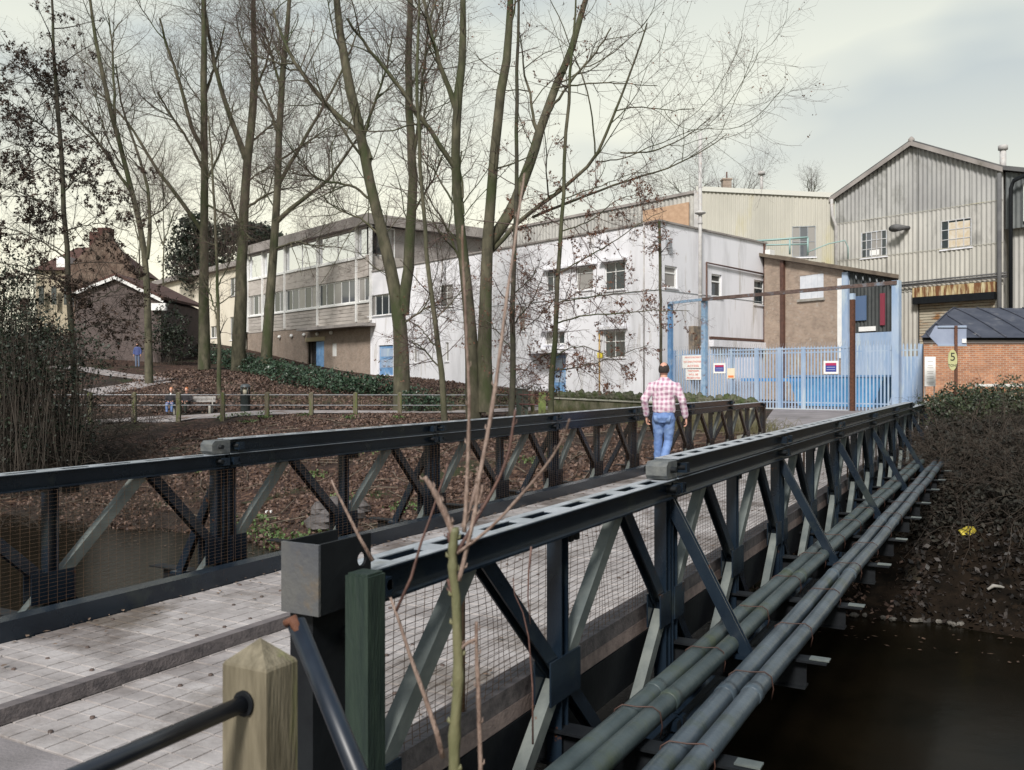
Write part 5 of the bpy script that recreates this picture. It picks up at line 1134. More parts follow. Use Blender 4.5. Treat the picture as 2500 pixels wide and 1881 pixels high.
skin = mat('skin', (.50,.26,.19), (.56,.31,.23), rough=.55, scale=10)
def head(mb, c, s=1.0, face=-1):        # c = head centre; face direction y*face
    c = Vector(c); f = face
    ell(mb, c+Vector((0,-.005*f,.01)), .076*s, .094*s, .108*s, 16, 10)
    ell(mb, c+Vector((0,.028*f,-.055*s)), .056*s, .062*s, .062*s, 12, 8)           # jaw
    mb.tube([c+Vector((0,.088*f*s,.012*s)), c+Vector((0,.108*f*s,-.022*s)), c+Vector((0,.092*f*s,-.034*s))], [.008*s,.014*s,.012*s], 6)  # nose
    for sx in (-1, 1): ell(mb, c+Vector((sx*.078*s,-.002,-.008*s)), .011*s, .022*s, .032*s, 8, 6)   # ears
    ell(mb, c+Vector((0,.088*f*s,-.056*s)), .022*s, .010*s, .008*s, 8, 5)          # lips
def face_bits(par, c, s, face, hairm, M=None):
    c = Vector(c)
    for sx in (-1, 1):
        b = MB(); ell(b, c+Vector((sx*.030*s,.083*face*s,.008*s)), .012*s, .008*s, .007*s, 8, 5); o = b.build('eye', white_p, par, True)
        b = MB(); ell(b, c+Vector((sx*.030*s,.090*face*s,.008*s)), .005*s, .003*s, .005*s, 6, 4); b.build('pupil', dk_t, o, True)
def plaid():
    m = bpy.data.materials.new('plaid_shirt'); m.use_nodes = True; n = m.node_tree; b = n.nodes['Principled BSDF']; L = n.links.new; b.inputs['Roughness'].default_value = .85
    t = n.nodes.new('ShaderNodeTexCoord'); s = n.nodes.new('ShaderNodeSeparateXYZ')
    wn = n.nodes.new('ShaderNodeTexNoise'); wn.inputs['Scale'].default_value = 5; wn.inputs['Detail'].default_value = 2; L(t.outputs['Object'], wn.inputs['Vector']); va = n.nodes.new('ShaderNodeVectorMath'); va.operation = 'MULTIPLY_ADD'; L(wn.outputs['Color'], va.inputs[0]); va.inputs[1].default_value = (.07,.07,.07); L(t.outputs['Object'], va.inputs[2]); L(va.outputs[0], s.inputs[0])
    def stripe(sock, per, wdt, off=0.0, scale2=None):
        a = n.nodes.new('ShaderNodeMath'); a.operation = 'MULTIPLY_ADD'; L(sock, a.inputs[0]); a.inputs[1].default_value = 1/per; a.inputs[2].default_value = off+10
        f = n.nodes.new('ShaderNodeMath'); f.operation = 'FRACT'; L(a.outputs[0], f.inputs[0])
        c = n.nodes.new('ShaderNodeMath'); c.operation = 'SUBTRACT'; L(f.outputs[0], c.inputs[0]); c.inputs[1].default_value = .5
        d = n.nodes.new('ShaderNodeMath'); d.operation = 'ABSOLUTE'; L(c.outputs[0], d.inputs[0])
        e = n.nodes.new('ShaderNodeMapRange'); e.inputs['From Min'].default_value = wdt; e.inputs['From Max'].default_value = wdt*.55; L(d.outputs[0], e.inputs[0]); return e.outputs[0]
    v = stripe(s.outputs['X'], .070, .34); h = stripe(s.outputs['Z'], .078, .34); 
    ad = n.nodes.new('ShaderNodeMath'); ad.operation = 'ADD'; L(v, ad.inputs[0]); L(h, ad.inputs[1])
    r = n.nodes.new('ShaderNodeValToRGB'); e = r.color_ramp.elements; e[0].position = 0; e[0].color = (.60,.54,.58,1); e[1].position = 1; e[1].color = (.36,.19,.27,1); x = e.new(.5); x.color = (.54,.41,.48,1)
    hf = n.nodes.new('ShaderNodeMath'); hf.operation = 'MULTIPLY'; hf.inputs[1].default_value = .5; L(ad.outputs[0], hf.inputs[0]); L(hf.outputs[0], r.inputs[0]); L(r.outputs[0], b.inputs['Base Color'])
    z = n.nodes.new('ShaderNodeTexNoise'); z.inputs['Scale'].default_value = 9; z.inputs['Detail'].default_value = 3; L(t.outputs['Object'], z.inputs['Vector']); bp = n.nodes.new('ShaderNodeBump'); bp.inputs['Strength'].default_value = .9; bp.inputs['Distance'].default_value = .02; L(z.outputs[0], bp.inputs['Height']); L(bp.outputs[0], b.inputs['Normal'])
    return m
# the walking man (local frame: faces +y, x to his right), 1.74 m tall
mp0 = W(1434,1030,14.35); man_rz = -AL*.75
man = empty('person', (mp0.x, 14.35, 0.0), man_rz, 'balding man in pink and white plaid shirt and blue jeans walking away across the bridge', 'person')
sh_l, sh_r = Vector((-.180,0,1.395)), Vector((.180,0,1.395))
el_l, wr_l = Vector((-.295,-.06,1.155)), Vector((-.290,.05,.885))
el_r, wr_r = Vector((.295,.0,1.15)), Vector((.335,.09,.865))
hp_l, kn_l, an_l = Vector((-.09,0,.90)), Vector((-.105,.03,.49)), Vector((-.095,-.13,.09))
hp_r, kn_r, an_r = Vector((.09,0,.90)), Vector((.075,.10,.50)), Vector((.06,.06,.09))
an_l = Vector((-.10,.03,.08)); kn_l = Vector((-.10,.04,.49)); an_r = Vector((.03,-.22,.16)); kn_r = Vector((.065,.03,.50))
b = MB()
b.rings([((0,0,.86), Vector((.155,0,0)), Vector((0,.10,0))), ((0,0,1.0), Vector((.15,0,0)), Vector((0,.098,0))), ((0,0,1.15), Vector((.15,0,0)), Vector((0,.10,0))), ((0,0,1.32), Vector((.175,0,0)), Vector((0,.105,0))), ((0,0,1.41), Vector((.155,0,0)), Vector((0,.085,0))), ((0,0,1.475), Vector((.07,0,0)), Vector((0,.06,0)))], 18)
b.tube([(0,-.005,1.45), (0,.01,1.56)], [.058,.055], 12); head(b, (0,.015,1.635), 1.0, 1)
for s_, e_, w_ in ((sh_l, el_l, wr_l), (sh_r, el_r, wr_r)): limb(b, [s_, e_, w_], [.05,.04,.027])
for h_, k_, a_ in ((hp_l, kn_l, an_l), (hp_r, kn_r, an_r)): limb(b, [h_, k_, a_], [.085,.055,.04])
hand(b, wr_l, (.02,.25,-1), (.05,1,.2), (1,-.05,0)); hand(b, wr_r, (.03,.2,-1), (-.15,1,.2), (-1,-.05,0))
body = remesh_obj(b, 'body', skin, man, .0085, 2)
b = MB()
b.rings([((0,0,.955), Vector((.172,0,0)), Vector((0,.125,0))), ((0,0,.99), Vector((.182,0,0)), Vector((0,.135,0))), ((0,-.005,1.06), Vector((.182,0,0)), Vector((0,.138,0))), ((0,0,1.16), Vector((.178,0,0)), Vector((0,.13,0))), ((0,0,1.30), Vector((.205,0,0)), Vector((0,.135,0))), ((0,-.005,1.375), Vector((.208,0,0)), Vector((0,.125,0))), ((0,-.005,1.425), Vector((.165,0,0)), Vector((0,.110,0))), ((0,0,1.465), Vector((.115,0,0)), Vector((0,.090,0))), ((0,.0,1.495), Vector((.078,0,0)), Vector((0,.072,0))), ((0,.005,1.515), Vector((.066,0,0)), Vector((0,.064,0)))], 22)
for s_, e_, w_, q in ((sh_l, el_l, wr_l, -1), (sh_r, el_r, wr_r, 1)):
    m_ = s_.lerp(e_, .5); f_ = e_.lerp(w_, .45); f2 = e_.lerp(w_, .86); limb(b, [s_+Vector((-q*.05,0,-.02)), s_+Vector((q*.012,0,-.03)), m_, e_+Vector((q*.004,-.01,0)), f_, f2, e_.lerp(w_, .97)], [.075,.084,.070,.062,.055,.046,.036], 14)
shirt = remesh_obj(b, 'shirt', plaid(), man, .010, 2, crease=(.11, .034))
denim = mat('blue_denim', (.085,.15,.33), (.15,.24,.46), rough=.85, scale=7, bump=.6, bscale=12, c3=(.20,.30,.50), s3=4, t3=.58)
b = MB()
b.rings([((0,-.005,.80), Vector((.165,0,0)), Vector((0,.12,0))), ((0,-.018,.88), Vector((.178,0,0)), Vector((0,.135,0))), ((0,-.005,.97), Vector((.165,0,0)), Vector((0,.115,0))), ((0,0,1.02), Vector((.155,0,0)), Vector((0,.105,0)))], 20)
for q, h_, k_, a_ in ((-1, hp_l, kn_l, an_l), (1, hp_r, kn_r, an_r)):
    ell(b, (q*.080,-.050,.862), .086, .076, .10); limb(b, [h_+Vector((-q*.005,-.01,-.03)), h_.lerp(k_, .35), h_.lerp(k_, .75), k_, k_.lerp(a_, .35), k_.lerp(a_, .8), k_.lerp(a_, .98)], [.098,.092,.074,.068,.068,.062,.068], 14)
jeans = remesh_obj(b, 'jeans', denim, man, .010, 2, crease=(.08, .020))
for q in (-1, 1):
    pk = MB(); c = Vector((q*.085,-.138,.865)); pk.rings([(c+Vector((0,.022,.05)), Vector((.055,0,0)), Vector((0,.006,0))), (c+Vector((0,.014,0)), Vector((.052,0,0)), Vector((0,.007,0))), (c+Vector((0,.028,-.06)), Vector((.035,0,0)), Vector((0,.012,0)))], 10); pk.build('back_pocket', mat('faded_denim', (.16,.24,.42), rough=.9), jeans, True)
shoe = mat('brown_shoe', (.05,.03,.02), rough=.5)
for a_, tl in ((an_l, 0), (an_r, .5)):
    b = MB(); R_ = Matrix.Rotation(-tl, 3, 'X'); pts = [((0,-.065,-.03),.040,.040), ((0,-.02,-.035),.040,.045), ((0,.06,-.05),.043,.030), ((0,.13,-.058),.042,.022), ((0,.175,-.062),.026,.015)]
    b.rings([(a_+R_@Vector(c), Vector((r1_,0,0)), R_@Vector((0,0,r2_))) for c, r1_, r2_ in pts], 12); b.build('shoe', shoe, man, True)
hairm = mat('dark_brown_hair', (.018,.012,.010), (.04,.028,.022), rough=.7, scale=40, stretch=(3,3,.6), bump=.5)
b = MB()
hc = Vector((0,.010,1.642)); vs = []; fs = []; na, nl = 36, 18
bald = Vector((0,-.42,.90)).normalized()
def hv(j, i, k): th = math.radians(4+122*j/nl); ph = 2*math.pi*i/na; return hc+Vector((.086*k*math.sin(th)*math.cos(ph), .104*k*math.sin(th)*math.sin(ph), .112*k*math.cos(th)-.002))
keepf = []
for j in range(nl):
    for i in range(na):
        v = hv(j+.5, i+.5, 1)-hc; d = v.normalized()
        if d.dot(bald) > math.cos(math.radians(36)): continue
        if d.y > .25 and v.z < .045: continue
        if d.y > -.15 and v.z < -.03: continue
        if v.z < -.062: continue
        keepf.append((j, i))
vid = {}
def gid(j, i, k):
    key = (j, i % na, k)
    if key not in vid: vid[key] = len(vs); vs.append(hv(j, i % na, (1.0, .84)[k]))
    return vid[key]
ks = set(keepf)
for j, i in keepf:
    fs.append((gid(j,i,0), gid(j+1,i,0), gid(j+1,i+1,0), gid(j,i+1,0)))
    for (dj, di), (p_, q_) in (((-1,0),((j,i),(j,i+1))), ((1,0),((j+1,i+1),(j+1,i))), ((0,-1),((j+1,i),(j,i))), ((0,1),((j,i+1),(j+1,i+1)))):
        if (j+dj, (i+di) % na) not in ks: fs.append((gid(*p_,0), gid(*q_,0), gid(*q_,1), gid(*p_,1)))
b.add(vs, fs, True); b.build('hair', hairm, man, True)
face_bits(man, (0,.015,1.635), 1, 1, hairm)

def seated(loc, rz, label, coat, leg, hairc, s=1.0, lean=0.0):
    r = empty('person', loc, rz, label, 'person')     # local: faces -y, seat height .45
    b = MB(); z0 = .46
    b.rings([((0,.02,z0), Vector((.16,0,0)), Vector((0,.13,0))), ((0,.03,z0+.25), Vector((.15,0,0)), Vector((0,.11,0))), ((0,.04,z0+.48), Vector((.19,0,0)), Vector((0,.11,0))), ((0,.04,z0+.55), Vector((.08,0,0)), Vector((0,.06,0)))], 14)
    b.tube([(0,.03,z0+.5), (0,.02,z0+.64)], .05, 10); head(b, (0,.0,z0+.74), 1.0, -1)
    for q in (-1, 1):
        limb(b, [(q*.19,.03,z0+.46), (q*.27,-.04,z0+.22), (q*.10,-.26,z0+.16)], [.05,.04,.028]); hand(b, (q*.10,-.26,z0+.16), (-q*.4,-.8,-.2), (-q*.2,0,1), (0,-.3,-1))
        limb(b, [(q*.09,0,z0+.05), (q*.11,-.42,z0+.06), (q*.11,-.40,.10)], [.085,.06,.042])
    remesh_obj(b, 'body', skin, r, .012, 2)
    b = MB()
    b.rings([((0,.0,z0-.02), Vector((.21,0,0)), Vector((0,.18,0))), ((0,.03,z0+.25), Vector((.20,0,0)), Vector((0,.15,0))), ((0,.04,z0+.46), Vector((.225,0,0)), Vector((0,.14,0))), ((0,.035,z0+.56), Vector((.10,0,0)), Vector((0,.08,0)))], 16)
    for q in (-1, 1): limb(b, [(q*.17,.03,z0+.47), (q*.27,-.04,z0+.22), (q*.13,-.22,z0+.17)], [.078,.068,.055])
    remesh_obj(b, 'coat', coat, r, .014, 3)
    b = MB()
    for q in (-1, 1): limb(b, [(q*.09,.0,z0+.05), (q*.11,-.42,z0+.06), (q*.12,-.43,z0-.02), (q*.11,-.40,.12)], [.10,.075,.070,.058])
    b.rings([((0,0,z0-.03), Vector((.17,0,0)), Vector((0,.14,0))), ((0,0,z0+.1), Vector((.16,0,0)), Vector((0,.13,0)))], 14)
    remesh_obj(b, 'trousers', leg, r, .014, 2)
    for q in (-1, 1): b = MB(); b.rings([((q*.11,-.34,.05), Vector((.045,0,0)), Vector((0,0,.05))), ((q*.11,-.45,.04), Vector((.045,0,0)), Vector((0,0,.035))), ((q*.11,-.55,.03), Vector((.03,0,0)), Vector((0,0,.02)))], 10); b.build('shoe', dk_t, r, True)
    b = MB(); ell(b, (0,.022,z0+.775), .086, .098, .098, 14, 8); b.build('hair', hairc, r, True)
    face_bits(r, (0,0,z0+.74), 1, -1, hairc); return r
dark_coat = mat('dark_coat', (.012,.012,.014), (.025,.022,.026), rough=.9, scale=8); dk_tr = mat('dark_green_trousers', (.015,.02,.014), rough=.9)
pl_ = W(371,840,YBn-.05); pr2 = W(404,840,YBn-.05)
pa = seated((pl_.x, YBn-.12, gbn), .15, 'fair-haired person in dark coat and blue jeans on the left of the bench', dark_coat, denim, mat('reddish_fair_hair', (.35,.15,.07), rough=.8))
pb_ = seated((pr2.x, YBn-.12, gbn), -.05, 'red-haired person in black coat and dark trousers on the right of the bench', dark_coat, dk_tr, mat('ginger_hair', (.30,.09,.02), rough=.8))
for r, col in ((pa, white_p),):
    b = MB(); ell(b, (0,-.10,.98), .035, .03, .07); b.build('scarf', col, r, True)
# distant standing figure
fp = hit(297, 794, 40, 72); fz = gz(fp.x, fp.y)
pf = empty('person', (fp.x, fp.y, fz), 0, 'distant person in blue and white clothes standing before the dark brown house', 'person')
b = MB(); b.rings([((0,0,.85), Vector((.15,0,0)), Vector((0,.1,0))), ((0,0,1.4), Vector((.18,0,0)), Vector((0,.1,0))), ((0,0,1.47), Vector((.06,0,0)), Vector((0,.06,0)))], 12); b.tube([(0,0,1.45),(0,0,1.56)], .05, 8); head(b, (0,0,1.62), 1, -1)
for q in (-1, 1):
    limb(b, [(q*.18,0,1.4), (q*.26,0,1.14), (q*.25,-.08,.88)], [.05,.04,.028]); hand(b, (q*.25,-.08,.88), (0,-.1,-1), (0,-1,0), (-q,0,0)); limb(b, [(q*.09,0,.9), (q*.1,0,.5), (q*.1,0,.08)], [.085,.055,.04])
remesh_obj(b, 'body', skin, pf, .014, 2)
b = MB(); b.rings([((0,0,.86), Vector((.19,0,0)), Vector((0,.14,0))), ((0,0,1.4), Vector((.21,0,0)), Vector((0,.13,0))), ((0,0,1.49), Vector((.09,0,0)), Vector((0,.07,0)))], 14)
for q in (-1, 1): limb(b, [(q*.16,0,1.42), (q*.26,0,1.14), (q*.25,-.07,.93)], [.075,.06,.05])
remesh_obj(b, 'jacket', mat('blue_jacket', (.05,.07,.19), rough=.8), pf, .015, 3)
b = MB()
for q in (-1, 1): limb(b, [(q*.09,0,.9), (q*.1,0,.5), (q*.1,0,.06)], [.10,.07,.06])
remesh_obj(b, 'trousers', mat('pale_blue_trousers', (.10,.13,.2), rough=.8), pf, .014, 2)
b = MB(); ell(b, (0,.02,1.66), .085, .095, .09); b.build('hair', mat('auburn_hair', (.16,.05,.02), rough=.8), pf, True)
# ------------------------------------------------------------ trees and plants
rng = np.random.RandomState(5)
bark_g = mat('green_grey_bark', (.038,.036,.022), (.105,.095,.062), rough=.9, scale=3, stretch=(1,1,.4), bump=.5, bscale=12, c3=(.035,.045,.015), s3=.8, t3=.52)
bark_d = mat('dark_bark', (.022,.020,.014), (.05,.045,.03), rough=.9, scale=4, bump=.4, c3=(.03,.04,.015), s3=1, t3=.55)
twig_m = mat('twig_bark', (.055,.036,.032), (.10,.066,.058), rough=.85, scale=2)
twig_d = mat('dark_twig_bark', (.022,.018,.013), (.045,.034,.025), rough=.85, scale=2)
leaf_b = mat('dead_leaf', (.085,.036,.022), (.17,.08,.048), rough=.8, scale=3, detail=2)
leaf_g = mat('laurel_leaf', (.018,.040,.022), (.050,.085,.050), rough=.42, scale=4, detail=2)
leaf_iv = mat('ivy_leaf', (.015,.026,.012), (.045,.058,.024), rough=.5, scale=3, detail=2)
leaf_dk = mat('dark_evergreen_leaf', (.006,.012,.007), (.017,.027,.012), rough=.6, scale=2, detail=2)
leaf_gr = mat('bright_hedge_leaf', (.03,.055,.012), (.06,.10,.02), rough=.6, scale=3, detail=2)

def stick_mesh(Pt, R, n=3, name='sticks'):
    """Pt (N,m,3), R (N,m) -> mesh of tapered sticks"""
    N_, m_ = R.shape
    T = np.gradient(Pt, axis=1); T /= np.linalg.norm(T, axis=2, keepdims=True)+1e-9
    ref = np.where(np.abs(T[:, :1, 2:3]) > .9, np.array([1., 0, 0]), np.array([0, 0, 1.]))*np.ones_like(T)
    X = np.cross(T, ref); X /= np.linalg.norm(X, axis=2, keepdims=True)+1e-9; Y = np.cross(X, T)
    a = 2*np.pi*np.arange(n)/n
    V = Pt[:, :, None]+R[:, :, None, None]*(X[:, :, None]*np.cos(a)[None, None, :, None]+Y[:, :, None]*np.sin(a)[None, None, :, None])
    V = V.reshape(-1, 3)
    i, j, k = np.meshgrid(np.arange(N_), np.arange(m_-1), np.arange(n), indexing='ij'); b = i*m_*n
    f = np.stack([b+j*n+k, b+j*n+(k+1) % n, b+(j+1)*n+(k+1) % n, b+(j+1)*n+k], -1).reshape(-1, 4)
    return V, f
def samp(Pt, R, t):                       # Pt (N,m,3), t (N,q) in 0..1 -> points, tangents, radii
    m_ = Pt.shape[1]; x = t*(m_-1); i = np.clip(x.astype(int), 0, m_-2); fr_ = x-i; ar = np.arange(len(Pt))[:, None]
    p = Pt[ar, i]*(1-fr_[..., None])+Pt[ar, i+1]*fr_[..., None]; d = Pt[ar, i+1]-Pt[ar, i]; d /= np.linalg.norm(d, axis=2, keepdims=True)+1e-9
    return p, d, R[ar, i]*(1-fr_)+R[ar, i+1]*fr_
def sprout(Pt, R, q, ang, ln, r0, up=.25, t0=.15, t1=1.0, wob=.18, m_=4, flat=0, lenpow=.5, rmin=.0022):
    N_ = len(Pt); t = t0+(t1-t0)*(np.arange(q)[None, :]+rng.rand(N_, q))/q
    p, d, r = samp(Pt, R, np.clip(t, 0, 1)); p = p.reshape(-1, 3); d = d.reshape(-1, 3); r = r.ravel(); t = t.ravel(); n_ = len(p)
    v = rng.randn(n_, 3); v -= (v*d).sum(1, keepdims=True)*d; v /= np.linalg.norm(v, axis=1, keepdims=True)+1e-9
    a = np.radians(ang[0]+(ang[1]-ang[0])*rng.rand(n_))[:, None]; dr = d*np.cos(a)+v*np.sin(a)
    if flat: dr[:, 2] *= (1-flat); dr /= np.linalg.norm(dr, axis=1, keepdims=True)
    L_ = (ln[0]+(ln[1]-ln[0])*rng.rand(n_))*(1.15-t*.75)**lenpow; pts = [p]; c = p.copy(); dd = dr.copy()
    for k in range(1, m_):
        dd = dd+rng.randn(n_, 3)*wob; dd[:, 2] += up; dd /= np.linalg.norm(dd, axis=1, keepdims=True); c = c+dd*(L_/(m_-1))[:, None]; pts.append(c)
    Pn = np.stack(pts, 1); rr = np.minimum(r*.6, r0*(.6+.8*rng.rand(n_))); Rn = np.maximum(rr[:, None]*np.linspace(1, .35, m_)[None], rmin)
    return Pn, Rn
def resample(pts, rads, m_=14, jit=0):
    P_ = np.array([tuple(p) for p in pts]); s = np.r_[0, np.cumsum(np.linalg.norm(np.diff(P_, axis=0), axis=1))]; u = np.linspace(0, s[-1], m_)
    out_ = np.stack([np.interp(u, s, P_[:, k]) for k in range(3)], 1)
    # light smoothing keeps the traced bends but rounds the corners
    for _ in range(2): out_[1:-1] = .25*out_[:-2]+.5*out_[1:-1]+.25*out_[2:]
    out_[1:-1] += rng.randn(m_-2, 3)*jit
    return out_, np.interp(u, np.linspace(0, s[-1], len(rads)), rads)
def leaf_mesh(C, s0, s1, bias=None, asp=.6):
    n_ = len(C); a = rng.randn(n_, 3); a /= np.linalg.norm(a, axis=1, keepdims=True); b = rng.randn(n_, 3)
    if bias is not None: b = b*.6+np.array(bias)*1.0
    b = np.cross(a, b); b /= np.linalg.norm(b, axis=1, keepdims=True)+1e-9; s = (s0+(s1-s0)*rng.rand(n_))[:, None]
    V = np.stack([C-a*s*.5, C+b*s*asp*.5, C+a*s*.5, C-b*s*asp*.5], 1).reshape(-1, 3); f = np.arange(n_*4).reshape(-1, 4); return V, f
def np_obj(name, V, f, m, parent=None, kind=None, smooth=False):
    if parent is not None:
        M = np.array(inv_of(parent)); V = V @ M[:3, :3].T+M[:3, 3]; me = arr_mesh(name, V, f); o = bpy.data.objects.new(name, me); link(o, parent)
    else:
        c = np.array([(V[:,0].min()+V[:,0].max())/2, (V[:,1].min()+V[:,1].max())/2, V[:,2].min()]); me = arr_mesh(name, V-c, f); o = bpy.data.objects.new(name, me); COL.objects.link(o); o.location = c
    me.materials.append(m)
    if smooth: me.polygons.foreach_set('use_smooth', [True]*len(me.polygons))
    if kind: o['kind'] = kind
    return o
def cat(*a):
    V = []; f = []; b = 0
    for v, q in a: V.append(v); f.append(q+b); b += len(v)
    return np.concatenate(V), np.concatenate(f)
def tree(label, group, Y, trunks, limbs=(), w0=28, bark=None, twm=None, style='poplar', dens=1.0, leaves=0, leafm=None, leafsz=(.05,.11), depth=2.5, lo=.25, n1=None, name='tree', tw=1.0, nleafcl=3, clsp=.07, q0=2):
    """trunks / limbs: list of (picture polyline, width_start, width_end) in 2212-px units, at distance Y"""
    bark = bark or bark_g; twm = twm or twig_m; x, y = trunks[0][0][0]; base = W(x, y, Y); g = gz(base.x, Y)
    root = empty(name, (base.x, Y, g), 0, label, 'tree', group); sc = Y/F*K
    allP, allR = [], []
    for j, (pl, wa, wb_) in enumerate(list(trunks)+list(limbs)):
        istr = j < len(trunks); dy = 0 if istr and j == 0 else rng.uniform(-depth, depth)
        pts = []
        for i, (px, py) in enumerate(pl): u = i/(len(pl)-1); yy = Y+dy*(u**1.2); pts.append(W(px, py, yy))
        if istr and j == 0: pts[0].z = min(pts[0].z, g)-.3; pts.insert(1, pts[0].lerp(pts[1], .25)) if pts[1].z-pts[0].z > 2 else None
        P_, R_ = resample(pts, [wa*sc/2*(1.08 if istr else .9), wa*sc/2*.78, wa*sc/2*.58+wb_*sc*.04, (wa*.40+wb_*.42)*sc/2, wb_*sc/2*.8] if istr else [wa*sc/2, (wa+wb_)*sc/4, wb_*sc/2], 16, .02)
        V, f = stick_mesh(P_[None], R_[None], 10 if wa > 12 else 6); np_obj('trunk' if istr else 'limb', V, f, bark, root, smooth=True)
        allP.append(P_); allR.append(R_)
    Pt = np.stack(allP); R = np.stack(allR); H = np.linalg.norm(Pt[:, -1]-Pt[:, 0], axis=1)
    parts = []
    if style == 'poplar':
        P0, R0 = sprout(Pt, R, q0, (25, 50), (3.5*tw, 8.5*tw), .055*tw, .08, max(lo, .35), .9, .12, 16, rmin=.012)
        parts0 = stick_mesh(P0, R0, 6); np_obj('limbs', *parts0, bark, root, 'stuff', True); Pt = np.concatenate([Pt, P0]); R = np.concatenate([R, R0])
        q1 = n1 or int(12*dens); P1, R1 = sprout(Pt, R, q1, (28, 78), (1.4*tw, 4.6*tw), .030, .10, lo, 1, .15, 6, rmin=.006)
        P2, R2 = sprout(P1, R1, 5, (28, 75), (.7*tw, 2.4*tw), .014, .07, .12, 1, .22, 5, rmin=.0042)
        P3, R3 = sprout(P2, R2, 5, (28, 75), (.3*tw, 1.1*tw), .007, .02, .1, 1, .2, 4, rmin=.0025)
    elif style == 'alder':
        q1 = n1 or int(22*dens); P1, R1 = sprout(Pt, R, q1, (60, 95), (1.0*tw, 3.0*tw), .018, .02, lo, 1, .09, 6, rmin=.004)
        P2, R2 = sprout(P1, R1, 7, (35, 80), (.35*tw, 1.1*tw), .007, -.06, .12, 1, .16, 5, rmin=.0026)
        P3, R3 = sprout(P2, R2, 4, (30, 80), (.12*tw, .4*tw), .004, -.12, .1, 1, .2, 4, rmin=.0018)
    parts = [stick_mesh(P1, R1, 5), stick_mesh(P2, R2, 4), stick_mesh(P3, R3, 3)]
    np_obj('branches', *parts[0], twm if style == 'alder' else bark, root, 'stuff', True)
    np_obj('twigs', *cat(*parts[1:]), twm, root, 'stuff')
    if leaves:
        q_ = P3[:, 0]*1.6; cl_ = np.sin(q_[:, 0]*1.7+1.1*np.sin(q_[:, 2]*1.3))*np.sin(q_[:, 2]*1.9+q_[:, 1])+.55*np.sin(q_[:, 0]*3.1+q_[:, 2]*2.3)
        sel = P3[(rng.rand(len(P3)) < leaves*3.2) & (cl_ > .28)]; N3 = len(sel); tt3 = rng.rand(N3, nleafcl); c, _, _ = samp(sel, np.ones(sel.shape[:2]), tt3); c = c.reshape(-1, 3)+rng.randn(N3*nleafcl, 3)*np.array([.03,.03,.03])*tw; c[:, 2] -= .03; V, f = leaf_mesh(c, *leafsz, asp=.5); np_obj('dead_leaves', V, f, leafm or leaf_b, root, 'stuff')
    return root
GP = 'tall bare trees between the park and the buildings'
tree('bare forked tree in front of the dark brown house, second from the left', GP, 56, [([(322,700),(318,560),(308,500),(290,440),(278,370),(240,260),(222,150),(200,75),(190,-40)], 17, 6)],
     [([(318,560),(326,470),(318,390),(290,310),(262,230),(250,140)],9,3), ([(285,420),(240,350),(200,290),(150,240)],8,3), ([(250,290),(246,200),(244,120),(235,40)],7,3), ([(300,480),(352,455),(380,420)],4,2)], dens=1.1)
tree('tall straight bare tree rising from the hedge, left of the two by the brick base', GP, 66, [([(441,750),(440,600),(442,480),(441,330),(440,200),(441,75),(442,-60)], 25, 9)],
     [([(440,505),(395,440),(340,370),(300,300),(255,235),(200,190)],11,3), ([(440,330),(415,280),(390,180),(360,100),(345,40)],10,4), ([(442,398),(470,345),(492,290),(505,220)],6,2), ([(440,215),(465,140),(485,60)],7,3), ([(440,370),(405,300),(370,250),(340,200)],7,3), ([(441,440),(500,470),(545,520)],6,2)], dens=1.2)
tree('thick bare tree behind the hedge with a high fork, left of the leaning one', GP, 67, [([(515,766),(520,640),(525,500),(530,400),(535,345),(545,260),(552,160),(548,75),(545,-60)], 30, 8)],
     [([(531,345),(512,290),(495,250),(470,170),(450,75),(440,0)],13,5), ([(527,455),(560,430),(600,410),(650,405)],7,2), ([(540,310),(575,280),(610,250)],6,2), ([(524,500),(500,440),(480,390)],6,2), ([(527,400),(560,372),(590,360)],4,2), ([(550,200),(575,140),(590,60)],6,3)], dens=1.2)
tree('leaning bare tree at the corner of the hedge with long limbs to the right', GP, 66, [([(575,770),(580,680),(588,560),(596,470),(600,400),(604,300),(606,190),(620,75),(630,-60)], 24, 8)],
     [([(598,480),(640,440),(700,400),(745,340),(790,270)],11,3), ([(602,400),(640,330),(700,230),(750,130),(775,60)],9,3), ([(603,300),(585,240),(560,180),(545,110)],7,3), ([(606,190),(590,130),(570,60)],7,3), ([(600,350),(660,310),(720,270)],5,2), ([(590,540),(640,520),(700,540)],5,2)], dens=1.2)
tree('slim young tree standing on the leaf-strewn slope left of the litter bin', GP, 50, [([(475,832),(473,740),(472,640),(468,540),(462,440),(458,340),(450,250)], 10, 3)], [([(472,700),(455,640),(440,600)],4,2), ([(470,620),(500,560),(520,500)],3,1.5)], dens=.8, lo=.2, tw=.6)
tree('massive bare tree with an ivy-dark base in front of the white building, left of centre', GP, 44.5, [([(868,826),(868,740),(862,650),(850,600),(830,520),(805,430),(790,340),(770,250),(748,150),(735,75),(720,-60)], 37, 15)],
     [([(871,680),(885,560),(890,470),(893,380),(886,260),(880,150),(885,40),(888,-60)],26,11), ([(800,345),(783,293),(699,223),(637,139),(606,74),(590,20)],13,5), ([(890,370),(905,250),(915,150),(925,60)],9,4), ([(810,440),(760,400),(690,390),(640,350)],7,3), ([(885,470),(930,400),(960,330)],6,2), ([(830,520),(780,470),(730,455),(690,420)],6,2), ([(785,300),(810,220),(835,150),(850,60)],7,3), ([(868,700),(930,660),(985,640)],5,2)], dens=1.25)
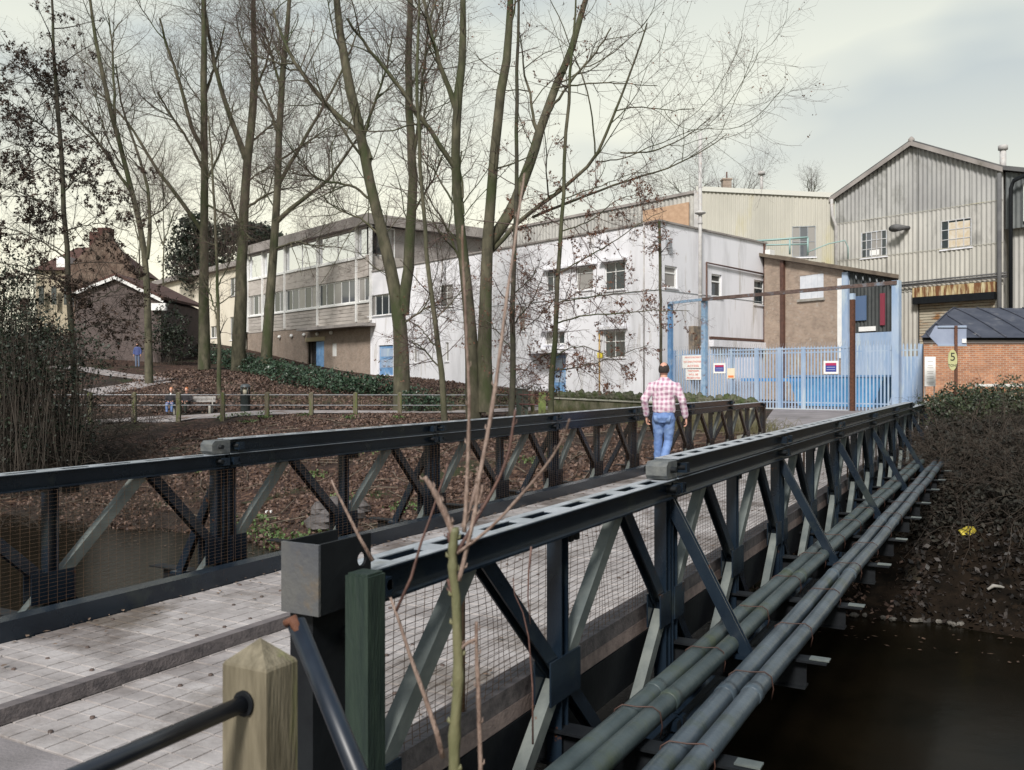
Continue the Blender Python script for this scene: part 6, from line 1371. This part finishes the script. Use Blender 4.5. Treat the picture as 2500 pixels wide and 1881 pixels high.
tree('thin mossy tree between the two biggest trees', GP, 33, [([(962,915),(955,800),(945,720),(930,640),(922,560),(915,450),(905,330),(900,200),(905,75),(905,-40)], 14, 5)],
     [([(955,800),(905,745),(880,735)],4,2), ([(950,760),(900,700),(868,690)],4,1.5), ([(940,690),(990,640),(1010,600)],3,1.5)], style='alder', dens=.9, leaves=.10, lo=.15, tw=.8)
tree('twin-stemmed massive tree at the centre, its limb sweeping up to the right', GP, 36.5, [([(1024,890),(1018,760),(1012,650),(1000,560),(988,450),(984,370),(980,300),(985,230),(1000,150),(1000,60),(1002,-60)], 34, 13), ([(1048,890),(1046,780),(1048,650),(1050,560),(1053,510),(1060,420),(1070,300),(1085,200),(1100,75),(1105,-60)], 36, 14)],
     [([(984,235),(975,200),(960,170),(945,120),(930,75),(915,0)],13,7), ([(1054,530),(1100,470),(1135,380),(1165,290),(1200,190),(1245,75),(1265,0)],28,12), ([(1060,545),(1130,470),(1200,420),(1280,360),(1330,240),(1380,110),(1398,50)],11,3), ([(1150,470),(1220,440),(1330,400),(1430,370),(1520,330),(1570,290)],7,2), ([(990,375),(937,293),(867,195),(783,88),(750,40)],12,5), ([(1180,250),(1230,180),(1290,110),(1320,60)],7,3), ([(1200,190),(1270,180),(1340,180),(1420,185)],4,1.5), ([(1340,330),(1400,330),(1480,300),(1540,250)],4,1.5), ([(1290,350),(1340,345),(1420,310),(1500,280)],3,1.5), ([(1010,600),(960,480),(920,420)],7,3), ([(985,450),(940,370),(900,330)],5,2), ([(1330,240),(1380,230),(1450,240),(1500,235)],3,1.5)], dens=.45, leaves=.05, leafsz=(.06,.12), q0=1)
tree('thin dark alder directly right of the twin-stemmed tree', GP, 30, [([(1105,898),(1107,780),(1108,650),(1115,500),(1118,380),(1115,250),(1118,150),(1120,60),(1120,-50)], 15, 6)],
     [([(1110,700),(1150,650),(1170,600)],4,1.5), ([(1108,760),(1060,700),(1040,680)],3,1.5), ([(1108,840),(1170,830)],2.5,1.5), ([(1107,640),(1150,600),(1170,560)],3,1.5)], style='alder', dens=.9, leaves=.18, lo=.12, bark=bark_d, tw=.8)
tree('slender alder with drooping brown-leaved branches reaching over the white wall', GP, 31, [([(1188,888),(1193,780),(1202,680),(1210,560),(1217,440),(1222,300),(1232,180),(1240,75),(1245,-40)], 14, 4)],
     [([(1200,700),(1260,680),(1330,678),(1410,670),(1490,672)],4,1.2), ([(1208,590),(1260,560),(1330,520),(1400,470),(1440,455)],4,1.2), ([(1213,500),(1270,480),(1340,430),(1400,410)],3.5,1.2), ([(1203,655),(1280,640),(1360,632),(1430,625)],3.5,1.2), ([(1194,775),(1240,745),(1300,760),(1360,800)],3,1.2), ([(1195,800),(1260,795),(1330,770),(1400,745)],3.5,1.2), ([(1205,640),(1160,690),(1120,720)],3,1.2), ([(1216,430),(1300,400),(1380,370),(1430,380)],3,1), ([(1218,400),(1160,450),(1120,480)],3,1), ([(1196,760),(1150,780),(1110,830)],3,1)], style='alder', dens=1.0, leaves=.22, lo=.05, n1=20, tw=.62, leafsz=(.045,.10), nleafcl=7, clsp=.13)
tp = tree('mossy pollard pole with a twiggy brown tuft at its top, left of the blue gates', GP, 37, [([(1429,850),(1427,740),(1426,620),(1425,540),(1424,478)], 9, 8)], style='alder', dens=.5, leaves=.5, lo=.82, tw=.55, n1=16, leafsz=(.05,.10))
tree('dark brown-leaved alder at the far left, nearest of the left-hand trees', GP, 30, [([(166,860),(160,760),(148,650),(142,520),(135,400),(128,280),(120,150),(112,60),(110,-40)], 17, 5)],
     [([(143,560),(90,520),(40,500),(-10,480)],4,1.5), ([(140,470),(60,420),(0,400)],4,1.5), ([(148,620),(90,590),(20,570),(-40,560)],4,1.5), ([(135,380),(70,330),(10,300)],4,1.5), ([(140,500),(210,480),(280,500)],3,1.5), ([(130,300),(60,250),(0,240)],4,1.5), ([(152,680),(220,640),(270,620)],3,1.5), ([(136,420),(180,360),(205,300)],3,1.5), ([(125,220),(60,160),(20,130)],4,1.5), ([(157,740),(100,700),(40,690),(-20,700)],4,1.5), ([(156,720),(220,700),(300,690)],3,1.2)],
     style='alder', dens=1.15, leaves=.22, lo=.08, bark=bark_d, twm=twig_d, tw=.95, clsp=.17, leafm=mat('dark_dead_leaf', (.024,.015,.010), (.055,.032,.021), rough=.8, scale=3, detail=2), leafsz=(.06,.12), nleafcl=13, depth=1.5)
# small distant trees
GQ = 'distant small bare trees on the skyline'
for xs, y0, y1, Yd, lb, dn in ((352,600,420,95,'small twiggy tree beside the old house, left of the dark cedar',.8), (300,600,400,100,'small twiggy tree rising over the old house chimneys',.8), (1490,480,376,85,'rounded bare tree crown behind the tall flue',.8), (1585,480,385,95,'low bare tree crown behind the stub chimney',.7), (1752,480,362,120,'narrow upright bare poplar on the skyline above the cream hall',.7), (700,600,470,110,'bare tree crown just above the glazed block roof',.7)):
    tree(lb, GQ, Yd, [([(xs,y0),(xs+2,(y0+y1)/2),(xs,y1)], 5, 1)], [([(xs,(y0+y1)/2+20),(xs-22,y1+40),(xs-34,y1+18)],3,1), ([(xs,(y0+y1)/2+20),(xs+24,y1+40),(xs+36,y1+20)],3,1)] if 'poplar' not in lb else [([(xs,y0-20),(xs-8,y1+30)],3,1),([(xs,y0-20),(xs+8,y1+30)],3,1)], dens=dn, lo=.35 if 'poplar' not in lb else .1, tw=1.0 if 'poplar' not in lb else .6, twm=mat('hazy_twig', (.10,.08,.09), (.15,.12,.13), rough=.9, scale=2), depth=1.5)

# ---- leafy masses
def blob_pts(ells, n_, shell=.75):
    vol = np.array([e[3]*e[4]*e[5] for e in ells])**(2/3); vol /= vol.sum(); idx_ = rng.choice(len(ells), n_, p=vol)
    v = rng.randn(n_, 3); v /= np.linalg.norm(v, axis=1, keepdims=True); r = shell+(1-shell)*rng.rand(n_, 1)**.6
    E_ = np.array(ells); lump = 1+.16*np.sin(v[:, :1]*7+idx_[:, None])+.13*np.sin(v[:, 1:2]*9+idx_[:, None]*2)+.12*np.sin(v[:, 2:3]*8)
    return E_[idx_, :3]+v*r*lump*E_[idx_, 3:6]
def bush(name, label, category, ells, n_, sz, m, twn=60, group=None, stuff=True, twigm=None):
    E_ = np.array(ells); c = Vector((E_[:,0].mean(), E_[:,1].mean(), E_[:,2].min())); g = gz(c.x, c.y)
    root = empty(name, (c.x, c.y, g), 0, label, category, group)
    V, f = leaf_mesh(blob_pts(ells, n_), *sz, bias=(0,0,1), asp=.62); np_obj('foliage', V, f, m, root, 'stuff')
    P_ = []; 
    for e in ells:
        for k in range(max(3, twn//len(ells))):
            a = Vector((e[0]+rng.randn()*.3*e[3], e[1]+rng.randn()*.3*e[4], min(g, e[2]-e[5]*.9)-.1)); v = rng.randn(3); v[2] = abs(v[2]); v /= np.linalg.norm(v); b_ = np.array(e[:3])+v*np.array(e[3:6])*rng.uniform(.8,1.15)
            mid = (np.array(a)+b_)/2+rng.randn(3)*.1; P_.append(np.stack([np.array(a), mid*.7+np.array(a)*.3, mid*.4+b_*.6, b_]))
    P_ = np.array(P_); R_ = np.tile(np.array([.02,.014,.008,.004]), (len(P_), 1)); V, f = stick_mesh(P_, R_, 4); np_obj('stems', V, f, twigm or twig_d, root, 'stuff')
    return root
# laurel hedge strip below the glazed block
ln_ = [hit(x, y, 40, 90) for x, y in ((447,775),(490,790),(530,803),(570,812),(610,822),(650,832),(690,840),(735,850),(780,855),(825,858))]
els = [(p.x, p.y+1.0, p.z+.45, 1.7, 1.0, .85-.03*i) for i, p in enumerate(ln_)]
els += [((a.x+b_.x)/2, (a.y+b_.y)/2+1, (a.z+b_.z)/2+.35, 1.5, .9, .75) for a, b_ in zip(ln_, ln_[1:])]
bush('hedge', 'long glossy blue-green laurel hedge on the slope below the glazed block', 'hedge', els, 11000, (.13,.26), leaf_g, 80)
p = W(905,848,43.5); g = gz(p.x, 43.5); bush('laurel_bush', 'small green laurel bush beside the fence at the foot of the massive tree', 'bush', [(p.x,43.5,g+.5,.95,.6,.55),(p.x+.8,43.7,g+.35,.7,.5,.4)], 1100, (.10,.19), leaf_g, 24)
els = []
for i, x in enumerate(range(850, 1215, 28)):
    u = W(x, 845, 45.2); els.append((u.x, 45.2+.2*(i % 3), gz(u.x,45.2)+.40, .65, .5, .45+.12*(i % 2)))
bush('low_hedge', 'low scruffy green and brown hedge along the foot of the white building', 'hedge', els, 2600, (.08,.18), mat('olive_leaf', (.03,.04,.018), (.075,.07,.035), rough=.7, scale=3, detail=2), 90)
els = [(hit(372+k*16,748,40,100).x, 76+.5*(k % 2), hit(372+k*16,748,40,100).z*0+W(0,728,76).z, 1.2, 1.2, 1.7) for k in range(6)]
bush('green_hedge', 'bright green clipped hedge right of the dark brown house', 'hedge', els, 3500, (.15,.3), leaf_gr, 20)
p = W(366,700,68.5); bush('dark_shrub', 'dark climbing shrub against the right corner of the dark brown house', 'shrub', [(p.x,68.5,p.z,1.3,.8,1.6),(p.x-.6,68.5,p.z-1.2,1.4,.8,1.2),(p.x+.5,68.6,p.z-1.5,1.2,.8,1.2)], 2200, (.12,.25), leaf_dk, 24)
# cedar and the dark conifer behind
cd = empty('cedar_tree', (W(480,0,98).x, 98, 4), 0, 'dark spreading cedar with flat layers on the skyline above the cream wing', 'tree')
els = [(W(x,y,98).x, 98+dy_, W(x,y,98).z, rx_, 2.5, rz_) for x, y, rx_, rz_, dy_ in ((420,500,2.4,1.5,0),(415,540,2.8,2.2,0),(425,480,1.5,1.0,0),(480,508,3.2,1.1,.5),(530,505,3.6,1.2,-.5),(560,512,2.6,1.0,0),(495,530,3.4,1.2,0),(450,560,3.2,1.8,0),(405,575,2.4,2.2,0),(540,495,2.0,.7,0),(575,505,1.8,.8,0),(445,600,3,2,0),(590,516,1.2,.5,0))]
V, f = leaf_mesh(blob_pts(els, 15000, .35), .22, .5, asp=.5); np_obj('foliage', V, f, leaf_dk, cd, 'stuff')
b = MB(); b.tube([W(425,760,98), W(428,600,98), W(424,490,98)], [.6,.45,.2], 8); b.tube([W(427,590,98), W(480,530,98), W(560,515,98)], [.3,.2,.1], 6); b.build('trunk', bark_d, cd)
# dark thicket at the left edge
els = []
for i in range(26):
    x = rng.uniform(-60, 165); y = rng.uniform(600, 960) if x < 90 else rng.uniform(760, 960); Yq = rng.uniform(26, 31); u = W(x, y, Yq); els.append((u.x, Yq, max(u.z, gz(u.x,Yq)+.1), rng.uniform(.8,1.5), .9, rng.uniform(.6,1.2)))
bush('thicket', 'dark tangled evergreen thicket filling the left edge of the river bank', 'bush', els, 16000, (.05,.13), leaf_dk, 700)
def bramble_patch(name, label, cs, n_, ln, r_, m, spread=.8, cat_='brambles'):
    root = empty(name, (cs[0][0], cs[0][1], gz(cs[0][0], cs[0][1])), 0, label, cat_); cs = np.array(cs); i = rng.choice(len(cs), n_)
    p = cs[i, :2]+rng.randn(n_, 2)*spread; z = ground(p[:, 0], p[:, 1]); c = np.c_[p, z-.03]; d = rng.randn(n_, 3); d[:, 2] = np.abs(d[:, 2])+.7; d /= np.linalg.norm(d, axis=1, keepdims=True); L_ = rng.uniform(ln[0], ln[1], n_); pts = [c]
    for k in range(6): d = d+rng.randn(n_, 3)*.16; d[:, 2] -= .26; d /= np.linalg.norm(d, axis=1, keepdims=True); c = c+d*(L_/6)[:, None]; c[:, 2] = np.maximum(c[:, 2], ground(c[:, 0], c[:, 1])+.01); pts.append(c)
    Pn = np.stack(pts, 1); V, f = stick_mesh(Pn, np.tile(np.linspace(r_, r_*.4, 7), (n_, 1)), 4); np_obj('stems', V, f, m, root, 'stuff')
    P2, R2 = sprout(Pn, np.full(Pn.shape[:2], r_), 4, (40, 90), (.15, .5), r_*.5, -.1, .2, 1, .2, 4, rmin=.0018); V, f = stick_mesh(P2, R2, 3); np_obj('twigs', V, f, m, root, 'stuff'); return root, Pn
# right bank: ivy hump and dead brambles
rb_ = lambda S, L: B(S, L)
els = []
for i in range(30):
    x = 2022+i*11+rng.uniform(-6,6); Yq = rng.uniform(21.0, 24.5); y = rng.uniform(852, 905) if x > 2050 else rng.uniform(872, 900); u = W(x, y, Yq); r1_ = rng.uniform(.45,.75); els.append((u.x, Yq, u.z-.05, r1_, r1_*.8, r1_*.62))
bush('ivy_hump', 'broad dark green ivy-covered shrub in front of the orange brick store', 'shrub', els, 26000, (.045,.10), leaf_iv, 160, twigm=twig_m)
bm = mat('dead_bramble', (.020,.015,.011), (.060,.044,.032), rough=.85, scale=3)
cs = [tuple(hit(x, y, 12, 30)) for x in range(2010, 2330, 26) for y in (915, 960, 1005, 1050, 1095) if x > 1975+(y-900)*.28]
bramble_patch('bramble_patch', 'tangle of dead brown bramble stems on the steep bank right of the bridge end', cs, 2600, (.6,1.7), .0065, bm, .35)
cs2 = np.array(cs); i_ = rng.choice(len(cs2), 26000); p_ = cs2[i_, :2]+rng.randn(26000, 2)*.55; z_ = ground(p_[:, 0], p_[:, 1])+.02+rng.rand(26000)**2*.5
V, f = leaf_mesh(np.c_[p_, z_], .05, .12, bias=(0,0,1)); o = np_obj('bank_undergrowth', V, f, mat('dark_undergrowth', (.006,.007,.004), (.022,.018,.011), rough=.8, scale=3, detail=2), None, 'stuff'); tag(o, 'dark ivy and dead undergrowth carpeting the right-hand bank', 'undergrowth')  # leaf colour darkened to stand for shade on the bank
n_ = 22000; S_ = rng.uniform(14.9, 19.5, n_); L_ = rng.uniform(-14, 1.6, n_); x = S_*SA-L_*CA; y = S_*CA+L_*SA; z = ground(x, y)+.015+rng.rand(n_)*.06
V, f = leaf_mesh(np.c_[x, y, z], .05, .13, bias=(0,0,1)); o = np_obj('bank_undergrowth', V, f, mat('shade_dark_leaves', (.005,.004,.003), (.020,.013,.009), rough=.6, scale=6, detail=2), None, 'stuff'); tag(o, 'leaves coloured dark for shade low on the right-hand bank by the water', 'undergrowth')  # bank shade is put into the leaf colour
ns_, nl_ = 26, 44; vs = []
for i in range(ns_+1):
    for k in range(nl_+1): q_ = B(14.2+i*.36, 2.6-k*.5); vs.append((q_.x, q_.y, gz(q_.x, q_.y)+.03))
b = MB(); b.add(vs, [(i*(nl_+1)+k, (i+1)*(nl_+1)+k, (i+1)*(nl_+1)+k+1, i*(nl_+1)+k+1) for i in range(ns_) for k in range(nl_)], True); tag(b.build('shade_dark_bank', mat('shade_dark_mud', (.0045,.0038,.003), (.014,.010,.007), rough=.95, spec=.06, scale=3, bump=.8, bscale=14, c3=(.022,.015,.010), s3=5, t3=.60)), kind='structure')  # dark sheet laid over the bank, shade put into the mud colour
n_ = 500; S_ = rng.uniform(13.3, 14.9, n_); L_ = rng.uniform(-8, 26, n_); x = S_*SA-L_*CA; y = S_*CA+L_*SA; V, f = leaf_mesh(np.c_[x, y, np.full(n_, WATER+.012)], .05, .12); V = V.reshape(-1, 4, 3); V[:, :, 2] = WATER+.008+rng.rand(n_, 1)*.01; V = V.reshape(-1, 3)
o = np_obj('floating_leaves', V, f, mat('sodden_leaf', (.05,.03,.02), (.14,.09,.06), rough=.5, scale=6), None, 'stuff'); tag(o, 'sodden leaves floating along the far edge of the water', 'leaf litter')
# evergreen bank growth going on out of frame to the right
els = []
for i in range(34):
    t_ = rng.rand(); S_ = rng.uniform(2, 26); L_ = -rng.uniform(6.5, 13) if S_ < 19 else -rng.uniform(6.5, 14); q_ = B(S_, L_)
    if q_.x/q_.y < .60 and q_.y > 0: q_.x = q_.y*.60+rng.uniform(.5,3)
    els.append((q_.x, q_.y, rng.uniform(-1.5, 4.5), rng.uniform(1.2,2.2), rng.uniform(1.2,2.2), rng.uniform(1.2,2.0)))
bush('riverside_evergreen', 'dark evergreen growth lining the river just beyond the right edge', 'bush', els, 16000, (.22,.45), leaf_dk, 120)
cs = [tuple(hit(x, y, 14, 40)) for x, y in ((60,960),(110,930),(150,960),(30,1000),(180,930),(90,1010),(230,950),(20,930),(140,1040),(200,1000),(10,1060))]
bramble_patch('bramble_patch', 'dark tangle of arching stems on the bank below the leftmost alder', cs, 1300, (1.4,4.6), .010, twig_d, 1.0)
cs = [tuple(hit(x, y, 14, 50)) for x, y in ((560,860),(640,870),(720,872),(800,875),(880,885),(960,890),(1040,885),(1100,880),(1240,880),(1320,876),(1380,880))]
bramble_patch('bramble_patch', 'thin scrubby stems along the top of the bank by the park fence', cs, 420, (.4,1.2), .006, mat('olive_stem', (.08,.075,.035), (.13,.12,.07), rough=.8, scale=3), .7)
# fallen sticks on the bank
n_ = 170; S_ = rng.uniform(15, 30, n_); L_ = rng.uniform(7, 28, n_); x = S_*SA-L_*CA; y = S_*CA+L_*SA; a_ = rng.rand(n_)*6.28; l_ = rng.uniform(.2,.9,n_); pts_ = []
for k in range(4): xx = x+np.cos(a_+k*.12)*l_*k; yy = y+np.sin(a_+k*.12)*l_*k; pts_.append(np.c_[xx, yy, ground(xx, yy)+.03+rng.rand(n_)*.05])
V, f = stick_mesh(np.stack(pts_, 1), np.tile([.018,.014,.010,.005], (n_, 1)), 5); o = np_obj('fallen_sticks', V, f, mat('dead_stick', (.06,.05,.035), (.16,.13,.10), rough=.9, scale=4), None, 'stuff'); tag(o, 'dead sticks strewn over the leafy far bank', 'sticks')
cs = [tuple(hit(x, y, 14, 40)) for x in (20,80,140,200,260,320,380) for y in (1000,1050,1100,1140)]
bramble_patch('bramble_patch', 'dark brown scrub low on the far bank above the water, seen through the first bays', cs, 800, (.4,1.5), .007, twig_d, .8)
# ground leaves and small green plants
n_ = 70000; S = rng.uniform(14.8, 34, n_); L = rng.uniform(1.6, 30, n_); x = S*SA-L*CA; y = S*CA+L*SA
keep = ~((S > 23.3) & (L > -2.2) & (L < 9.5)) & (y > 10) & ~((y > 41.8) & (y < 44.3)); dr_ = np.sin(x*.9+1.3*np.sin(y*.7))*np.sin(y*1.1+.8*np.sin(x*.6))+.5*np.sin(x*2.3-y*1.7); keep &= (dr_+rng.randn(n_)*.45) > -.35
x, y = x[keep], y[keep]; z = ground(x, y)+.012
V, f = leaf_mesh(np.c_[x, y, z+rng.rand(len(z))*.03], .06, .15, asp=.7); litter = mat('fallen_leaves', (.045,.025,.020), (.15,.095,.070), rough=.7, scale=9, detail=1, lo=.4, hi=.62, c3=(.30,.25,.22), s3=14, t3=.68)
o = np_obj('fallen_leaves', V, f, litter, None, 'stuff'); tag(o, 'brown fallen leaves covering the far river bank left of the bridge', 'leaf litter')
n_ = 16000; x = rng.uniform(-24, 3, n_); y = rng.uniform(44.5, 66, n_); z = ground(x, y)+.02; V, f = leaf_mesh(np.c_[x, y, z+rng.rand(n_)*.04], .10, .22, asp=.7)
o = np_obj('fallen_leaves', V, f, litter, None, 'stuff'); tag(o, 'brown fallen leaves over the park slope beyond the fence', 'leaf litter')
gpl = []
for x, y, r_ in ((582,1150,.5),(645,1175,.7),(560,1128,.4),(520,900,.5),(535,915,.4),(600,1165,.5),(680,1030,.35),(760,1080,.5),(480,905,.3),(570,905,.3),(1150,1000,.4),(430,1020,.4),(700,1130,.4),(300,1180,.5),(880,1100,.4),(575,896,.3),(655,900,.25),(757,905,.25),(860,907,.25),(700,1165,.5),(830,980,.3)):
    p = hit(x, y, 12, 46); k_ = int(260*r_); gpl.append(np.c_[p.x+rng.randn(k_)*r_*.6, p.y+rng.randn(k_)*r_*.6, np.full(k_, p.z)+rng.rand(k_)*.16])
V, f = leaf_mesh(np.concatenate(gpl), .05, .13, bias=(0,0,1)); o = np_obj('ground_plants', V, f, mat('weed_leaf', (.04,.08,.02), (.09,.14,.04), rough=.6, scale=5, detail=2), None, 'stuff'); tag(o, 'low green weeds scattered on the leafy banks', 'weeds')
# grassy rough before the stone wall
n_ = 2600; t_ = rng.rand(n_); x = 1.6+5.4*t_+rng.randn(n_)*.5; y = 39.2-13.5*t_+rng.randn(n_)*.5-1.0; z = ground(x, y); h_ = rng.uniform(.15,.45,n_); d = rng.randn(n_, 3)*.10; Pn = np.stack([np.c_[x,y,z-.05], np.c_[x,y,z]+np.c_[d[:,0],d[:,1],h_*.6], np.c_[x,y,z]+np.c_[d[:,0]*2.5,d[:,1]*2.5,h_]], 1)
V, f = stick_mesh(Pn, np.tile([.009,.006,.003], (n_, 1)), 3); o = np_obj('rough_grass', V, f, mat('olive_grass', (.07,.075,.03), (.15,.13,.06), rough=.8, scale=2), None, 'stuff'); tag(o, 'rough olive grass in front of the riverside stone wall', 'grass')
# litter on the banks
p = hit(2092,1160, 8, 40); b = MB(); rs = np.random.RandomState(2); vs = [(p.x+dx_, p.y+dy_, p.z+.06+dz_) for dx_, dy_, dz_ in ((-.16,0,.05),(-.05,-.04,.12),(.10,.03,.10),(.16,-.02,-.02),(.07,-.06,-.13),(-.02,-.03,-.02),(-.12,-.05,-.03))]
b.add(vs, [(0,1,5,6),(1,2,3,5),(3,4,5)]); b.add([(a, b2+.02, c-.01) for a, b2, c in vs], [(0,1,5,6),(1,2,3,5),(3,4,5)]); tag(b.build('plastic_bag', mat('yellow_plastic', (.42,.33,.03), (.52,.44,.08), rough=.4, scale=9)), 'crumpled yellow plastic bag on the dark bank at the right', 'litter')
p = hit(2153,1279, 8, 40); b = MB(); b.tube([(p.x-.14,p.y,p.z+.03),(p.x-.05,p.y,p.z+.09),(p.x+.05,p.y-.02,p.z+.08),(p.x+.15,p.y,p.z+.05)], [.02,.03,.025,.012], 6); tag(b.build('litter_scrap', concrete), 'pale torn scrap of litter low on the right bank', 'litter')
for i, (x, y, lb) in enumerate(((355,1270//1,None),)): pass
for i, (x, y, lb) in enumerate(((362,1282,'small white scrap on the far bank seen through the first bay'), (580,1108,'small white scrap among green weeds on the far bank'), (238,1113,'tiny pale scrap at the top of the left bank'))):
    p = hit(x, y, 10, 50); b = MB(); b.box((p.x-.07,p.y-.05,p.z+.0), (p.x+.08,p.y+.05,p.z+.05)); tag(b.build('litter_scrap', white_p), lb, 'litter')
for i in range(7):
    pass
# dark rock pile showing through the mesh
for i, (x, y) in enumerate(((700,1110),(715,1128),(740,1135),(690,1140),(757,1120),(770,1105),(728,1100))):
    p = hit(x, y, 12, 40); o = rock('boulder', (p.x, p.y, p.z+.08), (.35,.3,.22), mat('grey_boulder', (.05,.046,.045), (.11,.10,.10), rough=.9, scale=5, bump=.5), None, 200+i); tag(o, 'grey boulder %s of the heap behind the far truss' % ['at the upper left','at the left middle','at the bottom middle','at the lower left','at the right middle','at the upper right','at the top middle'][i], 'boulder', 'boulders heaped on the far bank')
